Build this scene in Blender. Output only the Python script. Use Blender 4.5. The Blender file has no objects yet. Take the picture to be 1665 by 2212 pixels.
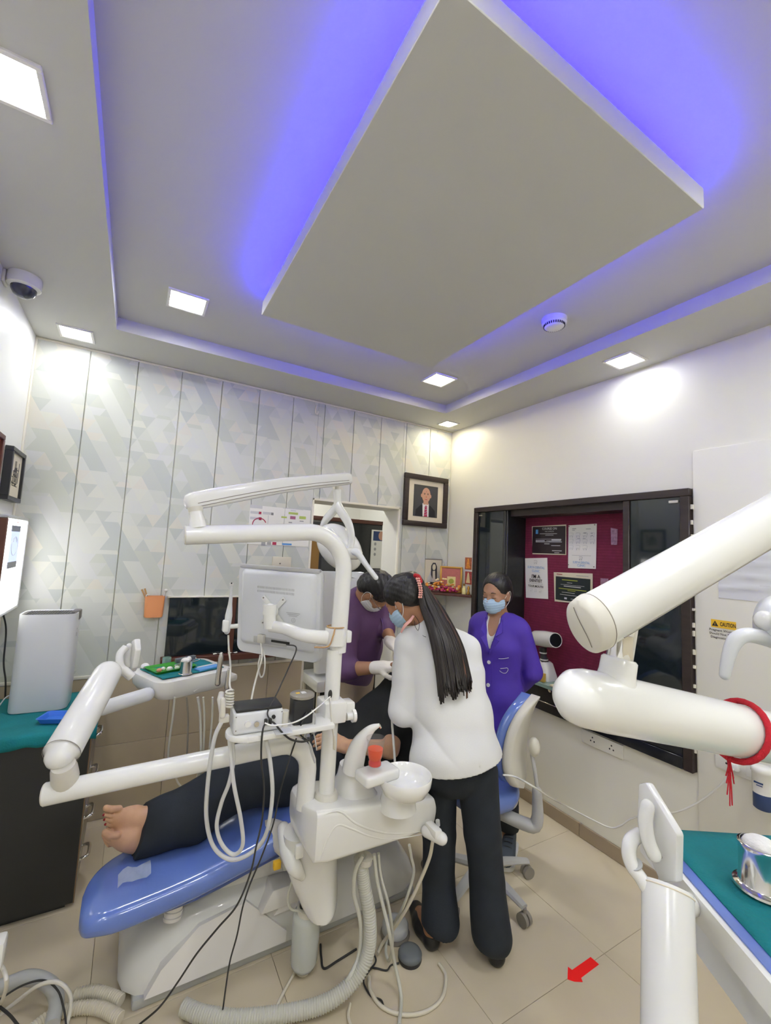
import bpy, bmesh, math, random
import numpy as np
from mathutils import Vector, Matrix
random.seed(7); np.random.seed(7)
SC = bpy.context.scene
COL = SC.collection
# ---------------------------------------------------------------- camera
CAM_H = 1.59
F_PX, CX, CY = 929.71, 832.5, 1106.0            # for the 1665 x 2212 frame
YAW, PITCH, ROLL = math.radians(29.912), math.radians(5.3263), math.radians(2.8737)
_f = np.array([math.sin(YAW), math.cos(YAW), 0.0]); _r = np.array([math.cos(YAW), -math.sin(YAW), 0.0]); _u = np.array([0, 0, 1.0])
FW = _f*math.cos(PITCH) + _u*math.sin(PITCH); _u2 = _u*math.cos(PITCH) - _f*math.sin(PITCH)
RT = _r*math.cos(ROLL) + _u2*math.sin(ROLL); UP = _u2*math.cos(ROLL) - _r*math.sin(ROLL)
EYE = np.array([0, 0, CAM_H])
cam_data = bpy.data.cameras.new('camera'); cam = bpy.data.objects.new('camera', cam_data); COL.objects.link(cam)
cam_data.sensor_fit = 'HORIZONTAL'; cam_data.sensor_width = 36.0; cam_data.lens = 36.0*F_PX/1665.0
cam_data.clip_start = 0.02; cam_data.clip_end = 60
mw = Matrix.Identity(4)
for i in range(3):
    mw[i][0], mw[i][1], mw[i][2], mw[i][3] = RT[i], UP[i], -FW[i], EYE[i]
cam.matrix_world = mw
SC.camera = cam
# ---------------------------------------------------------------- world, exposure
w = bpy.data.worlds.new('world'); SC.world = w; w.use_nodes = True
w.node_tree.nodes['Background'].inputs[0].default_value = (0.9, 0.95, 1.0, 1)
w.node_tree.nodes['Background'].inputs[1].default_value = 0.3
SC.view_settings.view_transform = 'Standard'; SC.view_settings.look = 'None'
SC.view_settings.exposure = 0.74; SC.view_settings.gamma = 1.0; SC.view_settings.use_curve_mapping = False
SC.cycles.max_bounces = 10; SC.cycles.diffuse_bounces = 6; SC.cycles.glossy_bounces = 4; SC.cycles.transmission_bounces = 8
SC.cycles.use_denoising = True; SC.cycles.caustics_reflective = False; SC.cycles.caustics_refractive = False
SC.cycles.sample_clamp_indirect = 6.0
PANEL_POWER = 62.0      # radiance of the square ceiling lamps
LED_POWER = 70.0        # radiance of the blue strip
# ---------------------------------------------------------------- reading points off the photograph (pixel + true distance)
def ray(x, y): return FW + RT*((x-CX)/F_PX) - UP*((y-CY)/F_PX)
def P(x, y, d): return EYE + ray(x, y)*d
def PX(x, y, X): v = ray(x, y); return EYE + v*(X/v[0])
def PY(x, y, Y): v = ray(x, y); return EYE + v*(Y/v[1])
def PZ(x, y, Z): v = ray(x, y); return EYE + v*((Z-CAM_H)/v[2])
def A(*v): return np.array(v, float)
def nrm(v): v = np.asarray(v, float); return v/max(1e-9, np.linalg.norm(v))
# ---------------------------------------------------------------- materials
M = {}
def mat(name, col, rough=0.5, metal=0.0, var=0.0, vscale=8.0, bump=0.0, bscale=60.0, spec=0.5, coat=0.0, trans=0.0, ior=1.45, emit=None, estr=0.0, sss=0.0, stretch=None, alpha=1.0):
    m = bpy.data.materials.new(name); m.use_nodes = True; nt = m.node_tree; N = nt.nodes; L = nt.links
    b = N['Principled BSDF']; I = b.inputs
    c = (*col, 1.0) if len(col) == 3 else col
    I['Base Color'].default_value = c; I['Roughness'].default_value = rough; I['Metallic'].default_value = metal
    I['Specular IOR Level'].default_value = spec; I['Coat Weight'].default_value = coat; I['Coat Roughness'].default_value = 0.06
    I['Transmission Weight'].default_value = trans; I['IOR'].default_value = ior; I['Alpha'].default_value = alpha
    if emit is not None:
        I['Emission Color'].default_value = (*emit, 1); I['Emission Strength'].default_value = estr
    if sss > 0:
        I['Subsurface Weight'].default_value = sss; I['Subsurface Radius'].default_value = (0.012, 0.005, 0.003)
    if var > 0 or bump > 0:
        tc = N.new('ShaderNodeTexCoord'); mp = N.new('ShaderNodeMapping'); L.new(tc.outputs['Object'], mp.inputs[0])
        if stretch: mp.inputs['Scale'].default_value = stretch
    if var > 0:
        n = N.new('ShaderNodeTexNoise'); n.inputs['Scale'].default_value = vscale; n.inputs['Detail'].default_value = 4
        L.new(mp.outputs[0], n.inputs['Vector'])
        r = N.new('ShaderNodeMapRange'); r.inputs[1].default_value = 0.3; r.inputs[2].default_value = 0.7
        r.inputs[3].default_value = 1-var; r.inputs[4].default_value = 1+var; L.new(n.outputs['Fac'], r.inputs[0])
        mx = N.new('ShaderNodeVectorMath'); mx.operation = 'SCALE'; mx.inputs[0].default_value = c[:3]
        L.new(r.outputs[0], mx.inputs['Scale']); L.new(mx.outputs[0], I['Base Color'])
    if bump > 0:
        n2 = N.new('ShaderNodeTexNoise'); n2.inputs['Scale'].default_value = bscale; n2.inputs['Detail'].default_value = 3
        L.new(mp.outputs[0], n2.inputs['Vector'])
        bp = N.new('ShaderNodeBump'); bp.inputs['Strength'].default_value = bump; bp.inputs['Distance'].default_value = 0.01
        L.new(n2.outputs['Fac'], bp.inputs['Height']); L.new(bp.outputs[0], I['Normal'])
    M[name] = m; return m
# ---------------------------------------------------------------- mesh builder
ORG = {}
def frame_z(d, hint=(0, 0, 1)):
    z = nrm(d); h = np.asarray(hint, float)
    if abs(z @ h) > 0.98: h = A(1, 0, 0)
    x = nrm(np.cross(h, z)); y = np.cross(z, x); return np.stack([x, y, z], 1)   # columns
def smooth_path(pts, n=8):
    p = np.asarray(pts, float)
    if len(p) < 3: return p
    q = np.vstack([2*p[0]-p[1], p, 2*p[-1]-p[-2]]); out = []
    for i in range(1, len(q)-2):
        for t in np.linspace(0, 1, n, endpoint=False):
            a, b, c, d = q[i-1], q[i], q[i+1], q[i+2]
            out.append(0.5*((2*b) + (c-a)*t + (2*a-5*b+4*c-d)*t*t + (3*b-a-3*c+d)*t**3))
    out.append(p[-1]); return np.array(out)
class B:
    def __init__(s): s.v = []; s.f = []
    def add(s, v, f):
        o = len(s.v); s.v.extend([tuple(map(float, x)) for x in v]); s.f.extend([tuple(i+o for i in g) for g in f]); return s
    def box(s, c, size, R=None, bev=0.0, seg=2):
        bm = bmesh.new(); bmesh.ops.create_cube(bm, size=1.0)
        for v in bm.verts: v.co = Vector((v.co[0]*size[0], v.co[1]*size[1], v.co[2]*size[2]))
        if bev > 0:
            bmesh.ops.bevel(bm, geom=bm.edges[:], offset=min(bev, 0.49*min(size)), segments=seg, affect='EDGES', profile=0.5)
        V = np.array([v.co[:] for v in bm.verts]); bm.verts.index_update(); F = [[v.index for v in f.verts] for f in bm.faces]; bm.free()
        if R is not None: V = V @ np.asarray(R).T
        return s.add(V + np.asarray(c), F)
    def bx(s, lo, hi, bev=0.0, seg=2):
        lo = np.asarray(lo, float); hi = np.asarray(hi, float); return s.box((lo+hi)/2, np.abs(hi-lo), None, bev, seg)
    def rings(s, R, cap0=True, cap1=True, closed=False):
        n = len(R[0]); V = np.vstack(R); F = []
        m = len(R)
        for i in range(m if closed else m-1):
            a = i*n; b = ((i+1) % m)*n
            for j in range(n):
                k = (j+1) % n; F.append((a+j, a+k, b+k, b+j))
        if not closed:
            if cap0: F.append(tuple(range(n-1, -1, -1)))
            if cap1: F.append(tuple((m-1)*n+j for j in range(n)))
        return s.add(V, F)
    def tube(s, pts, r, n=12, sm=0, cap=True, closed=False, flat=None, round_end=False):
        p = smooth_path(pts, sm) if sm else np.asarray(pts, float)
        m = len(p); rr = np.interp(np.linspace(0, 1, m), np.linspace(0, 1, len(r)), r) if hasattr(r, '__len__') else np.full(m, r)
        if round_end and not closed:
            t0 = nrm(p[0]-p[1]); t1 = nrm(p[-1]-p[-2]); a = np.array([0.98, 0.8, 0.45])
            p = np.vstack([[p[0]+t0*rr[0]*x for x in a], p, [p[-1]+t1*rr[-1]*x for x in a[::-1]]])
            rr = np.concatenate([[rr[0]*math.sqrt(1-x*x) for x in a], rr, [rr[-1]*math.sqrt(1-x*x) for x in a[::-1]]]); m = len(p)
        T = np.gradient(p, axis=0) if not closed else np.roll(p, -1, 0)-np.roll(p, 1, 0)
        up = frame_z(T[0]); x = up[:, 0]; R = []; ang = np.linspace(0, 2*math.pi, n, endpoint=False)
        for i in range(m):
            z = nrm(T[i]); x = nrm(x - z*(x @ z)); y = np.cross(z, x)
            fx, fy = (1, 1) if flat is None else flat
            R.append(p[i] + rr[i]*(np.cos(ang)[:, None]*x*fx + np.sin(ang)[:, None]*y*fy))
        return s.rings(R, cap, cap, closed)
    def cyl(s, a, b, ra, rb=None, n=24): return s.tube([a, b], [ra, ra if rb is None else rb], n)
    def lathe(s, prof, c=(0, 0, 0), R=None, n=32, cap0=True, cap1=True):
        ang = np.linspace(0, 2*math.pi, n, endpoint=False); Q = []
        for r, z in prof:
            q = np.stack([r*np.cos(ang), r*np.sin(ang), np.full(n, z)], 1)
            Q.append((q @ np.asarray(R).T if R is not None else q) + np.asarray(c))
        return s.rings(Q, cap0, cap1)
    def ell(s, c, r, R=None, n=16, m=10):
        th = np.linspace(0, math.pi, m+2)[1:-1]
        ang = np.linspace(0, 2*math.pi, n, endpoint=False); Q = []
        r = (r, r, r) if not hasattr(r, '__len__') else r
        for t in th[::-1]:
            q = np.stack([r[0]*math.sin(t)*np.cos(ang), r[1]*math.sin(t)*np.sin(ang), np.full(n, r[2]*math.cos(t))], 1)
            Q.append((q @ np.asarray(R).T if R is not None else q) + np.asarray(c))
        return s.rings(Q)
    def prism(s, poly, o, ex, ey, ez, d, bev=0.0):
        # polygon in the (ex,ey) plane through o, from -d/2 to d/2 along ez
        o, ex, ey, ez = [np.asarray(t, float) for t in (o, ex, ey, ez)]
        if (np.cross(ex, ey) @ ez) < 0: poly = poly[::-1]
        bm = bmesh.new(); a = [bm.verts.new((x, y, -d/2)) for x, y in poly]; b = [bm.verts.new((x, y, d/2)) for x, y in poly]; n = len(poly)
        bm.faces.new(a[::-1]); bm.faces.new(b)
        for i in range(n): bm.faces.new((a[i], a[(i+1) % n], b[(i+1) % n], b[i]))
        if bev > 0: bmesh.ops.bevel(bm, geom=bm.edges[:], offset=bev, segments=2, affect='EDGES', profile=0.5)
        V = np.array([v.co[:] for v in bm.verts]); bm.verts.index_update(); F = [[v.index for v in f.verts] for f in bm.faces]; bm.free()
        if (np.cross(ex, ey) @ ez) < 0: F = [f[::-1] for f in F]
        return s.add(o + V[:, :1]*ex + V[:, 1:2]*ey + V[:, 2:]*ez, F)
    def poly(s, pts): return s.add(pts, [tuple(range(len(pts)))])
    def sheet(s, G):
        G = np.asarray(G, float); a, b = G.shape[:2]
        return s.add(G.reshape(-1, 3), [(i*b+j, i*b+j+1, (i+1)*b+j+1, (i+1)*b+j) for i in range(a-1) for j in range(b-1)])
    def mesh(s, name, m, org=(0, 0, 0), ang=40):
        me = bpy.data.meshes.new(name); V = np.array(s.v) - np.asarray(org); me.from_pydata(V.tolist(), [], s.f); me.update()
        if m is not None: me.materials.append(M[m])
        if ang:
            me.shade_smooth(); me.set_sharp_from_angle(angle=math.radians(ang))
        return me
    def part(s, name, m, parent, ang=40, label=None, kind=None):
        root = parent
        while root.parent is not None: root = root.parent
        me = s.mesh(name, m, ORG.get(root.name, (0, 0, 0)), ang); o = bpy.data.objects.new(name, me); COL.objects.link(o); o.parent = parent
        if label: o['label'] = label
        if kind: o['kind'] = kind
        return o
    def thing(s, name, m, label, cat, group=None, ang=40, kind=None):
        V = np.array(s.v); lo, hi = V.min(0), V.max(0); org = A((lo[0]+hi[0])/2, (lo[1]+hi[1])/2, lo[2])
        me = s.mesh(name, m, org, ang); o = bpy.data.objects.new(name, me); COL.objects.link(o); o.location = org; ORG[o.name] = org
        o['label'] = label; o['category'] = cat
        if group: o['group'] = group
        if kind: o['kind'] = kind
        return o
    def struct(s, name, m, ang=40):
        me = s.mesh(name, m, (0, 0, 0), ang); o = bpy.data.objects.new(name, me); COL.objects.link(o); o['kind'] = 'structure'; return o
def thing(name, label, cat, loc, group=None):
    o = bpy.data.objects.new(name, None); COL.objects.link(o); o.location = tuple(map(float, loc)); ORG[o.name] = np.asarray(loc, float)
    o.empty_display_size = 0.1; o['label'] = label; o['category'] = cat
    if group: o['group'] = group
    return o
def snapper(S):
    from mathutils.bvhtree import BVHTree
    t = BVHTree.FromPolygons([tuple(v) for v in S.V], [tuple(f) for f in S.F])
    def f(o, d, off=0.0):
        d = nrm(d); h = t.ray_cast(Vector(np.asarray(o, float)-d*0.4), Vector(d))
        return (np.array(h[0])-d*off) if h[0] is not None else np.asarray(o, float)
    return f
def text(s, c, ex, ey, h, m, parent, name='lettering', depth=0.0006, maxw=None, bold=0.0):
    cu = bpy.data.curves.new(name, 'FONT'); cu.body = s; cu.align_x = 'CENTER'; cu.align_y = 'CENTER'; cu.size = 1.0; cu.extrude = 0.0; cu.resolution_u = 2; cu.offset = bold
    o = bpy.data.objects.new(name, cu); COL.objects.link(o); bpy.context.view_layer.update()
    me = bpy.data.meshes.new_from_object(o.evaluated_get(bpy.context.evaluated_depsgraph_get())); bpy.data.objects.remove(o)
    V = np.array([v.co[:] for v in me.vertices]); F = [tuple(p.vertices) for p in me.polygons]; bpy.data.meshes.remove(me)
    k = h/0.72; wd = (V[:, 0].max()-V[:, 0].min())*k; kx = k*min(1.0, maxw/wd) if maxw else k
    ex, ey = nrm(ex), nrm(ey); ez = np.cross(ex, ey)
    b = B(); b.add(np.asarray(c) + V[:, :1]*kx*ex + V[:, 1:2]*k*ey + ez*depth, F)
    return b.part(name, m, parent, ang=0)
# ================================================================ palette
mat('plastic', (0.735, 0.735, 0.705), 0.22, spec=0.5, coat=0.25, var=0.02, vscale=3)
mat('plastic_cool', (0.66, 0.675, 0.69), 0.3, coat=0.2)
mat('plastic_warm', (0.62, 0.60, 0.53), 0.35, var=0.05, vscale=10)
mat('plastic_grey', (0.42, 0.43, 0.42), 0.35)
mat('hose_grey', (0.52, 0.52, 0.46), 0.45)
mat('hose_beige', (0.62, 0.58, 0.47), 0.45)
mat('seam', (0.22, 0.2, 0.17), 0.6)
mat('dark_hole', (0.02, 0.02, 0.02), 0.6)
mat('black_plastic', (0.02, 0.021, 0.024), 0.35)
mat('black_gloss', (0.012, 0.013, 0.016), 0.12, coat=0.4)
mat('black_rubber', (0.03, 0.03, 0.03), 0.6)
mat('grey_pedal', (0.12, 0.135, 0.145), 0.5)
mat('grey_lid', (0.27, 0.25, 0.21), 0.3)
mat('chrome', (0.75, 0.74, 0.72), 0.12, metal=1.0)
mat('brushed', (0.62, 0.6, 0.58), 0.25, metal=1.0)
mat('porcelain', (0.83, 0.83, 0.80), 0.08, coat=0.6)
mat('blue_vinyl', (0.115, 0.19, 0.52), 0.2, coat=0.5, var=0.06, vscale=4, bump=0.05, bscale=90)
mat('blue_seam', (0.06, 0.1, 0.3), 0.3)
mat('base_grey', (0.66, 0.66, 0.63), 0.35, coat=0.2, var=0.03, vscale=4)
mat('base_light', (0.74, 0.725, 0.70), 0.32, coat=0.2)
mat('frame_wood', (0.032, 0.022, 0.019), 0.4, var=0.25, vscale=6, stretch=(1, 1, 8))
mat('frame_paint', (0.62, 0.60, 0.55), 0.6)
mat('board', (0.20, 0.018, 0.055), 0.75, bump=0.35, bscale=70, var=0.12, vscale=30)
mat('board_rib', (0.155, 0.014, 0.042), 0.8)
mat('tinted_glass', (0.010, 0.016, 0.020), 0.05, spec=0.7, coat=0.2)
mat('laminate', (0.017, 0.018, 0.018), 0.3, coat=0.15, var=0.15, vscale=40)
mat('cabinet_dark', (0.024, 0.025, 0.024), 0.45, bump=0.05, bscale=200)
mat('cabinet_edge', (0.20, 0.12, 0.06), 0.4)
mat('cabinet_face', (0.21, 0.185, 0.15), 0.35, var=0.05)
mat('teal_cloth', (0.004, 0.185, 0.205), 0.85, var=0.1, vscale=12, bump=0.25, bscale=180)
mat('blue_tray', (0.045, 0.19, 0.72), 0.35)
mat('green_tray', (0.04, 0.30, 0.03), 0.35)
mat('paper', (0.80, 0.79, 0.75), 0.7)
mat('paper_grey', (0.62, 0.63, 0.65), 0.7)
mat('paper_cream', (0.72, 0.66, 0.50), 0.7)
mat('ink_black', (0.02, 0.018, 0.02), 0.6)
mat('ink_blue', (0.10, 0.30, 0.62), 0.6)
mat('ink_grey', (0.35, 0.35, 0.36), 0.6)
mat('ink_light', (0.58, 0.58, 0.59), 0.6)
mat('ink_white', (0.75, 0.75, 0.75), 0.6)
mat('ink_red', (0.42, 0.03, 0.08), 0.6)
mat('ink_mauve', (0.36, 0.12, 0.20), 0.6)
mat('ink_green', (0.42, 0.52, 0.13), 0.6)
mat('ink_olive', (0.35, 0.38, 0.06), 0.6)
mat('poster_black', (0.022, 0.012, 0.016), 0.35)
mat('poster_green', (0.012, 0.020, 0.022), 0.35)
mat('poster_pink', (0.38, 0.22, 0.32), 0.55, var=0.35, vscale=60)
mat('yellow', (0.78, 0.47, 0.03), 0.5)
mat('red', (0.92, 0.008, 0.008), 0.5)
mat('red_thread', (0.50, 0.012, 0.025), 0.85, bump=0.5, bscale=250, stretch=(6, 1, 1))
mat('red_gloss', (0.42, 0.01, 0.02), 0.3)
mat('orange', (0.80, 0.33, 0.13), 0.4)
mat('bamboo', (0.45, 0.27, 0.11), 0.5)
mat('cotton', (0.85, 0.84, 0.82), 0.95, bump=0.6, bscale=120)
mat('gauze_pink', (0.70, 0.30, 0.20), 0.9)
mat('red_liquid', (0.72, 0.008, 0.004), 0.08)
mat('orange_liquid', (0.90, 0.075, 0.004), 0.08, alpha=0.93)
mat('clear', (0.35, 0.36, 0.36), 0.04, alpha=0.10)
mat('clear_frost', (0.70, 0.74, 0.71), 0.15, alpha=0.55)
mat('film', (0.62, 0.70, 0.80), 0.12, alpha=0.4)
mat('gold', (0.55, 0.30, 0.06), 0.35, metal=0.6)
mat('gold_dark', (0.25, 0.13, 0.03), 0.5)
mat('salmon', (0.50, 0.16, 0.13), 0.5, var=0.1, vscale=30)
mat('pale_gold', (0.75, 0.66, 0.30), 0.5)
mat('flower_pink', (0.42, 0.03, 0.12), 0.7, var=0.3, vscale=70)
mat('flower_orange', (0.75, 0.30, 0.05), 0.7, var=0.3, vscale=70)
mat('flower_cream', (0.75, 0.62, 0.35), 0.7)
mat('card_orange', (0.42, 0.12, 0.05), 0.5, var=0.4, vscale=70)
mat('card_red', (0.38, 0.06, 0.05), 0.5, var=0.4, vscale=60)
mat('picture_grey', (0.30, 0.27, 0.24), 0.4)
mat('picture_mount', (0.70, 0.64, 0.50), 0.7)
mat('picture_back', (0.055, 0.055, 0.06), 0.5)
mat('socket_cream', (0.66, 0.62, 0.50), 0.4)
mat('socket_white', (0.70, 0.69, 0.64), 0.35)
mat('navy_ink', (0.03, 0.06, 0.17), 0.5)
mat('cream_wall', (0.66, 0.645, 0.575), 0.5)
mat('brown_wood', (0.10, 0.035, 0.022), 0.45)
mat('lamp_glow', (1, 1, 1), 0.5, emit=(0.97, 0.985, 1.0), estr=PANEL_POWER)
mat('lamp_soft', (1, 1, 1), 0.5, emit=(0.97, 0.985, 1.0), estr=PANEL_POWER*0.4)
mat('lamp_strong', (1, 1, 1), 0.5, emit=(0.97, 0.985, 1.0), estr=PANEL_POWER*1.55)
mat('lamp_warm', (1, 1, 1), 0.5, emit=(1.0, 0.90, 0.66), estr=PANEL_POWER*0.75)
mat('led_blue', (0.1, 0.05, 0.6), 0.5, emit=(0.008, 0.003, 1.0), estr=LED_POWER)
mat('lightbox_glow', (1, 1, 1), 0.5, emit=(1.0, 0.99, 0.97), estr=2.2)
mat('lamp_rim', (0.78, 0.77, 0.74), 0.4)
mat('xray_film', (0.30, 0.36, 0.55), 0.3, emit=(0.42, 0.5, 0.75), estr=0.7)
mat('xray_dark', (0.08, 0.09, 0.14), 0.3)
mat('camera_dome', (0.02, 0.025, 0.05), 0.06, coat=0.5)
mat('caster', (0.24, 0.22, 0.19), 0.4)
mat('stool_grey', (0.45, 0.45, 0.44), 0.35)
mat('stool_shell', (0.60, 0.58, 0.51), 0.35)
mat('wall_paint', (0.755, 0.74, 0.65), 0.42, var=0.015, vscale=2, bump=0.02, bscale=30)
mat('wall_left_paint', (0.83, 0.83, 0.80), 0.4, var=0.015, vscale=2)
mat('ceiling_paint', (0.53, 0.53, 0.505), 0.6)
mat('trim_paint', (0.74, 0.71, 0.60), 0.4)
mat('grout', (0.40, 0.35, 0.265), 0.8)
mat('skirting', (0.33, 0.26, 0.18), 0.3, var=0.06, vscale=5, coat=0.2)
mat('grille', (0.16, 0.15, 0.14), 0.5)
mat('glass_green', (0.25, 0.38, 0.33), 0.08, coat=0.3)
mat('amber', (0.55, 0.36, 0.08), 0.3)
mat('door_grey', (0.30, 0.30, 0.28), 0.4)

def node_mat(name):
    m = bpy.data.materials.new(name); m.use_nodes = True; M[name] = m; return m, m.node_tree.nodes, m.node_tree.links
def mth(N, L, op, a, b=None, c=None):
    n = N.new('ShaderNodeMath'); n.operation = op
    for i, x in enumerate((a, b, c)):
        if x is None: continue
        if isinstance(x, (int, float)): n.inputs[i].default_value = x
        else: L.new(x, n.inputs[i])
    return n.outputs[0]
# --- printed PVC panel: a lattice of pale triangles and slanting strips
def panel_print():
    m, N, L = node_mat('panel_print'); b = N['Principled BSDF']; b.inputs['Roughness'].default_value = 0.5
    tc = N.new('ShaderNodeTexCoord'); sp = N.new('ShaderNodeSeparateXYZ'); L.new(tc.outputs['Object'], sp.inputs[0])
    x, z = sp.outputs[0], sp.outputs[2]
    H = 0.076
    v = mth(N, L, 'DIVIDE', z, H); u = mth(N, L, 'ADD', mth(N, L, 'DIVIDE', x, H*1.15), mth(N, L, 'MULTIPLY', v, 0.5))
    fu, fv = mth(N, L, 'FLOOR', u), mth(N, L, 'FLOOR', v)
    tri = mth(N, L, 'GREATER_THAN', mth(N, L, 'FRACT', u), mth(N, L, 'FRACT', v))
    def white(a, bb, k):
        cb = N.new('ShaderNodeCombineXYZ'); L.new(a, cb.inputs[0]); L.new(bb, cb.inputs[1]); cb.inputs[2].default_value = k
        wn = N.new('ShaderNodeTexWhiteNoise'); wn.noise_dimensions = '3D'; L.new(cb.outputs[0], wn.inputs['Vector']); return wn.outputs['Value']
    # long strips: cells along the slant joined in runs of three
    run = mth(N, L, 'FLOOR', mth(N, L, 'ADD', mth(N, L, 'DIVIDE', v, 3.0), white(fu, mth(N, L, 'MULTIPLY', fu, 0.0), 3.0)))
    strip = white(fu, run, 1.0)
    cell = white(fu, fv, 5.0); cell2 = white(fu, fv, 9.0)
    cel = N.new('ShaderNodeMix'); L.new(tri, cel.inputs[0]); L.new(cell, cel.inputs[2]); L.new(cell2, cel.inputs[3])
    pick = mth(N, L, 'GREATER_THAN', white(fu, run, 13.0), 0.55)
    mx = N.new('ShaderNodeMix'); L.new(pick, mx.inputs[0]); L.new(cel.outputs[0], mx.inputs[2]); L.new(strip, mx.inputs[3])
    cr = N.new('ShaderNodeValToRGB'); cr.color_ramp.interpolation = 'CONSTANT'; e = cr.color_ramp.elements
    pal = [(0.0, (0.570, 0.587, 0.531)), (0.18, (0.622, 0.635, 0.572)), (0.38, (0.475, 0.506, 0.464)), (0.5, (0.655, 0.654, 0.562)),
           (0.62, (0.518, 0.544, 0.459)), (0.74, (0.608, 0.616, 0.594)), (0.85, (0.665, 0.626, 0.526)), (0.93, (0.437, 0.477, 0.450))]
    e[0].position = 0; e[0].color = (*pal[0][1], 1); e[1].position = pal[1][0]; e[1].color = (*pal[1][1], 1)
    for p, c in pal[2:]: q = e.new(p); q.color = (*c, 1)
    L.new(mx.outputs[0], cr.inputs[0])
    fl = N.new('ShaderNodeMix'); fl.data_type = 'RGBA'; fl.inputs[0].default_value = 0.36; L.new(cr.outputs[0], fl.inputs[6]); fl.inputs[7].default_value = (0.605, 0.615, 0.55, 1)
    L.new(fl.outputs[2], b.inputs['Base Color'])
panel_print()
def tile_mat(name, c1, c2, rough, sc, coat=0.15):
    m, N, L = node_mat(name); b = N['Principled BSDF']; b.inputs['Roughness'].default_value = rough; b.inputs['Coat Weight'].default_value = coat; b.inputs['Coat Roughness'].default_value = 0.05
    tc = N.new('ShaderNodeTexCoord'); oi = N.new('ShaderNodeObjectInfo')
    ad = N.new('ShaderNodeVectorMath'); ad.operation = 'ADD'; L.new(tc.outputs['Object'], ad.inputs[0])
    sc_ = N.new('ShaderNodeVectorMath'); sc_.operation = 'SCALE'; sc_.inputs[0].default_value = (7.3, 3.1, 1.7); L.new(oi.outputs['Random'], sc_.inputs['Scale']); L.new(sc_.outputs[0], ad.inputs[1])
    n = N.new('ShaderNodeTexNoise'); n.inputs['Scale'].default_value = sc; n.inputs['Detail'].default_value = 5; n.inputs['Distortion'].default_value = 1.2; L.new(ad.outputs[0], n.inputs['Vector'])
    r = N.new('ShaderNodeValToRGB'); r.color_ramp.elements[0].position = 0.3; r.color_ramp.elements[0].color = (*c1, 1); r.color_ramp.elements[1].position = 0.7; r.color_ramp.elements[1].color = (*c2, 1)
    L.new(n.outputs['Fac'], r.inputs[0]); L.new(r.outputs[0], b.inputs['Base Color'])
tile_mat('floor_tile', (0.56, 0.485, 0.35), (0.61, 0.535, 0.40), 0.17, 1.6)
tile_mat('wainscot_tile', (0.44, 0.37, 0.25), (0.49, 0.42, 0.295), 0.3, 2.0)
# ================================================================ room shell
XL, XR, YB, YN, ZC, ZT = -0.583, 2.394, 3.027, -1.70, 2.70, 2.768
TX0, TX1, TY0, TY1 = -0.186, 2.023, -0.15, 2.648
floor = B().bx((XL-0.2, YN-0.2, -0.12), (XR+0.4, 5.6, -0.009)).struct('floor', 'grout', 0)
gx = [XL-0.02] + [1.2087+0.602*k for k in range(-2, 2)] + [XR+0.02]
gy = [YN-0.02] + [1.172+0.594*k for k in range(-4, 4)] + [YB+0.24]
for i in range(len(gx)-1):
    for j in range(len(gy)-1):
        x0, x1, y0, y1 = gx[i]+0.0008, gx[i+1]-0.0008, gy[j]+0.0008, gy[j+1]-0.0008
        c = A((x0+x1)/2, (y0+y1)/2, 0)
        b = B(); b.bx((x0, y0, -0.010), (x1, y1, 0.0), 0.0008, 1)
        o = b.part('tile', 'floor_tile', floor, 0)
for i in range(6):
    B().bx((XL-0.15+0.6*i, YB+0.2425, -0.010), (XL+0.448+0.6*i, 5.5, 0.0), 0.0012, 1).part('tile', 'floor_tile', floor, 0)
# panelled far wall with the doorway
DX0, DX1, DZ = 1.123, 1.866, 1.95
wb = B()
wb.bx((XL-0.2, YB+0.006, 0), (DX0, YB+0.25, 3.0)); wb.bx((DX1, YB+0.006, 0), (XR+0.4, YB+0.25, 3.0)); wb.bx((DX0, YB+0.006, DZ), (DX1, YB+0.25, 3.0))
wall_back = wb.struct('wall_back', 'cream_wall', 0)
WZ = 0.80
px_ = [XL+0.002, -0.324, -0.077, 0.170, 0.418, 0.668, 0.915, 1.163, 1.411, 1.659, 1.906, 2.153, XR-0.001]
for i in range(len(px_)-1):
    x0, x1 = px_[i]+0.0018, px_[i+1]-0.0018
    segs = []
    if x1 <= DX0 or x0 >= DX1: segs = [(x0, x1, WZ, ZC-0.002)]
    else:
        if x0 < DX0: segs.append((x0, DX0-0.012, WZ, ZC-0.002))
        if x1 > DX1: segs.append((DX1+0.012, x1, WZ, ZC-0.002))
        segs.append((max(x0, DX0-0.012), min(x1, DX1+0.012), DZ+0.012, ZC-0.002))
    for a, c, z0, z1 in segs: B().bx((a, YB-0.006, z0), (c, YB+0.0075, z1), 0.0025, 1).part('panel', 'panel_print', wall_back, 0)
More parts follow.
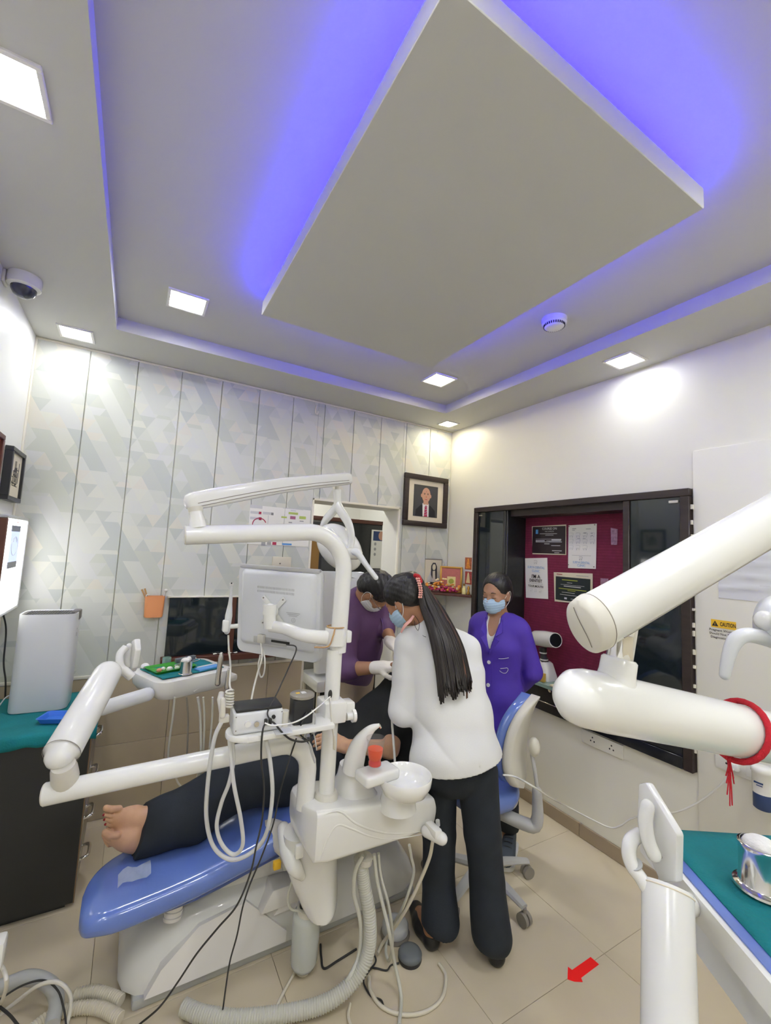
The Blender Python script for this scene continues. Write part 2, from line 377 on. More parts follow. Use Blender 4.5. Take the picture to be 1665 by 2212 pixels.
# brown tiled wainscot under the panels
wx = [XL+0.002, -0.33, 0.27, 0.87, DX0-0.002]
for i in range(4):
    for z0, z1 in ((0.002, 0.40), (0.402, WZ-0.014)):
        B().bx((wx[i]+0.001, YB-0.008, z0), (wx[i+1]-0.001, YB+0.007, z1), 0.001, 1).part('tile', 'wainscot_tile', wall_back, 0)
for z0, z1 in ((0.002, 0.40), (0.402, WZ-0.014)):
    B().bx((DX1+0.002, YB-0.008, z0), (XR-0.002, YB+0.007, z1), 0.001, 1).part('tile', 'wainscot_tile', wall_back, 0)
B().bx((XL, YB-0.012, WZ-0.012), (DX0-0.002, YB+0.004, WZ+0.006), 0.002).struct('trim_1', 'trim_paint')
B().bx((DX1+0.002, YB-0.012, WZ-0.012), (XR, YB+0.004, WZ+0.006), 0.002).struct('trim_2', 'trim_paint')
b = B(); b.bx((DX0-0.014, YB-0.010, 0), (DX0+0.002, YB+0.012, DZ+0.014), 0.002); b.bx((DX1-0.002, YB-0.010, 0), (DX1+0.014, YB+0.012, DZ+0.014), 0.002); b.bx((DX0-0.014, YB-0.010, DZ-0.002), (DX1+0.014, YB+0.012, DZ+0.014), 0.002)
b.struct('trim_3', 'trim_paint')
B().bx((XL, YB-0.014, ZC-0.014), (XR, YB-0.004, ZC-0.001), 0.003).struct('trim_4', 'trim_paint')
# left wall, near wall
B().bx((XL-0.2, YN-0.2, 0), (XL, YB+0.25, 3.0)).struct('wall_left', 'wall_left_paint', 0)
B().bx((XL-0.2, YN-0.2, 0), (XR+0.4, YN, 3.0)).struct('wall_front', 'wall_paint', 0)
B().bx((XL, YB-0.020, 0.83), (XL+0.010, YB-0.004, ZC-0.01), 0.002).struct('trim_5', 'trim_paint')
# right wall with the cabinet recess
NY0, NY1, NZ0, NZ1 = 1.085, 2.662, 0.625, 1.985
b = B()
b.bx((XR, YN-0.2, 0), (XR+0.4, NY0, 3.0)); b.bx((XR, NY1, 0), (XR+0.4, YB+0.25, 3.0)); b.bx((XR, NY0, NZ1), (XR+0.4, NY1, 3.0)); b.bx((XR, NY0, 0), (XR+0.4, NY1, NZ0))
b.bx((XR+0.25, NY0, NZ0), (XR+0.4, NY1, NZ1))
b.struct('wall_right', 'wall_paint', 0)
b = B(); b.bx((XR-0.014, YN, 0.0), (XR+0.01, NY0-0.006, 2.175), 0.008); b.struct('trim_6', 'wall_paint')
sk = [YN, -1.1, -0.5, 0.08, 0.68, 1.09, 1.70, 2.30, YB-0.012]
bb = B(); bb.bx((XR-0.002, YN, 0), (XR+0.001, YB, 0.07)); base_r = bb.struct('baseboard_right', 'grout', 0)
for i in range(len(sk)-1):
    xo = -0.024 if sk[i+1] < 1.1 else -0.011
    B().bx((XR+xo, sk[i]+0.001, 0.001), (XR+0.001, sk[i+1]-0.001, 0.076), 0.002, 1).part('tile', 'skirting', base_r, 0)
B().bx((XL-0.001, YN, 0), (XL+0.012, 2.35, 0.076), 0.002).struct('baseboard_left', 'skirting')
# ceiling: border, raised tray, floating slab
b = B()
b.bx((XL-0.2, YN-0.2, ZC), (TX0, YB+0.3, 3.0)); b.bx((TX1, YN-0.2, ZC), (XR+0.4, YB+0.3, 3.0)); b.bx((TX0, TY1, ZC), (TX1, YB+0.3, 3.0)); b.bx((TX0, YN-0.2, ZC), (TX1, TY0, 3.0))
b.bx((TX0, TY0, ZT), (TX1, TY1, 3.0))
b.struct('ceiling', 'ceiling_paint', 0)
IX0, IX1, IY0, IY1, IZ0, IZ1 = 0.407, 1.354, 0.571, 1.932, 2.639, 2.703
slab = thing('ceiling_slab', 'floating rectangular slab hung below the ceiling recess with blue glow around it', 'ceiling panel', ((IX0+IX1)/2, (IY0+IY1)/2, IZ0))
slab['kind'] = 'structure'
B().bx((IX0, IY0, IZ0), (IX1, IY1, IZ1), 0.002, 1).part('slab', 'ceiling_paint', slab)
b = B()
for x, y in ((IX0+0.16, IY0+0.16), (IX1-0.16, IY0+0.16), (IX0+0.16, IY1-0.16), (IX1-0.16, IY1-0.16)): b.bx((x-0.03, y-0.03, IZ1-0.002), (x+0.03, y+0.03, ZT+0.01))
b.part('spacer', 'ceiling_paint', slab, kind='stuff')
b = B(); e = 0.035; t = 0.012
b.bx((IX0+e, IY0+e, IZ1), (IX0+e+t, IY1-e, IZ1+0.008)); b.bx((IX1-e-t, IY0+e, IZ1), (IX1-e, IY1-e, IZ1+0.008)); b.bx((IX0+e, IY0+e, IZ1), (IX1-e, IY0+e+t, IZ1+0.008)); b.bx((IX0+e, IY1-e-t, IZ1), (IX1-e, IY1-e, IZ1+0.008))
b.part('led_strip', 'led_blue', slab, 0, kind='stuff', label='glowing blue strip light')
# ceiling lamps
def ceiling_lamp(x, y, z, label, s=0.135, m='lamp_glow'):
    t = thing('ceiling_lamp', label, 'ceiling light', (x, y, z-0.008))
    b = B(); h = s/2; r = 0.014
    for lo, hi in (((-h-r, -h-r), (h+r, -h)), ((-h-r, h), (h+r, h+r)), ((-h-r, -h), (-h, h)), ((h, -h), (h+r, h))): b.bx((x+lo[0], y+lo[1], z-0.008), (x+hi[0], y+hi[1], z+0.002), 0.002, 1)
    b.part('rim', 'lamp_rim', t)
    B().bx((x-h, y-h, z-0.004), (x+h, y+h, z+0.001)).part('diffuser', m, t, 0, label='white glowing square')
ceiling_lamp(-0.379, 2.836, ZC, 'square ceiling lamp at the left end above the patterned panel wall', m='lamp_soft')
ceiling_lamp(0.118, 2.263, ZT, 'square lamp in the ceiling recess left of the floating slab', 0.15)
ceiling_lamp(1.676, 2.280, ZT, 'square lamp in the recess by the far corner of the floating slab', 0.15, m='lamp_warm')
ceiling_lamp(2.202, 2.839, ZC, 'small looking square lamp in the far corner of the ceiling border', 0.11, m='lamp_warm')
ceiling_lamp(2.226, 1.328, ZC, 'square ceiling lamp over the black framed wall recess', m='lamp_soft')
ceiling_lamp(-0.374, 1.317, ZC, 'large looking square lamp nearest the camera on the left border', m='lamp_soft')
for x, y, z, lb in ((-0.374, -0.2, ZC, 'left border lamp level with the camera, out of view'), (2.226, -0.2, ZC, 'right border lamp level with the camera, out of view'), (0.118, 0.22, ZT, 'lamp in the near left corner of the ceiling recess, out of view'), (1.676, 0.22, ZT, 'lamp in the near right corner of the ceiling recess, out of view'), (0.4, -1.0, ZC, 'left one of two lamps behind the camera'), (1.5, -1.0, ZC, 'right one of two lamps behind the camera')):
    ceiling_lamp(x, y, z, lb, m='lamp_strong')
# next room seen through the doorway
b = B(); b.bx((0.2, 5.2, 0), (XR+0.4, 5.4, 3.0)); b.bx((0.0, YB+0.25, 0), (0.2, 5.4, 3.0)); b.bx((XR+0.2, YB+0.25, 0), (XR+0.4, 5.4, 3.0)); b.struct('wall_room', 'cream_wall', 0)
b = B(); b.bx((0.0, YB+0.3, 2.75), (XR+0.4, 5.4, 3.0)); b.struct('ceiling_room', 'ceiling_paint', 0)
ceiling_lamp(1.3, 4.2, 2.75, 'square ceiling lamp of the room behind the doorway, hidden from view', 0.3, m='lamp_strong')
# ================================================================ dental chair
def rrect(w, h, r, n=4):
    r = min(r, w*0.499, h*0.499); out = []
    for cx_, cy_, a0 in ((w/2-r, h/2-r, 0), (-w/2+r, h/2-r, 90), (-w/2+r, -h/2+r, 180), (w/2-r, -h/2+r, 270)):
        for k in range(n+1):
            a = math.radians(a0+90*k/n); out.append((cx_+r*math.cos(a), cy_+r*math.sin(a)))
    return out
def loft_x(b, st, r=0.03, n=4):
    # st: (x, y centre, z centre, width y, height z)
    R = []
    for x, y, z, wy, hz in st: R.append([(x, y+p, z+q) for p, q in rrect(wy, hz, r, n)])
    b.rings([np.array(q)[::-1] for q in R])
def spline_st(st, k=5):
    return [tuple(q) for q in smooth_path(st, k)]
unit = thing('dental_unit', 'white dental unit with blue reclined chair, spittoon, light pole and instrument tray in the middle', 'dental unit', (0.7, 1.75, 0.0)); chair = unit
b = B(); loft_x(b, spline_st([(-0.045, 1.80, 0.358, 0.11, 0.045), (-0.03, 1.815, 0.358, 0.21, 0.058), (0.01, 1.838, 0.36, 0.285, 0.07), (0.09, 1.868, 0.356, 0.335, 0.08), (0.3, 1.90, 0.375, 0.38, 0.08), (0.55, 1.93, 0.43, 0.44, 0.085), (0.74, 1.95, 0.465, 0.48, 0.09), (0.95, 1.97, 0.445, 0.50, 0.10), (1.08, 1.98, 0.44, 0.50, 0.10)]), 0.034)
b.part('leg_cushion', 'blue_vinyl', chair, 60)
b = B(); loft_x(b, spline_st([(0.0, 1.845, 0.33, 0.15, 0.03), (0.04, 1.855, 0.33, 0.22, 0.035), (0.3, 1.90, 0.338, 0.34, 0.035), (0.74, 1.95, 0.42, 0.43, 0.04), (1.08, 1.98, 0.39, 0.46, 0.05)]), 0.015)
b.part('leg_shell', 'blue_seam', chair, 60)
b = B(); loft_x(b, spline_st([(1.09, 1.99, 0.450, 0.46, 0.09), (1.17, 2.0, 0.512, 0.48, 0.09), (1.27, 2.03, 0.608, 0.44, 0.09), (1.36, 2.04, 0.69, 0.34, 0.08)]), 0.04); b.part('back_cushion', 'blue_vinyl', chair, 60)
b = B(); b.box((1.43, 2.05, 0.755), (0.15, 0.22, 0.07), np.array([[0.85, 0, -0.52], [0, 1, 0], [0.52, 0, 0.85]]), 0.03, 4); b.part('headrest', 'blue_vinyl', chair, 60)
b = B(); b.tube([(0.90, 1.735, 0.45), (0.90, 1.70, 0.51), (0.90, 1.695, 0.585), (0.92, 1.70, 0.605), (1.12, 1.71, 0.605)], 0.022, 12, 5, flat=(1.3, 0.8), round_end=True); b.part('armrest', 'plastic', chair, 60)
b = B(); b.tube([(0.90, 2.225, 0.45), (0.90, 2.26, 0.51), (0.90, 2.265, 0.585), (0.92, 2.265, 0.605), (1.12, 2.26, 0.605)], 0.022, 12, 5, flat=(1.3, 0.8), round_end=True); b.part('armrest', 'plastic', chair, 60)
# base shell
def base_sec(x, h, y0, y1, inset):
    y0 += inset; y1 -= inset
    p = [(y0, 0.035), (y0, 0.05), (y0+0.012, 0.05+0.35*max(h-0.05, 0)), (y0+0.05, 0.05+0.8*max(h-0.05, 0)), (y0+0.11, h), (y1-0.11, h), (y1-0.05, 0.05+0.8*max(h-0.05, 0)), (y1-0.012, 0.05+0.35*max(h-0.05, 0)), (y1, 0.05), (y1, 0.035)]
    return np.array([(x, y, z) for y, z in p])
b = B(); R = []
for x, h, i in ((0.085, 0.055, 0.12), (0.10, 0.09, 0.07), (0.14, 0.15, 0.03), (0.20, 0.20, 0.012), (0.30, 0.245, 0.0), (0.45, 0.27, 0.0), (0.70, 0.27, 0.0), (1.0, 0.25, 0.0), (1.22, 0.22, 0.01), (1.30, 0.12, 0.05)): R.append(base_sec(x, h, 1.765, 2.26, i))
b.rings([r[::-1] for r in R]); b.part('base_cover', 'base_grey', chair, 50)
b = B(); b.bx((0.13, 1.775, 0.0), (1.28, 2.25, 0.036), 0.01); b.part('base_plate', 'plastic_grey', chair)
b = B(); loft_x(b, [(0.36, 1.99, 0.29, 0.24, 0.10), (0.42, 1.99, 0.31, 0.30, 0.13), (0.75, 1.99, 0.33, 0.34, 0.17), (1.02, 1.99, 0.32, 0.34, 0.16), (1.1, 1.99, 0.31, 0.26, 0.14)], 0.03); b.part('lift_cover', 'base_grey', chair, 50)
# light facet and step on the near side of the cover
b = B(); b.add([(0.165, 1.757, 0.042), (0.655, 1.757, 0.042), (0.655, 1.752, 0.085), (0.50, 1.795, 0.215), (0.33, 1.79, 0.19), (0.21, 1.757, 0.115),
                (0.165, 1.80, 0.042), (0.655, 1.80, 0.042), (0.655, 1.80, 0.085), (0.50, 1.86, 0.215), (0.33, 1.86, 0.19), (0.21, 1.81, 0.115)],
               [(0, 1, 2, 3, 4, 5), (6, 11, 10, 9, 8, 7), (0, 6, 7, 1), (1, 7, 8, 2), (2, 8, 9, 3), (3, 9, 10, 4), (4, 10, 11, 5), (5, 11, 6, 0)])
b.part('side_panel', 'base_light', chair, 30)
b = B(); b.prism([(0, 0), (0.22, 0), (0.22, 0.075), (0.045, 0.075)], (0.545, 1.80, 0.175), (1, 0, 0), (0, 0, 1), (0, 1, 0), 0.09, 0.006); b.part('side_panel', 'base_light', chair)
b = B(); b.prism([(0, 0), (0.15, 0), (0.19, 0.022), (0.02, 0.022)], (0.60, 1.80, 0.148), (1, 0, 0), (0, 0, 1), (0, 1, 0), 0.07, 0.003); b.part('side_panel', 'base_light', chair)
b = B(); c0 = P(372, 1985, 1.565); c1 = P(384, 1905, 1.60); d = c1-c0
b.tube([c0 + d*t for t in (0, 0.1, 0.12, 0.25, 0.27, 0.4, 0.42, 0.8, 1.0)], [0.030, 0.033, 0.030, 0.033, 0.030, 0.033, 0.031, 0.031, 0.031], 20); b.part('bellows', 'base_light', chair)
b = B(); q = P(598, 1868, 1.62); b.box(q, (0.028, 0.02, 0.028), None, 0.004); b.part('valve', 'yellow', chair)
b = B(); q = P(616, 1858, 1.63); b.box(q, (0.02, 0.03, 0.06), None, 0.004); b.part('valve_bracket', 'plastic_grey', chair)
# ================================================================ dental unit (cuspidor, pole light, instrument tray)
# body: sections along x
b = B(); R = []
for x, y0, y1, zb, zt, r in ((0.588, 1.50, 1.63, 0.60, 0.690, 0.02), (0.596, 1.46, 1.64, 0.565, 0.700, 0.025), (0.615, 1.425, 1.645, 0.535, 0.703, 0.02), (0.66, 1.418, 1.645, 0.530, 0.700, 0.018), (0.76, 1.418, 1.64, 0.528, 0.690, 0.018), (0.86, 1.418, 1.63, 0.526, 0.678, 0.018), (0.98, 1.418, 1.60, 0.524, 0.662, 0.018), (1.07, 1.420, 1.57, 0.524, 0.640, 0.018), (1.115, 1.43, 1.55, 0.535, 0.63, 0.018), (1.128, 1.44, 1.54, 0.56, 0.605, 0.015)):
    R.append(np.array([(x, (y0+y1)/2+p, (zb+zt)/2+q) for p, q in rrect(y1-y0, zt-zb, r, 3)])[::-1])
b.rings(R); body = b.part('cuspidor_body', 'plastic', unit, 35)
# swooping ridges on the front face
def front(px, py, dy=0.0035): return PY(px, py, 1.417+dy)
b = B(); b.tube([front(x, y) for x, y in ((699, 1760), (733, 1752), (768, 1778), (810, 1794), (855, 1800), (940, 1794))], [0.0004, 0.004, 0.005, 0.005, 0.004, 0.0006], 8, 6); b.part('ridge', 'plastic', body, 60)
b = B(); b.tube([front(x, y) for x, y in ((690, 1862), (706, 1815), (728, 1782), (760, 1790), (800, 1806), (850, 1812), (938, 1798))], [0.0004, 0.0035, 0.0045, 0.0045, 0.003, 0.0006], 8, 6); b.part('ridge', 'plastic', body, 60)
# pedestal, horn, cup shelf
b = B(); R = []
for z, x0, x1, y0, y1, r in ((0.66, 0.715, 0.90, 1.46, 1.63, 0.05), (0.70, 0.735, 0.87, 1.465, 1.62, 0.05), (0.735, 0.745, 0.845, 1.47, 1.60, 0.045), (0.775, 0.753, 0.832, 1.475, 1.595, 0.04)):
    R.append(np.array([((x0+x1)/2+p, (y0+y1)/2+q, z) for p, q in rrect(x1-x0, y1-y0, r, 5)]))
b.rings(R); b.part('pedestal', 'plastic', unit, 50)
b = B(); hp = [P(761, 1664, 1.60), P(766, 1640, 1.60), P(775, 1612, 1.60), P(788, 1590, 1.60), P(803, 1574, 1.60), P(820, 1566, 1.60)]
b.tube(hp, [0.040, 0.0385, 0.033, 0.024, 0.015, 0.006], 16, 6, flat=(1.0, 1.0), round_end=False); b.part('cup_filler', 'plastic', unit, 60)
b = B(); b.tube([P(819, 1566, 1.60), P(822, 1573, 1.60)], 0.0045, 8); b.part('spout', 'chrome', unit)
b = B(); o = P(815, 1672, 1.56); ex = nrm(P(848, 1660, 1.60)-P(785, 1680, 1.52)); ez = A(0, 0, 1); ey = np.cross(ez, ex)
b.box(o, (0.15, 0.085, 0.040), np.stack([ex, ey, ez], 1), 0.012, 3); b.part('cup_shelf', 'plastic', unit)
# bowl
bc = P(876, 1672, 1.585); BR = 0.098
b = B(); b.lathe([(0.02, -0.078), (0.055, -0.074), (0.082, -0.058), (0.096, -0.028), (BR, -0.004), (BR-0.002, 0.0), (BR-0.006, -0.003), (0.086, -0.028), (0.072, -0.050), (0.045, -0.060), (0.012, -0.061), (0.012, -0.070)], bc, None, 48, True, True); b.part('bowl', 'porcelain', unit, 50)
b = B(); b.lathe([(0.013, -0.061), (0.013, -0.058), (0.008, -0.057)], bc, None, 16); b.part('drain', 'chrome', unit)
b = B(); b.lathe([(0.070, -0.13), (0.064, -0.095), (0.058, -0.074), (0.05, -0.0735)], bc+A(-0.01, 0.03, 0), None, 20); b.part('bowl_support', 'plastic', unit)
# holder on the right end
b = B(); q = P(936, 1792, 1.62); b.box(q, (0.035, 0.07, 0.03), None, 0.008); q2 = P(941, 1802, 1.62); b.tube([q2+A(-0.02, 0.03, 0.0), q2+A(0.005, -0.03, 0.0)], 0.022, 16, round_end=True); b.part('hose_holder', 'plastic', unit)
b = B(); b.cyl(P(945, 1772, 1.63), P(946, 1783, 1.63), 0.008, 0.008, 12); b.part('knob', 'plastic_grey', unit)
# drainage pod under the body
b = B(); R = []
for y, x0, x1, d, th in ((1800, 612, 700, 1.60, 0.13), (1850, 617, 727, 1.60, 0.14), (1885, 622, 727, 1.60, 0.14), (1915, 633, 727, 1.60, 0.14), (1932, 641, 727, 1.60, 0.14), (1945, 647, 727, 1.60, 0.135), (1957, 654, 726.5, 1.60, 0.125), (1965, 660, 725, 1.60, 0.11), (1971, 668, 721, 1.60, 0.085), (1974, 678, 714, 1.60, 0.05)):
    a, c = P(x0, y, d), P(x1, y, d); wv = np.linalg.norm(c-a); m0 = (a+c)/2; ex = nrm(A(c[0]-a[0], c[1]-a[1], 0)); ey = A(-ex[1], ex[0], 0)
    R.append(np.array([m0 + ex*p + ey*(q+th/2-0.05) for p, q in rrect(wv, th, min(wv, th)*0.42, 5)])[::-1])
b.rings(R); b.part('drain_pod', 'plastic', unit, 60)
b = B(); b.tube([P(612, 1790, 1.66), P(622, 1840, 1.58), P(637, 1874, 1.53), P(652, 1893, 1.545)], [0.024, 0.029, 0.026, 0.014], 14, 5, round_end=True); b.part('support_arm', 'plastic', unit, 60)
b = B(); b.tube([P(548, 1795, 1.80), P(590, 1800, 1.74), P(625, 1822, 1.66), P(655, 1850, 1.6)], [0.045, 0.05, 0.05, 0.045], 14, 5); b.part('support_arm', 'plastic_warm', unit, 60)
b = B(); b.box(P(646, 1838, 1.515), (0.03, 0.02, 0.045), None, 0.006); b.part('latch', 'plastic', unit)
# waste bottle hanging below
b = B(); bt = P(664, 1966, 1.62); bb_ = P(655, 2085, 1.62); h = bt-bb_
b.tube([bb_, bb_+h*0.05, bb_+h*0.12, bb_+h*0.9, bb_+h*0.96, bt], [0.030, 0.046, 0.050, 0.053, 0.050, 0.034], 24, cap=True); b.part('waste_bottle', 'clear_frost', unit, 50)
b = B(); b.tube([bt-h*0.02, bt+h*0.10], [0.038, 0.040], 20); b.part('bottle_cap', 'plastic_warm', unit)
b = B(); b.tube([bb_-h*0.09, bb_+h*0.01], [0.026, 0.036], 16); b.part('bottle_foot', 'plastic_warm', unit)
b = B(); b.tube([bt+h*0.08+A(-.02, 0, 0), bt+h*0.3+A(-0.02, 0, 0)], 0.012, 10); b.part('valve_stem', 'dark_hole', unit)
b = B(); b.tube([P(632, 1900, 1.60), P(622, 1935, 1.60), P(628, 1962, 1.60), P(650, 1968, 1.6)], 0.0045, 8, 6); b.part('drain_tube', 'hose_grey', unit)
# pole and light arm
PB = P(704, 1722, 1.56)
pole_x, pole_y = PB[0], PB[1]
top_z = 1.652
b = B(); b.lathe([(0.043, 0), (0.043, 0.012), (0.038, 0.022), (0.031, 0.024)], A(pole_x, pole_y, 0.695), None, 28); b.part('pole_ring', 'plastic_warm', unit)
pe = P(401, 1156, 1.385)
bend = [A(pole_x, pole_y, 0.69), A(pole_x, pole_y, 1.22)]
b = B(); b.tube(bend, 0.0285, 24); b.part('pole', 'plastic', unit, 60)
pe2 = A(pole_x-0.12, pole_y, top_z)
tp = A(pole_x+0.012, pole_y, 1.21)
pts = [tp, A(pole_x+0.018, pole_y, 1.50)]
for t in np.linspace(10, 90, 9):
    a = math.radians(t); pts.append(A(pole_x+0.018-0.145*(1-math.cos(a)), pole_y+0.0*t, 1.505+0.145*math.sin(a)))
end = pts[-1]; pts.append(end*0.5+pe*0.5); pts.append(pe)
b = B(); b.tube(pts, 0.031, 24); arm_l = b.part('light_arm', 'plastic', unit, 60)
b = B(); dd = nrm(pe-end); b.cyl(pe, pe+dd*0.004, 0.0312, 0.029, 24); b.part('end_cap', 'plastic_warm', arm_l)
kb = pe - dd*0.035 + A(0, 0, 0.022); kt = P(422, 1098, 1.41)
b = B(); b.tube([kb, kb+(kt-kb)*0.25, kb+(kt-kb)*0.7, kt], [0.027, 0.026, 0.021, 0.022], 20); b.part('knuckle', 'plastic', arm_l, 60)
b = B(); b.tube([kb+(kt-kb)*0.82, kb+(kt-kb)*1.05], [0.0225, 0.024], 20); b.part('collar', 'plastic_warm', arm_l, 60)
# spring arm: flattened box-like beam
s0, s1 = P(400, 1086, 1.40), P(752, 1034, 1.98)
ax = nrm(s1-s0); sd = nrm(np.cross(ax, A(0, 0, 1))); vu = np.cross(sd, ax); R = []
for t, wd, hh in ((0, 0.030, 0.022), (0.012, 0.050, 0.046), (0.035, 0.060, 0.058), (0.12, 0.064, 0.062), (0.5, 0.060, 0.060), (0.97, 0.054, 0.056), (1.0, 0.050, 0.050)):
    R.append(np.array([s0+(s1-s0)*t + sd*p + vu*(q+0.012*math.sin(math.pi*t)) for p, q in rrect(wd, hh, 0.014, 3)]))
b = B(); b.rings(R); spring = b.part('spring_arm', 'plastic', unit, 50)
for off in (-0.008, -0.019):
    b = B(); b.tube([s0+(s1-s0)*t + sd*(np.interp(t, (0, 0.012, 0.035, 0.12, 0.5, 0.97, 1.0), (0.015, 0.025, 0.030, 0.032, 0.030, 0.027, 0.025))+0.0002) + vu*(off+0.012*math.sin(math.pi*t)) for t in (0.035, 0.06, 0.12, 0.2, 0.3, 0.4, 0.5, 0.6, 0.7, 0.8, 0.97)], 0.0013, 5)
    b.part('seam', 'seam', spring, 0)
# lamp head
lt = P(728, 1046, 1.93); ld = P(729, 1092, 1.93)
b = B(); b.tube([lt, lt+(ld-lt)*0.3], 0.010, 12); b.part('stem', 'plastic_warm', spring)
b = B(); b.tube([lt+(ld-lt)*0.25, ld], [0.018, 0.017], 16); b.part('stem', 'plastic', spring)
lamp = B(); lamp.tube([ld, P(736, 1104, 1.90), P(752, 1130, 1.87), P(759, 1160, 1.86), P(757, 1182, 1.86)], [0.020, 0.018, 0.017, 0.015, 0.013], 12, 5, flat=(0.75, 1.35))
lamp.tube([ld, P(718, 1106, 1.97), P(702, 1125, 2.02), P(693, 1150, 2.06), P(690, 1170, 2.06)], [0.020, 0.018, 0.017, 0.015, 0.013], 12, 5, flat=(0.75, 1.35))
yoke = lamp.part('lamp_yoke', 'plastic', unit, 60)
hc = P(733, 1182, 1.96); ha = nrm(P(765, 1225, 1.93)-P(690, 1140, 1.99))    # long axis of the shell, seen from behind
hn = nrm(np.cross(ha, FW)); hb = np.cross(hn, ha)
Rm = np.stack([ha, hn, -hb], 1)
b = B(); b.lathe([(0.045, 0.055), (0.072, 0.045), (0.088, 0.022), (0.092, 0.0), (0.088, -0.014), (0.070, -0.018)], (0, 0, 0), None, 36)
V = np.array(b.v); V[:, 0] *= 1.38; V[:, 1] *= 0.95; b.v = [tuple(q) for q in (V @ np.stack([ha, hn, -hb if (hb @ FW) > 0 else hb], 1).T + hc)]
head = b.part('lamp_head', 'plastic', unit, 60)
nb = -hb if (hb @ FW) > 0 else hb
b = B(); b.box(hc+nb*0.052+hn*0.01, (0.165, 0.055, 0.03), np.stack([ha, hn, nb], 1), 0.012, 3); b.part('rear_cover', 'plastic_cool', head)
for k in (-0.055, 0.055):
    b = B(); b.ell(hc+nb*0.068+ha*k+hn*0.01, 0.0035, None, 8, 5); b.part('screw', 'dark_hole', head)
j = P(760, 1196, 1.84)
b = B(); b.tube([j-RT*0.022, j+RT*0.02], [0.024, 0.026], 18, round_end=True); b.part('handle_joint', 'plastic', head, 60)
b = B(); b.tube([P(766, 1192, 1.82), P(775, 1198, 1.80), P(792, 1222, 1.78), P(812, 1248, 1.76)], [0.016, 0.014, 0.011, 0.010], 14, 5, round_end=True); b.part('handle', 'plastic_cool', head, 60)
# cable slot on the pole + shelf clamp
b = B(); q = P(713, 1500, 1.535); b.ell(q, (0.008, 0.006, 0.016), None, 12, 8); b.part('cable_hole', 'dark_hole', unit)
# accessory shelf
sz = P(620, 1580, 1.50)[2]
sh0 = P(500, 1590, 1.38); sh1 = P(745, 1548, 1.56); sh0[2] = sh1[2] = (sh0[2]+sh1[2])/2
ex = nrm(sh1-sh0); ey = np.cross(A(0, 0, 1), ex); L_ = np.linalg.norm(sh1-sh0); o = (sh0+sh1)/2; SHZ = o[2]+0.008
b = B(); pl = [(-L_/2-0.02+0.06*(1-math.sin(a)), 0.062*math.cos(a)) for a in np.linspace(0, math.pi, 13)] + [(L_/2-0.06, -0.058), (L_/2-0.06, 0.058)]
b.prism(pl, o, ex, ey, A(0, 0, 1), 0.018, 0.004); shelf = b.part('accessory_shelf', 'plastic', unit)
b = B(); b.box(A(pole_x, pole_y, SHZ+0.012), (0.085, 0.10, 0.075), np.stack([ex, ey, A(0, 0, 1)], 1), 0.008); b.part('clamp', 'plastic', shelf)
b = B(); b.box(A(pole_x, pole_y, SHZ+0.012)+ex*0.062, (0.045, 0.06, 0.05), np.stack([ex, ey, A(0, 0, 1)], 1), 0.008); b.part('clamp', 'plastic', shelf)
b = B(); k0 = P(748, 1548, 1.58); b.tube([k0, k0+ex*0.022], [0.014, 0.014], 14); b.tube([k0+ex*0.022, k0+ex*0.034], [0.023, 0.023], 18); b.tube([P(741, 1545, 1.6), P(744, 1518, 1.6)], 0.007, 8, round_end=True); b.part('clamp_knob', 'plastic', shelf)
# tray arm: bent pipe, elbow, thick arm, tray
q0 = A(P(664, 1700, 1.53)[0], 1.53, 0.69); pr_ = P(97, 1716, 1.275); up0 = A(q0[0]+0.003, 1.53, 0.80)
pts = [q0-A(0, 0, 0.02), up0]
for t in np.linspace(15, 90, 6):
    a = math.radians(t); pts.append(A(up0[0]-0.105*(1-math.cos(a)), 1.53, up0[2]+0.10*math.sin(a)))
pts += [pts[-1]*0.5+pr_*0.5, pr_]
b = B(); b.tube(pts, 0.0315, 24); pipe = b.part('tray_pipe', 'plastic', unit, 60)
pd = nrm(pr_-pts[-2]); b = B(); b.cyl(pr_, pr_+pd*0.004, 0.0318, 0.029, 24); b.part('end_cap', 'plastic_warm', pipe)
k1 = pr_ - pd*0.05 + A(0, 0, 0.02)
k2 = P(137, 1652, 1.27)
b = B(); b.tube([k1, k1+(k2-k1)*0.3, k1+(k2-k1)*0.75, k2], [0.031, 0.036, 0.034, 0.030], 20); b.part('elbow', 'plastic_warm', pipe, 60)
a0, a1 = P(134, 1625, 1.29), P(232, 1455, 1.60)
b = B(); b.tube([a0+(a0-a1)*0.03, a0, a0+(a1-a0)*0.5, a1], [0.040, 0.051, 0.050, 0.047], 24, flat=(1.0, 0.92), round_end=True); tarm = b.part('tray_arm', 'plastic', unit, 60)
n_ = nrm(a1-a0); b = B(); b.tube([a0-n_*0.004, a0-n_*0.001], 0.0512, 24, cap=False); b.part('seam', 'seam', tarm, 0)
b = B(); b.tube([P(222, 1530, 1.72), P(262, 1517, 1.76), P(318, 1500, 1.83)], 0.028, 18, round_end=True); b.part('support_pipe', 'plastic_cool', tarm, 60)
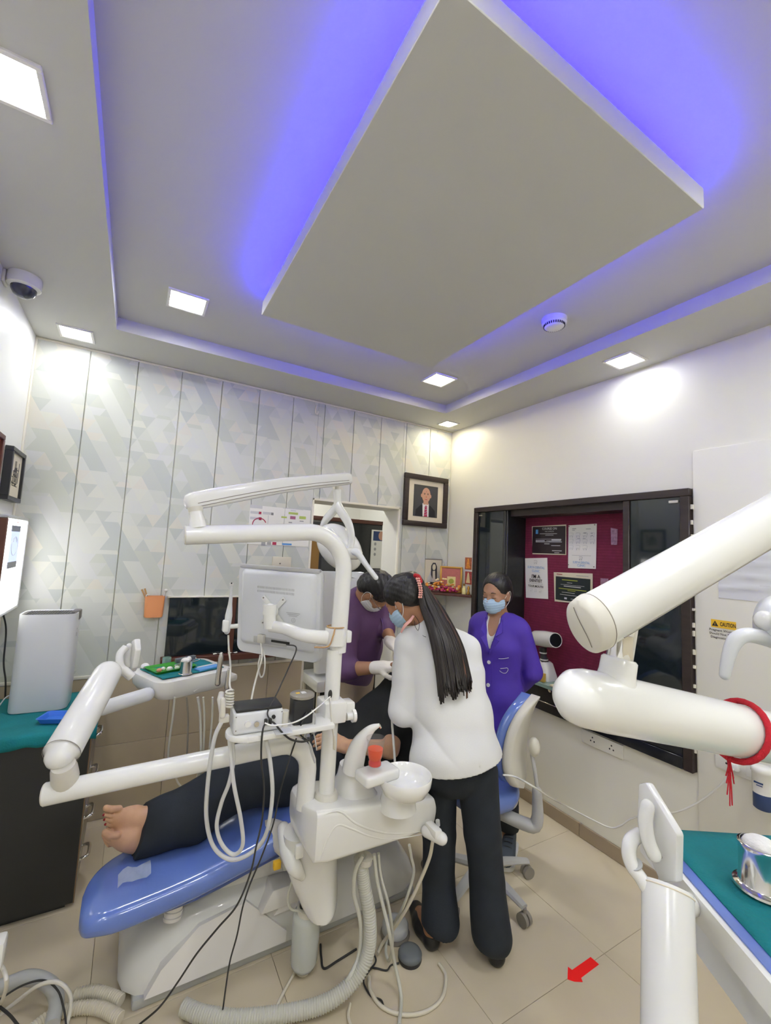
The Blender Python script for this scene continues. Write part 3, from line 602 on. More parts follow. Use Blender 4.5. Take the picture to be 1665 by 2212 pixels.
# tray slab
TZ = 0.985
cF, cL, cR = PZ(352, 1476, TZ), PZ(288, 1446, TZ), PZ(486, 1470, TZ)
ey = nrm(cL-cF); ey[2] = 0; ey = nrm(ey); ex = np.cross(ey, A(0, 0, 1)); wX = 0.325; wY = 0.285
TO = cF + ex*wX/2 + ey*wY/2
Rt = np.stack([ex, ey, A(0, 0, 1)], 1)
TEX, TEY = ex, ey
def TR(u, v, z=0.0): return TO + TEX*u*0.95 + TEY*v*0.87 + A(0, 0, z)
b = B(); R = []
for z, s in ((-0.085, 0.80), (-0.079, 0.88), (-0.05, 0.97), (-0.012, 1.0), (0.0, 0.99), (0.001, 0.95)):
    R.append(np.array([TR(p*s+ (1-s)*0.05, q*s, z) for p, q in rrect((wX+0.045)/0.95, (wY+0.02)/0.87, 0.06, 6)]))
b.rings(R); tray = b.part('tray_table', 'plastic', unit, 45)
b = B(); b.tube([TR(-0.02, -0.158, -0.066), TR(0.03, -0.163, -0.045), TR(0.09, -0.163, -0.036), TR(0.175, -0.155, -0.018)], 0.006, 8, 5); b.part('ridge', 'plastic', tray, 60)
b = B(); b.box(TR(0.19, -0.02, -0.045), (0.05, 0.26, 0.035), Rt, 0.012); b.part('handpiece_rail', 'plastic_warm', tray)
# upright handle plate at the left of the tray
c = P(290, 1414, 1.72); ux = nrm(P(303, 1400, 1.66)-P(275, 1398, 1.78)); ux[2] = 0; ux = nrm(ux); uy = nrm(A(0, 0, 1)+ux*0.12); uz = np.cross(ux, uy)
b = B(); b.prism([(-0.032, -0.05), (0.012, -0.068), (0.035, -0.045), (0.042, 0.028), (0.012, 0.066), (-0.022, 0.052), (-0.036, 0.0)], c, ux, uy, uz, 0.024, 0.006); pl_ = b.part('handle_plate', 'plastic', tray)
b = B(); b.tube([c-uz*-0.02+uy*0.035-ux*0.01, c+uz*0.02+uy*0.02-ux*0.012, c+uz*0.02-uy*0.02-ux*0.005, c+uz*0.014-uy*0.04+ux*0.0], 0.011, 12, 5, round_end=True); b.part('grip', 'plastic', pl_, 60)
b = B(); b.tube([P(272, 1398, 1.68), P(260, 1412, 1.66), P(258, 1428, 1.65), P(262, 1442, 1.65), P(280, 1458, 1.66)], 0.014, 12, 5); b.tube([P(236, 1448, 1.61), P(262, 1446, 1.65), P(284, 1462, 1.67)], 0.017, 12, 4); b.part('tray_bracket', 'plastic', tray, 60)
# instrument hoses hanging from the tray
for x0, x1, yb, m, r in ((377, 365, 1608, 'hose_grey', 0.0042), (403, 405, 1600, 'seam', 0.0036), (427, 434, 1640, 'hose_grey', 0.0055), (439, 440, 1605, 'hose_grey', 0.0042), (459, 453, 1610, 'hose_grey', 0.0042)):
    b = B(); b.tube([P(x0, 1506, 1.86), P((x0+x1)/2+2, 1550, 1.87), P(x1, yb, 1.88), P(x1-2, yb+40, 1.9)], r, 8, 5); b.part('hose', m, tray, 60)
b = B(); b.tube([P(372, 1640, 1.9), P(384, 1690, 1.9), P(405, 1702, 1.9), P(425, 1680, 1.9), P(432, 1640, 1.9)], 0.0042, 8, 6); b.part('hose', 'hose_beige', tray, 60)
b = B(); b.tube([P(388, 1695, 1.92), P(398, 1725, 1.95), P(410, 1750, 1.97)], 0.004, 8, 5); b.part('hose', 'hose_beige', tray, 60)
for x0, y0, x1, y1, d, r in ((478, 1412, 471, 1462, 1.86, 0.011), (494, 1445, 491, 1472, 1.84, 0.009)):
    b = B(); b.tube([P(x0, y0, d), P(x0-1, y0+10, d), P(x1, y1, d), P(x1-1, y1+14, d)], [r*0.6, r, r, r*1.1], 12, 4, round_end=True); b.part('handpiece', 'brushed', tray, 60)
b = B(); b.tube([P(479, 1496, 1.8), P(476, 1510, 1.78), P(480, 1540, 1.74)], [0.012, 0.014, 0.012], 10); b.part('hose_holder', 'plastic_warm', tray)
# hoses of the unit: corrugated suction hose and thinner ones
def corrugated(pts, r, pitch=0.0085, amp=0.0028, n=14):
    p = smooth_path(pts, 24); s = np.concatenate([[0], np.cumsum(np.linalg.norm(np.diff(p, axis=0), axis=1))]); k = int(s[-1]/pitch)*4
    t = np.linspace(0, s[-1], k); q = np.stack([np.interp(t, s, p[:, i]) for i in range(3)], 1)
    rr = r + amp*np.array([0, 1, 1, 0])[np.arange(k) % 4] - amp*0.5
    bb = B(); bb.tube(q, rr, n); return bb
FZ = 0.031
c_pts = [P(778, 1850, 1.60), P(786, 1910, 1.60), P(798, 1980, 1.58), P(796, 2050, 1.56), PZ(770, 2110, 0.09), PZ(715, 2160, 0.05), PZ(640, 2185, FZ), PZ(520, 2200, FZ), PZ(440, 2192, FZ), PZ(395, 2175, FZ)]
corrugated(c_pts, 0.0235).part('suction_hose', 'hose_grey', unit, 30, label='grey corrugated suction hose')
for pts, r, m in (([P(784, 1848, 1.58), P(768, 1880, 1.57), P(764, 1930, 1.57), P(778, 1990, 1.57), P(776, 2060, 1.56), PZ(755, 2110, 0.10), PZ(735, 2140, 0.06), PZ(690, 2190, 0.02)], 0.0075, 'hose_grey'),
                  ([P(808, 1845, 1.60), P(814, 1900, 1.60), P(828, 1960, 1.58), P(842, 2020, 1.56), PZ(852, 2080, 0.08), PZ(866, 2150, 0.012), PZ(862, 2215, 0.012)], 0.0065, 'hose_grey'),
                  ([P(817, 1843, 1.62), P(822, 1890, 1.62), P(840, 1960, 1.60), P(848, 2030, 1.62), PZ(840, 2075, 0.03), PZ(833, 2050, 0.02), PZ(842, 2010, 0.03), P(870, 1960, 1.66), P(893, 1890, 1.66), P(888, 1850, 1.64), P(884, 1825, 1.63)], 0.0055, 'hose_grey'),
                  ([P(935, 1815, 1.62), P(925, 1860, 1.64), P(890, 1940, 1.66), P(858, 1995, 1.68), PZ(828, 2035, 0.02), PZ(815, 2060, 0.012)], 0.0065, 'hose_beige')):
    b = B(); b.tube(pts, r, 10, 8); b.part('hose', m, unit, 60)
b = B(); b.tube([P(790, 1850, 1.60), P(788, 1862, 1.60)], 0.027, 16); b.part('hose_collar', 'plastic_warm', unit)
# white looped hose hanging from the shelf holder
b = B(); b.tube([P(478, 1560, 1.36), P(462, 1600, 1.37), P(449, 1690, 1.40), P(446, 1770, 1.44), P(462, 1830, 1.47), P(500, 1857, 1.48), P(545, 1840, 1.48), P(575, 1800, 1.47), P(588, 1720, 1.45), P(584, 1650, 1.43), P(575, 1600, 1.42)], 0.0068, 10, 8); b.part('hose', 'plastic_cool', unit, 60)
b = B(); b.tube([P(495, 1590, 1.37), P(500, 1650, 1.38), P(506, 1700, 1.39), P(520, 1770, 1.42), P(524, 1825, 1.44), P(505, 1846, 1.45), P(480, 1825, 1.45), P(468, 1785, 1.44), P(478, 1735, 1.42), P(495, 1690, 1.40), P(504, 1640, 1.39), P(500, 1590, 1.38)], 0.0065, 10, 8); b.part('hose', 'plastic_cool', unit, 60)
b = B(); b.tube([P(481, 1512, 1.36), P(480, 1545, 1.36)], [0.008, 0.010], 12, round_end=True); b.box(P(484, 1552, 1.37), (0.03, 0.02, 0.024), None, 0.004); b.part('syringe_holder', 'plastic_warm', shelf, 60)
# ================================================================ monitor on the pole
TL, TRc, BL, BR = P(522, 1222, 1.82), P(700, 1228, 1.68), P(508, 1400, 1.82), P(693, 1437, 1.68)
mc = (TL+TRc+BL+BR)/4; mr = nrm(TRc-TL+BR-BL); mu = nrm(TL-BL+TRc-BR); mu = nrm(mu-mr*(mr @ mu)); mn = np.cross(mr, mu)
if mn @ FW > 0: mn = -mn
MW, MH = np.linalg.norm(TRc-TL), np.linalg.norm(TL-BL)*0.5+np.linalg.norm(TRc-BR)*0.5
Rm = np.stack([mr, mu, mn], 1)
def MP(u, v, d=0.0): return mc + mr*u + mu*v + mn*d
mon = thing('monitor', 'white monitor seen from behind, clamped to the light pole', 'monitor', mc-A(0, 0, MH/2))
b = B(); R = []
for d, s, r in ((-0.018, 0.985, 0.02), (-0.014, 1.0, 0.025), (0.004, 1.0, 0.03), (0.010, 0.985, 0.03)): R.append(np.array([MP(p, q, d) for p, q in rrect(MW*s, MH*s, r, 5)]))
b.rings(R); shell = b.part('housing', 'plastic_cool', mon, 40)
b = B(); R = []
for d, w_, h_ in ((0.008, MW*0.90, MH*0.86), (0.016, MW*0.885, MH*0.84), (0.024, MW*0.84, MH*0.79), (0.027, MW*0.80, MH*0.76)): R.append(np.array([MP(p+0.002, q+0.012, d) for p, q in rrect(w_, h_, 0.02, 4)]))
b.rings(R); b.part('rear_panel', 'plastic_cool', mon, 40)
b = B(); b.box(MP(0, MH/2-0.006, 0.004), (MW*0.96, 0.016, 0.022), Rm, 0.005); b.part('top_bezel', 'stool_grey', mon)
b = B(); b.box(MP(0, 0, -0.0185), (MW*0.92, MH*0.86, 0.002), Rm); b.part('screen', 'black_gloss', mon, 0)
b = B()
for k in range(26):
    for v in (0.098, 0.082): b.box(MP(-0.085+k*0.0068, v, 0.0275), (0.0018, 0.009, 0.001), Rm)
b.part('vent_slots', 'ink_grey', shell, 0, kind='stuff')
b = B()
for sx, sy in ((1, 1), (1, -1), (-1, 1), (-1, -1)): b.box(MP(-0.005+sx*0.026, 0.008+sy*0.028, 0.031), (0.075, 0.022, 0.006), Rm @ np.array([[0.68*sx*sy if False else 0.7, -0.71*sx*sy, 0], [0.71*sx*sy, 0.7, 0], [0, 0, 1]]), 0.003)
b.part('mount_plate', 'plastic', mon)
for sx, sy in ((1, 1), (1, -1), (-1, 1), (-1, -1)):
    b = B(); b.ell(MP(-0.005+sx*0.046, 0.008+sy*0.050, 0.035), 0.0035, None, 8, 4); b.part('screw', 'seam', mon)
hub = MP(-0.005, 0.008, 0.034)
b = B(); b.tube([hub, hub+mn*0.035], [0.026, 0.024], 20); b.part('hub', 'plastic', mon)
b = B(); b.tube([hub+mn*0.034, hub+mn*0.038], [0.008, 0.008], 10); b.part('bolt', 'seam', mon)
ka = P(583, 1315, 1.62); kb2 = P(583, 1352, 1.615); pc = A(pole_x, pole_y, P(707, 1380, 1.56)[2])
b = B(); b.tube([hub+mn*0.02, ka], [0.02, 0.021], 16, round_end=True); b.tube([ka+A(0, 0, 0.016), ka-A(0, 0, 0.02)], 0.025, 20); b.tube([ka-A(0, 0, 0.018), kb2-A(0, 0, 0.008)], 0.023, 20)
b.tube([kb2, P(615, 1358, 1.60), P(655, 1372, 1.57), pc+A(-0.035, -0.004, -0.004)], [0.021, 0.021, 0.023, 0.026], 16, 5, flat=(0.8, 1.05)); b.part('monitor_arm', 'plastic', mon, 50)
b = B(); b.lathe([(0.030, -0.033), (0.040, -0.03), (0.040, 0.03), (0.030, 0.033)], pc, None, 24); b.box(pc+A(0.045, -0.005, 0), (0.022, 0.045, 0.045), None, 0.006); b.part('pole_clamp', 'plastic', mon)
b = B(); b.tube([pc+A(0.034*math.cos(a), 0.034*math.sin(a), 0.036) for a in np.linspace(0, 2*math.pi, 20)[:-1]], 0.0026, 8, closed=True); b.tube([pc+A(-0.02, -0.035, 0.036), pc+A(-0.03, -0.044, 0.01), pc+A(-0.045, -0.04, -0.026), pc+A(-0.09, -0.02, -0.03)], 0.003, 6, 5); b.part('tie_cord', 'bamboo', mon, 60, label='orange brown cord tied round the pole clamp')
b = B(); b.box(MP(-0.02, -0.115, 0.022), (0.16, 0.028, 0.012), Rm, 0.003); b.part('port_bay', 'stool_grey', mon)
b = B(); b.box(MP(0.03, -0.112, 0.0285), (0.085, 0.009, 0.002), Rm); b.part('port_strip', 'dark_hole', mon, 0)
b = B(); b.box(MP(-0.055, -0.108, 0.036), (0.030, 0.034, 0.016), Rm, 0.003); b.part('cable_plug', 'plastic_warm', mon)
b = B()
for k in range(3): b.box(MP(0.085, 0.008-k*0.006, 0.0278), (0.062-0.012*k, 0.0016, 0.0006), Rm)
for k in range(5): b.box(MP(0.087-0.006+k*0.003, -0.057, 0.0278), (0.0016, 0.016, 0.0006), Rm)
b.part('rating_print', 'ink_grey', shell, 0, kind='stuff')
b = B(); b.tube([MP(0.087+0.008*math.cos(a), -0.02+0.009*math.sin(a), 0.0278) for a in np.linspace(0, 6.283, 16)[:-1]], 0.0006, 4, closed=True); b.tube([MP(0.087, -0.014, 0.0278), MP(0.087, -0.026, 0.0278)], 0.0007, 4); b.part('symbol_print', 'ink_grey', shell, 0)
# ================================================================ intraoral camera in its holder left of the monitor
ic = thing('intraoral_camera', 'slim white intraoral camera wand held beside the monitor', 'dental camera', P(490, 1370, 1.70))
b = B(); b.tube([P(500, 1262, 1.70), P(499, 1285, 1.70), P(497, 1305, 1.70), P(494, 1330, 1.70), P(490, 1362, 1.70)], [0.0075, 0.0075, 0.010, 0.017, 0.015], 14, 4, flat=(1, 0.8), round_end=True); b.part('wand', 'plastic_cool', ic, 60)
b = B(); b.box(P(500, 1262, 1.69), (0.016, 0.012, 0.014), None, 0.003); b.part('camera_head', 'plastic', ic)
b = B(); b.ell(P(500, 1260, 1.682), 0.003, None, 8, 5); b.part('lens', 'dark_hole', ic)
b = B(); b.box(P(487, 1352, 1.69), (0.022, 0.03, 0.045), None, 0.005); b.tube([P(490, 1354, 1.70), P(515, 1352, 1.70)], 0.009, 10); b.part('holder', 'plastic', ic)
b = B(); cc = [P(493, 1372, 1.70), P(494, 1400, 1.69), P(498, 1440, 1.64), P(496, 1475, 1.56), P(498, 1488, 1.5)]
for k in range(48):
    q = P(496, 1492+k*0.72, 1.40); a = k*2*math.pi/8; cc.append(q+A(0.011*math.cos(a), 0.011*math.sin(a), 0))
b.tube(cc, 0.0036, 8, 3); b.part('coiled_cable', 'plastic_warm', ic, 60)
# ================================================================ things on the accessory shelf
bo = P(553, 1551, 1.42); bo[2] = SHZ+0.040
ex = nrm(sh1-sh0); ey = np.cross(A(0, 0, 1), ex); Rb = np.stack([ex, ey, A(0, 0, 1)], 1)
cb = thing('control_box', 'white camera control box with black top and sockets on the pole shelf', 'electronic box', A(bo[0], bo[1], SHZ+0.001))
b = B(); b.box(bo-A(0, 0, 0.003), (0.155, 0.095, 0.068), Rb, 0.010, 3); b.part('case', 'plastic_cool', cb)
b = B(); b.box(bo+A(0, 0, 0.035), (0.146, 0.090, 0.010), Rb, 0.004); b.part('top_cover', 'black_plastic', cb)
fb = bo-ey*0.0475
for u, v, r, m in ((-0.035, -0.004, 0.010, 'plastic'), (-0.008, -0.008, 0.008, 'brushed'), (0.045, 0.008, 0.006, 'dark_hole')):
    b = B(); b.tube([fb+ex*u+A(0, 0, v)+ey*0.002, fb+ex*u+A(0, 0, v)-ey*0.006], r, 14); b.part('socket', m, cb)
for u in (0.020, 0.034):
    b = B(); b.box(fb+ex*u+A(0, 0, -0.004)-ey*0.005, (0.009, 0.012, 0.018), Rb, 0.002); b.part('plug', 'black_rubber', cb)
for u, v in ((-0.07, -0.022), (0.07, -0.022), (-0.072, 0.02), (0.072, 0.02)):
    b = B(); b.ell(fb+ex*u+A(0, 0, v), 0.002, None, 8, 4); b.part('screw', 'seam', cb)
so = P(651, 1525, 1.49); so[2] = SHZ+0.043
sp_ = thing('black_canister', 'small black box with a round brown lid on the pole shelf', 'container', A(so[0], so[1], SHZ+0.001))
b = B(); b.box(so, (0.068, 0.06, 0.080), Rb, 0.004); b.part('case', 'black_plastic', sp_)
b = B(); b.lathe([(0.038, 0.041), (0.042, 0.044), (0.042, 0.052), (0.038, 0.055)], so, None, 28); lid = b.part('lid', 'grey_lid', sp_)
b = B(); b.box(so+A(0, 0, 0.0555)-ex*0.016, (0.013, 0.010, 0.001), Rb); b.part('yellow_print', 'yellow', lid, 0)
b = B(); b.box(so+A(0, 0, 0.0555)+ex*0.004, (0.016, 0.022, 0.001), Rb); b.part('white_print', 'ink_light', lid, 0)
so2 = P(614, 1535, 1.45); so2[2] = SHZ+0.026
b = B(); b.tube([so2-A(0, 0, 0.025), so2+A(0, 0, 0.024)], 0.016, 16); b.thing('small_pot', 'plastic_warm', 'small cream pot between the control box and the black canister', 'container')
b = B(); q = P(612, 1567, 1.40); q[2] = SHZ+0.0015; b.box(q, (0.055, 0.04, 0.002), Rb); b.thing('paper_note', 'paper_grey', 'pale bluish slip of paper on the pole shelf', 'paper')
# ================================================================ cup, bowl things
cu = P(809, 1655, 1.53)
cup = thing('cup', 'clear disposable cup of red mouthwash beside the white spittoon bowl', 'cup', cu)
b = B(); b.lathe([(0.020, 0.0), (0.024, 0.004), (0.024, 0.016), (0.021, 0.022), (0.025, 0.030), (0.0335, 0.094), (0.035, 0.095), (0.035, 0.097), (0.0325, 0.096), (0.0240, 0.031), (0.0200, 0.022), (0.0230, 0.015), (0.0225, 0.005), (0.010, 0.0035)], cu, None, 28); b.part('cup_wall', 'clear', cup, 60)
b = B(); b.lathe([(0.021, 0.0045), (0.0224, 0.006), (0.0224, 0.015), (0.0196, 0.022), (0.0210, 0.025)], cu, None, 24); b.part('red_liquid', 'red_liquid', cup, 60)
b = B(); b.lathe([(0.0210, 0.0253), (0.0236, 0.031), (0.0272, 0.060), (0.027, 0.0605)], cu, None, 24); b.part('orange_liquid', 'orange_liquid', cup, 60)
# ================================================================ things on the instrument tray
def tray_box(u, v, z, sx, sy, sz, rot=0.0):
    sx *= 0.95
   
    c, s = math.cos(rot), math.sin(rot); return TR(u, v, z), (sx, sy, sz), Rt @ np.array([[c, -s, 0], [s, c, 0], [0, 0, 1]])
b = B(); R = []
G = [[TR(-0.155+0.31*i/14, -0.125+0.26*j/12, 0.0055+0.0012*math.sin(i*1.3+j)+0.001*math.sin(j*2.1)) for j in range(13)] for i in range(15)]
b.sheet(G); o = b.thing('drape', 'teal_cloth', 'teal drape spread over the instrument tray', 'cloth', ang=60)
md = o.modifiers.new('thick', 'SOLIDIFY'); md.thickness = 0.0015
gt = thing('instrument_tray', 'bright green shallow tray of instruments on the teal drape', 'tray', TR(-0.05, 0.03, 0.005))
b = B(); R = []
for w_, h_, z in ((0.185, 0.135, 0.005), (0.20, 0.15, 0.018), (0.205, 0.155, 0.019), (0.196, 0.146, 0.018), (0.18, 0.13, 0.008)): R.append(np.array([TR(-0.05+p, 0.03+q, z) for p, q in rrect(w_, h_, 0.012, 3)]))
b.rings(R); b.part('tray_dish', 'green_tray', gt, 40)
b = B()
for k, (x, y, rr) in enumerate(((-0.122, -0.005, 0.012), (-0.092, 0.020, 0.010), (-0.078, -0.018, 0.014), (-0.038, -0.010, 0.011))):
    bb = B(); bb.ell(TR(x, y, 0.008+rr*0.8), (rr, rr*0.8, rr*0.8), None, 12, 8); bb.thing('cotton_ball', 'gauze_pink' if k == 0 else 'cotton', ['orange stained cotton ball at the left corner of the green tray', 'small white cotton ball beside the stained one', 'largest white cotton ball in the green tray', 'white cotton ball touching the largest one, nearer the steel cup'][k], 'cotton ball', group='cotton balls in the green tray')
b = B(); b.box(*tray_box(0.035, 0.055, 0.034, 0.11, 0.022, 0.022, 0.12), bev=0.004); b.thing('instrument_case', 'grey_pedal', 'dark grey bar shaped instrument lying on the green tray', 'instrument')
for k, (u, v, a, l, m) in enumerate(((0.02, 0.02, 0.25, 0.13, 'brushed'), (0.03, 0.0, 0.2, 0.12, 'brushed'))):
    c_, s_ = math.cos(a), math.sin(a); d = ex * 0 + (Rt @ A(c_, s_, 0)); o_ = TR(u, v, 0.026)
    b = B(); b.tube([o_-d*l/2, o_-d*l*0.4, o_+d*l*0.35, o_+d*l/2+A(0, 0, 0.008)], [0.0012, 0.003, 0.003, 0.001], 8, 3); b.thing('dental_probe', m, ['metal dental probe lying nearest the dark bar instrument', 'metal dental probe nearest the front of the green tray'][k], 'instrument', group='probes on the green tray')
b = B(); b.box(*tray_box(0.082, -0.092, 0.010, 0.12, 0.045, 0.008, 0.06), bev=0.002); b.thing('sealed_pouch', 'ink_blue', 'pale blue sealed pouch in front of the green tray', 'pouch')
b = B(); b.box(*tray_box(0.095, -0.052, 0.010, 0.10, 0.014, 0.006, 0.06), bev=0.002); b.thing('sealed_pouch', 'paper_grey', 'narrow grey white sealed pouch between blue pouch and green tray', 'pouch')
sc = TR(-0.040, -0.105, 0.006)
st = thing('steel_cup', 'small steel cup holding cotton on the middle unit\'s tray', 'cup', sc)
b = B(); b.lathe([(0.030, 0.0), (0.030, 0.003), (0.0265, 0.005), (0.0265, 0.056), (0.028, 0.058), (0.0255, 0.058), (0.0245, 0.01)], sc, None, 28); b.part('cup_wall', 'brushed', st, 40)
b = B(); b.ell(sc+A(-0.004, 0, 0.058), (0.020, 0.018, 0.014), None, 14, 8); b.ell(sc+A(0.010, 0.004, 0.062), (0.012, 0.012, 0.014), None, 12, 8); b.part('cotton_wad', 'cotton', st, 60)
b = B(); g = TR(-0.02, 0.145, 0.002); b.lathe([(0.018, 0), (0.02, 0.002), (0.02, 0.034), (0.018, 0.035), (0.018, 0.004)], g, None, 20); b.thing('glass_dish', 'glass_green', 'small greenish glass dish at the far edge of the instrument tray', 'dish')
b = B(); g = TR(-0.135, 0.125, 0.002); b.ell(g+A(0, 0, 0.014), (0.018, 0.016, 0.014), None, 12, 8); b.thing('cotton_ball', 'cotton', 'white cotton ball at the far left corner of the instrument tray', 'cotton ball')
# ================================================================ loose cables
def cable(name, label, pts, r, m, cat='cable', sm=8):
    b = B(); b.tube(pts, r, 8, sm); return b.thing(name, m, label, cat, ang=60)
cable('power_cable', 'black cable from the control box sweeping down left to the bottom edge', [fb+ex*0.020-ey*0.012, P(567, 1580, 1.36), P(564, 1640, 1.37), P(570, 1700, 1.38), P(566, 1770, 1.38), P(553, 1830, 1.37), P(541, 1885, 1.36), P(512, 1955, 1.36), P(470, 2005, 1.36), P(425, 2060, 1.37), P(385, 2120, 1.38), P(345, 2175, 1.37), P(300, 2214, 1.37)], 0.0030, 'black_rubber')
cable('power_cable', 'black cable dropping from the pole shelf nearly straight to the floor below', [P(640, 1595, 1.50), P(622, 1650, 1.48), P(605, 1710, 1.47), P(590, 1780, 1.46), P(565, 1850, 1.45), P(540, 1910, 1.44), P(524, 1960, 1.43), P(512, 2020, 1.43), P(497, 2075, 1.44), P(488, 2130, 1.44), PZ(482, 2175, 0.06), PZ(476, 2216, 0.006)], 0.0028, 'black_rubber')
cable('monitor_cable', 'thin black cable from the monitor down to the control box', [MP(0.06, -0.118, 0.03), P(640, 1400, 1.54), P(622, 1445, 1.50), P(597, 1500, 1.44), P(578, 1538, 1.39), fb+ex*0.034-ey*0.012], 0.0024, 'black_rubber')
cable('monitor_cable', 'cream cable from the monitor plug to behind the control box', [MP(-0.055, -0.125, 0.038), P(566, 1420, 1.60), P(556, 1455, 1.58), P(546, 1495, 1.54), P(541, 1530, 1.50)], 0.0035, 'plastic_warm')
cable('monitor_cable', 'cream cable loop knotted below the monitor plug', [MP(-0.05, -0.13, 0.04), P(572, 1425, 1.59), P(570, 1455, 1.59), P(563, 1462, 1.59), P(558, 1440, 1.59), P(562, 1415, 1.59)], 0.003, 'plastic_warm')
cable('black_cable', 'black cable sagging under the pole shelf from the control box', [fb+ex*0.034-ey*0.010-A(0, 0, 0.004), P(592, 1562, 1.385), P(612, 1585, 1.39), P(630, 1598, 1.42), P(655, 1602, 1.44), P(672, 1592, 1.46), P(664, 1572, 1.48)], 0.0032, 'black_rubber')
cable('black_cable', 'black cable from the canister looping under the shelf clamp', [so+ex*0.01-ey*0.034, P(652, 1560, 1.45), P(648, 1585, 1.46), P(668, 1600, 1.47), P(676, 1580, 1.48), P(664, 1572, 1.47)], 0.0025, 'black_rubber')
cable('grey_cable', 'tangled grey cable hanging beneath the shelf clamp', [P(670, 1530, 1.48), P(680, 1545, 1.47), P(678, 1575, 1.47), P(668, 1598, 1.47), P(672, 1625, 1.47), P(680, 1648, 1.47), P(672, 1612, 1.47), P(660, 1590, 1.47), P(676, 1582, 1.47), P(684, 1620, 1.47)], 0.0022, 'stool_grey')
cable('white_cable', 'white cable running from the hole in the pole to the control box', [P(713, 1505, 1.52), P(690, 1525, 1.46), P(660, 1548, 1.42), P(630, 1562, 1.39), P(590, 1567, 1.37), P(572, 1562, 1.37)], 0.0026, 'plastic')
uc = thing('usb_cable', 'cream cable with a plug hanging down the light pole', 'cable', P(718, 1615, 1.50))
b = B(); b.tube([P(713, 1507, 1.515), P(714, 1530, 1.50), P(716, 1560, 1.50), P(721, 1590, 1.50)], 0.0033, 8, 6); b.part('cord', 'plastic_warm', uc, 60)
b = B(); b.tube([P(721, 1588, 1.50), P(722, 1602, 1.50), P(722, 1618, 1.50)], [0.005, 0.008, 0.008], 8, flat=(1, 0.6)); b.part('plug', 'hose_beige', uc, 50)
cable('black_cable', 'black cable lying along the base of the dental chair, beneath the corrugated hose', [PZ(692, 2040, 0.004), PZ(694, 2068, 0.004), PZ(700, 2092, 0.004), PZ(730, 2075, 0.004), PZ(770, 2050, 0.004)], 0.004, 'black_rubber')
cable('black_cable', 'black cable tangled on the floor left of the grey pedals', [PZ(800, 2050, 0.004), PZ(812, 2075, 0.004), PZ(795, 2100, 0.004), PZ(785, 2120, 0.004), PZ(800, 2150, 0.004), PZ(822, 2160, 0.004), PZ(828, 2172, 0.004)], 0.0032, 'black_rubber')
cable('pedal_cable', 'black cable running from the small dark pedal across the floor', [PZ(862, 2080, 0.006), PZ(845, 2085, 0.004), PZ(835, 2096, 0.004), PZ(815, 2092, 0.004), PZ(803, 2090, 0.004)], 0.003, 'black_rubber')
cable('floor_hose', 'beige hose making a wide loop on the floor around the shoes', [PZ(948, 2082, 0.007), PZ(957, 2095, 0.007), PZ(963, 2112, 0.007), PZ(955, 2155, 0.007), PZ(920, 2185, 0.007), PZ(870, 2192, 0.007), PZ(825, 2175, 0.007), PZ(800, 2140, 0.007), PZ(797, 2110, 0.007)], 0.0065, 'hose_beige', 'hose')
cable('floor_hose', 'beige hose leaving the bottom of the picture beside the corrugated hose', [PZ(640, 2095, 0.006), PZ(620, 2130, 0.006), PZ(600, 2170, 0.006), PZ(588, 2214, 0.006)], 0.006, 'hose_beige', 'hose')
cable('floor_hose', 'short beige hose below the big floor loop at the bottom edge', [PZ(756, 2168, 0.006), PZ(752, 2195, 0.006), PZ(760, 2220, 0.006)], 0.005, 'hose_beige', 'hose')
cable('suction_tube', 'white suction tube hanging from the assistant\'s left hand behind the spittoon', [P(853, 1480, 2.03), P(846, 1530, 1.96), P(847, 1565, 1.93), P(850, 1605, 1.91), P(853, 1655, 1.88), P(850, 1690, 1.84)], 0.0055, 'plastic', 'tube')
# ================================================================ pedals
pd1 = PZ(885, 2072, 0.0); ped = thing('foot_pedal', 'small dark grey round foot pedal on the floor nearest the camera', 'pedal', pd1)
b = B(); b.lathe([(0.045, 0), (0.047, 0.006), (0.046, 0.014)], pd1, None, 28); b.part('base', 'black_rubber', ped)
b = B(); b.lathe([(0.046, 0.014), (0.047, 0.022), (0.042, 0.030), (0.03, 0.034), (0.01, 0.035)], pd1, None, 28); b.part('cap', 'grey_pedal', ped, 60)
pd2 = PZ(853, 2018, 0.0); ped2 = thing('foot_pedal', 'larger grey foot control with a pale domed top behind the dark pedal', 'pedal', pd2)
b = B(); b.lathe([(0.060, 0), (0.062, 0.006), (0.058, 0.016)], pd2, None, 32); b.part('base', 'seam', ped2)
b = B(); b.lathe([(0.055, 0.016), (0.055, 0.04), (0.048, 0.048), (0.03, 0.052), (0.008, 0.053)], pd2, None, 32); b.part('cap', 'plastic_grey', ped2, 60)
# ================================================================ hoses in the near left corner
def big(px_list, r, m, name, label): b = B(); b.tube([PZ(x, y, z) for x, y, z in px_list], r, 16, 8); return b.thing(name, m, label, 'hose', ang=60)
big([(-60, 2150, 0.05), (0, 2132, 0.06), (60, 2112, 0.08), (105, 2125, 0.08), (122, 2160, 0.06), (112, 2216, 0.05)], 0.022, 'plastic_grey', 'grey_hose', 'smooth grey hose curling in the near left corner of the floor')
c_ = corrugated([PZ(160, 2150, 0.022), PZ(200, 2142, 0.022), PZ(240, 2152, 0.022), PZ(262, 2162, 0.022)], 0.018); c_.thing('corrugated_hose', 'hose_beige', 'upper of two beige corrugated hoses on the floor by the chair base', 'hose', ang=30)
c_ = corrugated([PZ(60, 2232, 0.02), PZ(110, 2195, 0.02), PZ(165, 2178, 0.02), PZ(215, 2178, 0.02), PZ(260, 2200, 0.02)], 0.018); c_.thing('corrugated_hose', 'hose_beige', 'lower of two beige corrugated hoses on the floor by the chair base', 'hose', ang=30)
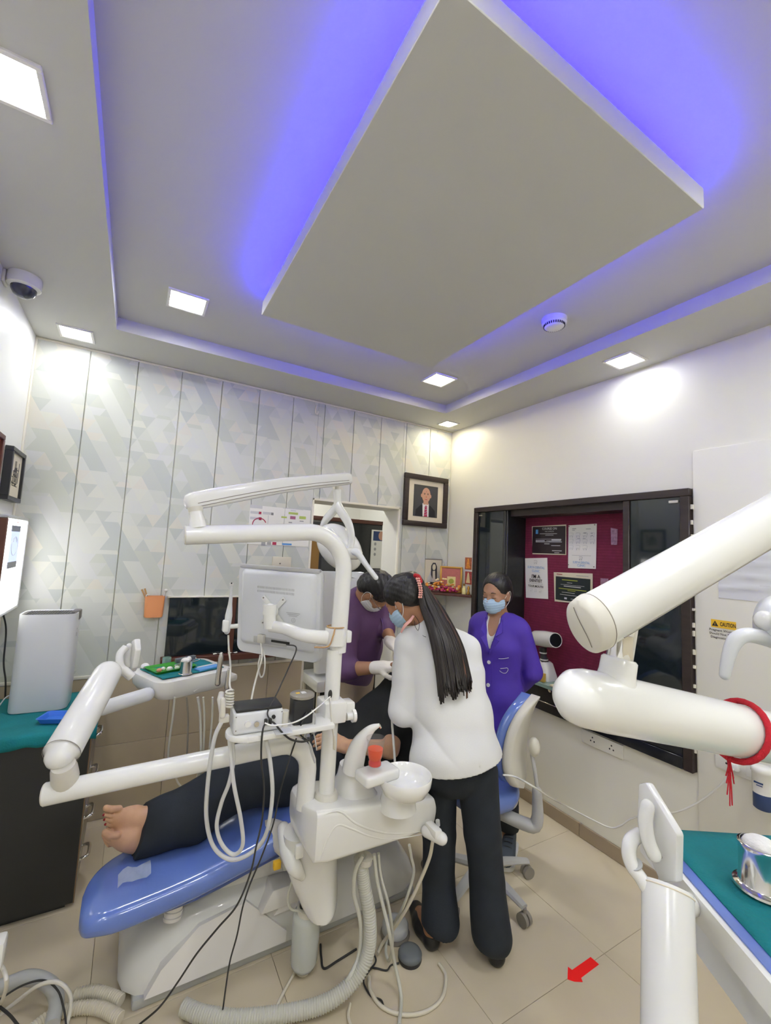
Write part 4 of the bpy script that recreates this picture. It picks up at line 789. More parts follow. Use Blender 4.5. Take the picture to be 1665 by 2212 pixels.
cable('white_cable', 'white cable arching over the grey hose in the near left corner', [PZ(0, 2192, 0.03), PZ(40, 2160, 0.07), PZ(85, 2128, 0.12), PZ(125, 2122, 0.13), PZ(150, 2145, 0.10), PZ(152, 2180, 0.06), PZ(143, 2218, 0.03)], 0.006, 'plastic_warm')
cable('black_cable', 'thin black cable along the grey hose in the near left corner', [PZ(0, 2158, 0.085), PZ(50, 2128, 0.105), PZ(95, 2118, 0.11), PZ(125, 2140, 0.10), PZ(138, 2180, 0.06), PZ(143, 2216, 0.04)], 0.003, 'black_rubber')
cable('black_cable', 'short dark cable in the bottom left corner of the floor', [PZ(-10, 2168, 0.05), PZ(20, 2192, 0.05), PZ(40, 2216, 0.05)], 0.004, 'black_rubber')
wp = thing('power_adapter', 'white plug box cut by the left edge near the floor', 'adapter', PZ(-12, 2080, 0.18))
b = B(); q = P(-12, 2058, 1.13); b.box(q, (0.045, 0.05, 0.065), None, 0.008); b.part('case', 'plastic', wp)
b = B(); b.tube([q+A(0.008, 0, -0.03), P(8, 2095, 1.13), P(14, 2130, 1.12), PZ(2, 2168, 0.05)], 0.005, 8, 6); b.part('cord', 'plastic_warm', wp, 60)
b = B(); b.tube([P(-6, 2018, 1.15), P(2, 2030, 1.14), P(3, 2042, 1.13), q+A(0, 0, 0.03)], 0.004, 8, 6); b.part('cord', 'plastic_cool', wp, 60)
# ================================================================ second dental unit in the right foreground
un2 = thing('dental_unit', 'second white dental unit, only its thick arms and teal covered tray showing at right', 'dental unit', PZ(1500, 1900, 0.97))
l0, l1 = P(1256, 1506, 0.60), P(1720, 1604, 0.74)
b = B(); b.tube([l0, l0*0.9+l1*0.1, l0*0.4+l1*0.6, l1], [0.0385, 0.0405, 0.0405, 0.0405], 32, round_end=True); larm = b.part('light_arm', 'plastic', un2, 60)
ud = nrm(l1-l0); nk = l0+(l1-l0)*0.118; vu = nrm(A(0, 0, 1)-ud*ud[2])
b = B(); b.tube([nk+vu*0.018, nk+vu*0.030, nk+vu*0.036, nk+vu*0.044, nk+vu*0.062, nk+vu*0.065], [0.0300, 0.0275, 0.0258, 0.0245, 0.0240, 0.021], 28); b.part('neck', 'plastic', larm, 60)
b = B(); b.tube([nk+vu*0.05, nk+vu*0.125], 0.0178, 24); b.part('neck_post', 'chrome', larm, 60)
b = B(); b.box(nk+vu*0.085-RT*0.002-FW*0.0185, (0.014, 0.002, 0.032), np.stack([RT, -FW, UP], 1), 0); b.part('tape', 'picture_mount', larm, 0)
elc = [(0.0300*math.cos(a), 0.0375*math.sin(a)) for a in np.linspace(0, 2*math.pi, 41)[:-1]]
u0, u1 = P(1284, 1342, 0.575), P(1745, 1078, 0.80)
ax = nrm(u1-u0); sd = nrm(np.cross(ax, A(0, 0, 1))); vv = np.cross(sd, ax); R = []
for t, s in ((0.0, 0.90), (0.012, 1.0), (0.3, 1.03), (1.0, 1.15)):
    R.append(np.array([u0+(u1-u0)*t + sd*p*s + vv*q*s for p, q in elc]))
sd_u, vv_u = sd, vv
b = B(); b.rings(R); uarm = b.part('spring_arm', 'plastic', un2, 50)
b = B(); R = []
for t, s in ((-0.022, 0.80), (-0.018, 0.98), (-0.004, 1.04), (0.002, 1.04)): R.append(np.array([u0+ax*t + sd*p*s + vv*q*s for p, q in elc]))
b.rings(R); cap_ = b.part('end_cap', 'plastic_warm', uarm, 50)
b = B(); b.tube([u0-ax*0.0225+vv*0.028-sd*0.006, u0-ax*0.0228+vv*0.012-sd*0.003, u0-ax*0.0228-vv*0.012+sd*0.004, u0-ax*0.0225-vv*0.026+sd*0.006], 0.0006, 5, 4); b.part('crack', 'seam', cap_, 0)
b = B(); R = [u0+ax*0.0005 + sd*p*1.02 + vv*q*1.02 for p, q in elc]; b.tube(R, 0.0012, 5, closed=True); b.part('seam', 'seam', uarm, 0)
tow = -sd if (sd @ FW) > 0 else sd
b = B(); b.tube([u0+(u1-u0)*t + tow*0.0293*(1.0+0.12*t) - vv*0.022*(1+0.12*t) for t in (0.02, 0.3, 0.6, 1.0)], 0.0009, 5); b.part('seam', 'seam', uarm, 0)
# red thread tied round the lower arm
rt = thing('red_thread', 'red thread tied round the thick white arm in the right foreground', 'thread', l0+(l1-l0)*0.66-A(0, 0, 0.1))
rc = l0+(l1-l0)*0.685; rv = np.cross(ud, vu)
b = B(); b.tube([rc+(vu*math.cos(a)+rv*math.sin(a))*0.0458+ud*0.010*math.cos(a+0.6) for a in np.linspace(0, 2*math.pi, 28)[:-1]], 0.0048, 8, closed=True, flat=(1.0, 1.0)); b.part('loop', 'red_thread', rt, 60)
kn = rc-vu*0.043-rv*0.0+ud*-0.012
b = B()
for k in range(9):
    a, c, e_ = random.uniform(-.006, .006), random.uniform(-.012, .012), random.uniform(0.025, 0.075)
    b.tube([kn+rv*a, kn-A(0, 0, e_*0.5)+ud*c*0.4, kn-A(0, 0, e_)+ud*c], 0.0010, 5, 4)
b.part('tassel', 'red_thread', rt, 60)
# light head of the second unit
lh = P(1715, 1345, 1.02)
b = B(); ring = []
Rl = np.stack([nrm(RT*0.8+FW*0.6), UP, nrm(np.cross(nrm(RT*0.8+FW*0.6), UP))], 1)
nn = Rl[:, 2] if Rl[:, 2] @ FW < 0 else -Rl[:, 2]
b.tube([lh+Rl[:, 0]*0.125*math.cos(a)+UP*0.066*math.sin(a) for a in np.linspace(0, 2*math.pi, 40)[:-1]], 0.0105, 12, closed=True); b.part('lamp_rim', 'plastic_warm', un2, 60)
b = B(); b.lathe([(0.02, -0.05), (0.07, -0.045), (0.095, -0.02), (0.1, 0.0)], (0, 0, 0), None, 28); V = np.array(b.v); V[:, 0] *= 1.22; V[:, 1] *= 0.64; b.v = [tuple(q) for q in V @ np.stack([Rl[:, 0], UP, nn], 1).T + lh+FW*0.02]; b.part('lamp_head', 'plastic_cool', un2, 60)
b = B(); b.tube([P(1690, 1392, 1.0), P(1650, 1378, 0.99), P(1612, 1372, 0.98), P(1588, 1384, 0.98), P(1574, 1415, 0.98), P(1565, 1458, 0.98)], [0.018, 0.018, 0.0165, 0.016, 0.0135, 0.011], 14, 5, round_end=True); b.part('handle', 'plastic_cool', un2, 60)
b = B(); b.tube([P(1652, 1340, 0.99), P(1700, 1375, 0.98)], 0.022, 16, round_end=True); b.part('handle_joint', 'plastic', un2, 60)
# its instrument tray
Z2 = 0.965
def inter(a, b_, c, d):
    M2 = np.array([[b_[0]-a[0], -(d[0]-c[0])], [b_[1]-a[1], -(d[1]-c[1])]]); t = np.linalg.solve(M2, np.array([c[0]-a[0], c[1]-a[1]])); return a+(b_-a)*t[0]
bA, bB = PZ(1473, 1797, Z2), PZ(1665, 1809, Z2); fA, fB = PZ(1500, 1930, Z2), PZ(1665, 2125, Z2)
K = inter(bA, bB, fA, fB); e1 = nrm(bB-bA); e2 = nrm(fB-fA)
def T2(s, t, z=0.0): return K+e1*s+e2*t+A(0, 0, z)
def quad_slab(b, s0, s1, t0, t1, z0, z1):
    v = [T2(s0, t0, z0), T2(s1, t0, z0), T2(s1, t1, z0), T2(s0, t1, z0), T2(s0, t0, z1), T2(s1, t0, z1), T2(s1, t1, z1), T2(s0, t1, z1)]
    F = [(0, 3, 2, 1), (4, 5, 6, 7), (0, 1, 5, 4), (1, 2, 6, 5), (2, 3, 7, 6), (3, 0, 4, 7)]
    if np.cross(e1, e2)[2] < 0: F = [f[::-1] for f in F]
    b.add(v, F)
b = B(); quad_slab(b, 0.0, 0.42, 0.0, 0.42, -0.05, 0.0); tr2 = b.part('tray_table', 'plastic', un2, 0)
b = B(); quad_slab(b, 0.012, 0.42, 0.004, 0.42, 0.0, 0.0035); b.part('tray_mat', 'blue_vinyl', tr2, 0)
b = B(); quad_slab(b, 0.03, 0.40, 0.02, 0.40, -0.14, -0.05); b.part('tray_body', 'plastic_cool', tr2, 0)
b = B(); b.sheet([[T2(0.034+0.386*i/16, 0.010+0.41*j/16, 0.006+0.002*math.sin(i*0.9)*math.sin(j*0.7)+(0.004 if j < 2 else 0)) for j in range(17)] for i in range(17)])
o = b.thing('drape', 'teal_cloth', 'teal drape on the right foreground tray', 'cloth', ang=60); md = o.modifiers.new('thick', 'SOLIDIFY'); md.thickness = 0.003
b = B(); p0, p1 = P(1441, 1915, 0.80), P(1446, 2330, 0.66)
b.tube([p0, p0*0.97+p1*0.03, p1], [0.0405, 0.0415, 0.0395], 32); a2 = b.part('tray_arm', 'plastic', un2, 60)
b = B(); n2 = nrm(p1-p0); fr = frame_z(n2); b.tube([p0+n2*0.006+(fr[:, 0]*math.cos(a)+fr[:, 1]*math.sin(a))*0.0415 for a in np.linspace(0, 6.2832, 36)[:-1]], 0.0014, 6, closed=True); b.part('seam', 'picture_mount', a2, 0)
c = P(1425, 1800, 0.85); ux = nrm(P(1470, 1800, 0.80)-P(1383, 1720, 0.90)); ux[2] = 0; ux = nrm(ux); uy = A(0, 0, 1); uz = np.cross(ux, uy)
if uz @ FW > 0: uz = -uz
def onpl(x, y): 
    v = ray(x, y); t = ((c-EYE) @ uz)/(v @ uz); q = EYE+v*t-c; return (q @ ux, q @ uy)
b = B(); b.prism([onpl(*q) for q in ((1386, 1692), (1402, 1690), (1470, 1802), (1468, 1905), (1432, 1905), (1412, 1850), (1382, 1775))], c, ux, uy, uz, 0.018, 0.005); hp2 = b.part('handle_plate', 'plastic', un2)
b = B(); b.tube([P(1398, 1742, 0.85), P(1394, 1775, 0.84), P(1400, 1815, 0.83), P(1412, 1845, 0.82)], 0.013, 14, 5, round_end=True); b.part('grip', 'plastic', hp2, 60)
b = B(); b.tube([P(1380, 1802, 0.86), P(1362, 1818, 0.84), P(1358, 1845, 0.83), P(1366, 1872, 0.82), P(1382, 1894, 0.81), P(1402, 1925, 0.80)], [0.0125, 0.013, 0.013, 0.0125, 0.012, 0.013], 14, 5); b.part('tray_bracket', 'plastic', un2, 60)
b = B(); b.tube([P(1371, 1866, 0.818), P(1372, 1868, 0.818)], 0.0135, 14); b.part('seam', 'plastic_grey', un2, 60)
b = B(); q = onpl(1437, 1850); b.ell(c+ux*q[0]+uy*q[1]+uz*0.010, 0.003, None, 8, 4); b.part('screw', 'seam', hp2)
# what carries the second unit, to the right of the picture
lx_ = P(2080, 1680, 0.86)
b = B(); b.tube([l1-ud*0.02, l1, l1*0.4+lx_*0.6, lx_+A(0, 0, 0.0), lx_+A(0.02, 0, -0.05), A(lx_[0]+0.02, lx_[1], 0.62)], 0.0395, 24, 5); b.part('light_arm', 'plastic', un2, 60)
b = B(); b.box(A(lx_[0]+0.02, lx_[1]-0.05, 0.33), (0.34, 0.30, 0.62), None, 0.05, 4); b.part('unit_body', 'plastic', un2)
b = B(); b.tube([P(1835, 1025, 0.845), P(1880, 1120, 0.93), P(1880, 1250, 1.0), P(1810, 1335, 1.05), lh+FW*0.05], [0.022, 0.018, 0.017, 0.017, 0.02], 14, 5); b.part('lamp_yoke', 'plastic', un2, 60)
R = []
for t, s in ((1.0, 1.15), (1.22, 1.18), (1.24, 1.0)): R.append(np.array([u0+(u1-u0)*t + sd_u*p_*s + vv_u*q_*s for p_, q_ in elc]))
b = B(); b.rings(R); b.part('spring_arm', 'plastic', un2, 50)
b = B(); b.tube([p1, p1+A(0.0, -0.02, -0.10), A(lx_[0], lx_[1], 0.58)], 0.036, 20, 5); b.part('tray_pipe', 'plastic', un2, 60)
b = B(); b.tube([p0+n2*0.03+RT*0.02, T2(0.10, 0.08, -0.09)], 0.02, 12); b.part('tray_bracket', 'plastic', un2, 60)
# steel jar on that tray
sj = PZ(1646, 1922, Z2+0.008)
jar = thing('steel_jar', 'shiny steel jar packed with cotton on the foreground teal drape', 'jar', sj)
b = B(); b.lathe([(0.044, 0.0), (0.047, 0.003), (0.046, 0.007), (0.038, 0.010), (0.0365, 0.012), (0.0355, 0.072), (0.037, 0.076), (0.037, 0.082), (0.034, 0.084), (0.032, 0.084), (0.032, 0.055)], sj, None, 40); b.part('jar_wall', 'chrome', jar, 40)
b = B(); b.ell(sj+A(0, 0, 0.078), (0.031, 0.031, 0.018), None, 20, 8); b.part('cotton_wad', 'cotton', jar, 60)
# ================================================================ black framed cabinet recess in the right wall
wc = thing('wall_cabinet', 'dark framed wall cabinet recess with tinted glass doors and a maroon notice board', 'cabinet', (XR+0.08, (NY0+NY1)/2, NZ0))
def yb(b, y0, y1, z0, z1, x0=2.358, x1=2.42, bev=0.003): return b.bx((x0, y0, z0), (x1, y1, z1), bev, 1)
CT = 0.80
b = B(); yb(b, NY0+0.001, NY1-0.001, 1.945, NZ1-0.001); b.part('frame_rail', 'frame_wood', wc)
b = B(); yb(b, 2.618, NY1-0.001, NZ0+0.001, 1.945); b.part('frame_stile', 'frame_wood', wc)
b = B(); yb(b, NY0+0.001, 1.130, NZ0+0.001, 1.945); b.part('frame_stile', 'frame_wood', wc)
b = B(); yb(b, 1.390, 1.426, CT, 1.945, 2.362, 2.60); b.part('frame_stile', 'frame_wood', wc)
b = B(); yb(b, 2.300, 2.318, CT, 1.945, 2.372, 2.60); yb(b, 2.318, 2.345, CT, 1.945, 2.366, 2.40); b.part('frame_stile', 'laminate', wc)
b = B(); yb(b, 2.345, 2.617, CT+0.002, 1.944, 2.376, 2.384, 0.001); b.part('glass_door', 'tinted_glass', wc)
b = B(); yb(b, 1.131, 1.389, CT-0.06, 1.944, 2.374, 2.382, 0.001); gd = b.part('glass_door', 'tinted_glass', wc)
b = B(); yb(b, 1.140, 1.185, 1.915, 1.928, 2.366, 2.376, 0.001); b.part('hinge', 'plastic_warm', gd)
b = B(); yb(b, 2.575, 2.612, 1.915, 1.925, 2.368, 2.378, 0.001); b.part('hinge', 'brushed', wc)
MX = 2.560
b = B(); yb(b, 1.426, 2.300, CT, 1.945, MX, 2.60, 0); bd = b.part('notice_board', 'board', wc, 0)
b = B()
for k in range(62): yb(b, 1.428, 2.298, CT+0.015+k*0.0182, CT+0.0185+k*0.0182, MX-0.002, MX+0.002, 0)
b.part('board_ribs', 'board_rib', bd, 0, kind='stuff')
b = B(); yb(b, 1.426, 2.300, 1.90, 1.945, 2.40, 2.56, 0); b.part('top_board', 'frame_wood', wc, 0)
b = B(); yb(b, 1.131, 2.617, CT-0.024, CT-0.001, 2.345, 2.60, 0.002); ctr = b.part('counter', 'glass_green', wc)
b = B(); yb(b, 1.50, 2.617, 0.690, CT-0.026, 2.355, 2.59, 0.002); dr = b.part('drawer', 'black_gloss', wc)
b = B(); yb(b, 1.131, 2.617, NZ0+0.001, 0.682, 2.360, 2.59, 0.002); b.part('drawer', 'black_gloss', wc)
b = B(); yb(b, 1.131, 1.499, 0.684, CT-0.062, 2.364, 2.59, 0.002); b.part('drawer', 'laminate', wc)
b = B(); yb(b, 1.7, 2.617, 0.683, 0.6885, 2.352, 2.40, 0.001); b.part('trim_strip', 'chrome', wc)
b = B(); lk = PX(1188, 1491, 2.355); b.lathe([(0.013, 0), (0.013, 0.004), (0.010, 0.005)], lk, np.stack([A(0, 1, 0), A(0, 0, -1) * -1, A(-1, 0, 0)], 1), 20); b.lathe([(0.006, 0.004), (0.006, 0.0055)], lk, np.stack([A(0, 1, 0), A(0, 0, 1), A(-1, 0, 0)], 1), 12); b.part('lock', 'chrome', wc)
b = B()
for k in range(16):
    z = 0.70+k*0.078+random.uniform(-.03, .03); wq = random.uniform(0.003, 0.006)
    b.bx((2.372, NY0-0.003-wq, z), (2.382, NY0+0.001, z+random.uniform(0.012, 0.026)))
b.part('plaster_edge', 'trim_paint', wc, 0, kind='stuff')
# papers on the maroon board
EXB, EYB = A(0, -1, 0), A(0, 0, 1)      # seen from the room, right is -y
def sheet_on_board(name, label, px, m='paper', cat='poster'):
    pts = np.array([PX(x, y, MX-0.004) for x, y in px]); c = pts.mean(0)
    t = thing(name, label, cat, A(MX-0.004, c[1], pts[:, 2].min()))
    b = B(); n = len(pts); q = pts+A(-0.0012, 0, 0)
    b.add(np.vstack([pts, q]), [tuple(range(n)), tuple(range(2*n-1, n-1, -1))] + [(i, n+i, n+(i+1) % n, (i+1) % n) for i in range(n)])
    b.part('sheet', m, t, 0)
    return t, c, (pts[:, 1].max()-pts[:, 1].min()), (pts[:, 2].max()-pts[:, 2].min())
def bars(parent, c, rows, m, name='printed_lines', off=-0.0066, ex=None):
    b = B(); e = EXB if ex is None else ex
    for u, v, w_, h_ in rows:
        o = c+e*u+EYB*v; o = A(o[0]+off if ex is None else o[0], o[1] if ex is None else o[1]+off, o[2])
        ez = np.cross(e, EYB); b.box(o, (w_, h_, 0.0005), np.stack([e, EYB, ez], 1))
    return b.part(name, m, parent, 0, kind='stuff')
def onb(c, u, v, k=0.0066): return c+EXB*u+EYB*v+A(-k, 0, 0)
t, c, W, H_ = sheet_on_board('certificate', 'black certificate with a blue logo at the top left of the board', ((1149, 1137), (1223, 1133), (1223, 1199), (1150, 1197)), 'paper_cream')
b = B(); b.box(c+A(-0.004, 0, 0), (W-0.016, H_-0.018, 0.001), np.stack([EXB, EYB, A(-1, 0, 0)], 1)); b.part('black_ground', 'poster_black', t, 0)
c = c+A(0.001, 0, 0)
text('COURSE ON', onb(c, 0.01, 0.080), EXB, EYB, 0.017, 'ink_white', t, maxw=0.125)
text('THE COMPLETE', onb(c, 0.01, 0.060), EXB, EYB, 0.008, 'ink_light', t, maxw=0.10)
bars(t, c, [(0.0, 0.044, 0.15, 0.003), (0.01, 0.034, 0.07, 0.003), (0.0, 0.006, 0.22, 0.0025), (-0.07, -0.006, 0.08, 0.007), (0.07, 0.0, 0.08, 0.008), (0.045, -0.006, 0.12, 0.003), (-0.05, -0.015, 0.12, 0.004), (0.06, -0.014, 0.11, 0.005), (-0.01, -0.028, 0.045, 0.005), (0.065, -0.040, 0.075, 0.004), (0.075, -0.076, 0.08, 0.005), (0.075, -0.090, 0.04, 0.004)], 'ink_light')
bars(t, c, [(-0.10, 0.060, 0.022, 0.032)], 'ink_blue', 'logo_print')
def tooth(t, o, s, m):
    b = B(); b.tube([o+EXB*x*s+EYB*y*s for x, y in ((-0.5, 0.35), (-0.2, 0.5), (0, 0.42), (0.2, 0.5), (0.5, 0.35), (0.42, -0.05), (0.3, -0.5), (0.12, -0.1), (-0.12, -0.1), (-0.3, -0.5), (-0.42, -0.05))], 0.0009, 5, 3, closed=False); b.part('tooth_drawing', m, t, 0)
t, c, W, H_ = sheet_on_board('poster', 'white poster of faint tooth drawings at the top centre of the board', ((1228, 1135), (1289, 1131), (1287, 1229), (1227, 1227)))
for k in range(11):
    tooth(t, onb(c, -0.078+0.052*(k % 4), 0.075-0.042*(k//4)), 0.032, 'ink_light')
bars(t, c, [(-0.055, 0.118, 0.03, 0.005), (-0.06, 0.108, 0.02, 0.004), (0.05, 0.114, 0.035, 0.004), (0.025, 0.088, 0.018, 0.006), (0.075, 0.085, 0.012, 0.004), (0.075, 0.070, 0.012, 0.004), (0.0, -0.060, 0.14, 0.002), (-0.02, 0.052, 0.02, 0.003), (0.02, 0.052, 0.02, 0.003)], 'ink_grey')
tooth(t, onb(c, -0.005, -0.080), 0.024, 'ink_grey')
text('SURYA DENTAL', onb(c, 0.0, -0.107), EXB, EYB, 0.015, 'ink_blue', t, maxw=0.125)
text('CLINIC', onb(c, 0.0, -0.127), EXB, EYB, 0.015, 'ink_blue', t, maxw=0.06)
b = B()
for u, v in ((-0.095, 0.135), (0.095, 0.14), (-0.098, -0.125), (0.09, -0.13)): b.ell(onb(c, u, v), 0.004, None, 8, 4)
b.part('pins', 'seam', t, kind='stuff')
t, c, W, H_ = sheet_on_board('poster', 'white poster with a dentist slogan at the lower left of the board', ((1134, 1206), (1182, 1205), (1184, 1294), (1136, 1291)))
tooth(t, onb(c, -0.005, 0.115), 0.028, 'ink_grey')
text('SURYA DENTAL', onb(c, 0.0, 0.076), EXB, EYB, 0.017, 'ink_blue', t, maxw=0.155)
text('CLINIC', onb(c, 0.0, 0.050), EXB, EYB, 0.017, 'ink_blue', t, maxw=0.07)
text("I'M A", onb(c, 0.0, 0.010), EXB, EYB, 0.026, 'poster_black', t, maxw=0.11, bold=0.02)
text('DENTIST', onb(c, 0.0, -0.020), EXB, EYB, 0.021, 'poster_black', t, maxw=0.135, bold=0.02)
text('GET IN THE CHAIR AND OPEN', onb(c, 0.0, -0.040), EXB, EYB, 0.007, 'ink_grey', t, maxw=0.13)
text('YOUR MOUTH', onb(c, 0.0, -0.060), EXB, EYB, 0.015, 'poster_black', t, maxw=0.145, bold=0.015)
for u in (-0.04, 0.0, 0.04): tooth(t, onb(c, u, -0.09), 0.02, 'ink_light')
t, c, W, H_ = sheet_on_board('certificate', 'dark green certificate with a cream border at the lower centre of the board', ((1196, 1236), (1280, 1239), (1280, 1306), (1198, 1299)), 'paper_cream')
b = B(); b.box(c+A(-0.004, 0, 0)-EYB*0.012, (W-0.035, H_-0.052, 0.001), np.stack([EXB, EYB, A(-1, 0, 0)], 1)); b.part('green_ground', 'poster_green', t, 0)
bars(t, c, [(-0.10, H_/2-0.022, 0.045, 0.005)], 'card_red', 'logo_print'); bars(t, c, [(0.075, H_/2-0.022, 0.09, 0.003)], 'ink_grey')
c = c+A(0.001, 0, 0)
bars(t, c, [(-0.02, 0.048, 0.12, 0.006), (0.0, -0.012, 0.21, 0.005), (-0.005, -0.022, 0.06, 0.004)], 'ink_olive')
bars(t, c, [(-0.02, 0.030, 0.04, 0.003), (0.0, 0.016, 0.18, 0.002), (0.0, 0.006, 0.13, 0.005), (-0.03, -0.036, 0.10, 0.003), (-0.03, -0.052, 0.13, 0.003), (-0.05, -0.075, 0.02, 0.012), (0.02, -0.075, 0.06, 0.003)], 'ink_light')
for nm, lb, px, m in (('photo_print', 'torn pink photo strip at the upper right of the maroon board', ((1319, 1140), (1334, 1143), (1333, 1177), (1320, 1177)), 'poster_pink'), ('photo_print', 'narrow pink photo strip by the right edge of the maroon board', ((1350, 1187), (1356, 1186), (1354, 1233), (1349, 1233)), 'poster_pink'), ('photo_print', 'small pink photo just above the thick white arm on the board', ((1297, 1249), (1314, 1250), (1313, 1275), (1297, 1274)), 'poster_pink'), ('photo_print', 'tall narrow slip at the bottom right of the maroon board', ((1351, 1398), (1356, 1396), (1355, 1465), (1350, 1466)), 'ink_light')):
    sheet_on_board(nm, lb, px, m, 'photo')
# handheld X-ray unit and clutter on the counter
xg = thing('xray_gun', 'white handheld dental X-ray unit with a black lens standing on the counter', 'X-ray unit', (2.44, PX(1172, 1450, 2.45)[1], CT))
X0, X1 = PX(1158, 1378, 2.47), PX(1200, 1383, 2.40)
b = B(); b.tube([X0-(X1-X0)*0.12, X0, X0+(X1-X0)*0.5, X1], [0.030, 0.050, 0.053, 0.047], 24, 3, round_end=False); xb = b.part('barrel', 'plastic', xg, 50)
xd = nrm(X1-X0)
b = B(); b.tube([X1+xd*0.0, X1+xd*0.003], [0.043, 0.040], 24); b.part('lens', 'black_gloss', xb, 40)
b = B(); b.ell(X0-xd*0.012, (0.028, 0.045, 0.045), frame_z(A(0, 0, 1), xd), 14, 8); b.part('rear_cap', 'black_plastic', xb)
nb0, nb1 = PX(1172, 1402, 2.45), PX(1176, 1430, 2.45)
b = B(); b.tube([nb0+A(0, 0, 0.01), nb0*0.6+nb1*0.4, nb1], [0.026, 0.019, 0.027], 16, 3); nk_ = b.part('neck', 'black_rubber', xg)
b = B(); m_ = nb0*0.72+nb1*0.28; b.tube([m_+A(0, 0, .004), m_-A(0, 0, 0.004)], 0.0245, 16); m_ = nb0*0.2+nb1*0.8; b.tube([m_+A(0, 0, .004), m_-A(0, 0, 0.004)], 0.0265, 16); b.part('neck_ring', 'plastic', nk_)
cb_ = PX(1172, 1440, 2.45); b = B(); R = []
for z, w_, d_ in ((CT, 0.16, 0.12), (CT+0.02, 0.155, 0.115), (nb1[2]-0.006, 0.11, 0.08), (nb1[2]+0.004, 0.085, 0.07)): R.append(np.array([(2.46+p, cb_[1]+q, z) for p, q in rrect(d_, w_, 0.025, 4)]))
b.rings(R); b.part('stand', 'plastic', xg, 40)
for k, (x, y, lb) in enumerate(((1242, 1462, 'small white medicine box nearer the X-ray unit on the counter'), (1258, 1467, 'small white medicine box nearer the thick white arm on the counter'))):
    q = PX(x, y, 2.46+0.0*k); q[2] = CT; t = thing('medicine_box', lb, 'box', q); b = B(); b.box(q+A(0, 0, 0.040), (0.04, 0.048, 0.08), None, 0.001, 1); b.part('carton', 'paper', t, 0)
    b = B()
    for z, w_, h_ in ((0.062, 0.035, 0.006), (0.045, 0.03, 0.010), (0.02, 0.034, 0.004), (0.028, 0.034, 0.003)): b.box(q+A(-0.0203, 0, z), (0.0006, w_, h_))
    b.part('print', 'ink_grey', t, 0, kind='stuff')
q = PX(1168, 1455, 2.378); q[2] = CT
t = thing('amber_box', 'small amber box in front of the X-ray unit stand', 'box', q); b = B(); b.box(q+A(0, 0, 0.028), (0.024, 0.065, 0.055), None, 0.004); b.part('box', 'amber', t)
q = PX(1210, 1470, 2.385); q[2] = CT; b = B(); b.box(q+A(0, 0, 0.006), (0.09, 0.09, 0.010), None, 0.002); b.thing('booklet', 'paper_cream', 'cream booklet lying on the counter right of the X-ray unit', 'booklet')
q = PX(1238, 1452, 2.51); q[2] = CT; b = B(); b.box(q+A(0, 0, 0.008), (0.03, 0.16, 0.015), None, 0.004); b.thing('plastic_case', 'plastic_grey', 'long grey case lying against the maroon board on the counter', 'case')
# switch plates, cord
def plate(name, label, c, w_, h_, m, holes):
    t = thing(name, label, 'socket', A(c[0], c[1], c[2]-h_/2)); b = B(); b.box(c, (0.012, w_, h_), None, 0.003); p_ = b.part('plate', m, t)
    b = B()
    for u, v in holes: b.tube([c+A(-0.005, -u, v), c+A(-0.0065, -u, v)], 0.0045, 8)
    b.part('pin_holes', 'dark_hole', t, kind='stuff'); return t
tri = lambda u: [(u, 0.012), (u-0.011, -0.008), (u+0.011, -0.008)]
c = PX(1300, 1606, XR-0.004); plate('wall_socket', 'double wall socket below the framed wall cabinet', c, 0.25, 0.075, 'wall_paint', tri(-0.055)+tri(0.06))
c = PX(1612, 1660, XR-0.019); pl2 = plate('wall_socket', 'wall socket with a white plug in it behind the thick white arm', c, 0.23, 0.085, 'socket_white', tri(-0.06)+[(0.05, 0.0)])
b = B(); b.box(c+A(-0.008, -0.02, 0), (0.008, 0.035, 0.055), None, 0.003); b.part('switch', 'plastic', pl2)
pg = PX(1588, 1655, XR-0.03)
cord = thing('power_lead', 'white power cord drooping along the right wall from the plug to the stool', 'cord', PX(1450, 1757, 2.36))
b = B(); b.box(pg+A(-0.004, 0, 0), (0.035, 0.036, 0.032), None, 0.006); b.part('plug', 'plastic', cord)
b = B(); b.tube([pg+A(-0.02, 0, -0.005), PX(1572, 1680, 2.33), PX(1540, 1710, 2.345), PX(1500, 1738, 2.35), PX(1455, 1755, 2.355), PX(1410, 1757, 2.355), PX(1365, 1768, 2.355), PX(1340, 1784, 2.36), PX(1315, 1787, 2.36), PX(1270, 1766, 2.355), PX(1225, 1742, 2.34), P(1190, 1724, 2.10), P(1150, 1698, 1.90), P(1112, 1678, 1.95), P(1086, 1674, 1.95)], 0.0042, 8, 8); b.part('cable', 'plastic', cord, 60)
q = PX(1648, 1700, 2.318)
t = thing('air_freshener', 'white round wall dispenser with a navy label beside the socket', 'dispenser', q-A(0, 0, 0.085))
b = B(); b.lathe([(0.028, -0.085), (0.034, -0.08), (0.034, -0.02)], q, None, 24, True, False); b.part('label_band', 'navy_ink', t, 50)
b = B(); b.lathe([(0.035, -0.022), (0.036, 0.055), (0.040, 0.06), (0.040, 0.075), (0.034, 0.082), (0.01, 0.083)], q, None, 24); b.part('body', 'plastic', t, 50)
b = B(); b.box(q+A(-0.0345, 0.003, 0.022), (0.004, 0.03, 0.006)); b.box(q+A(-0.0345, 0.0, 0.012), (0.004, 0.02, 0.003)); b.part('print', 'navy_ink', t, 0, kind='stuff')
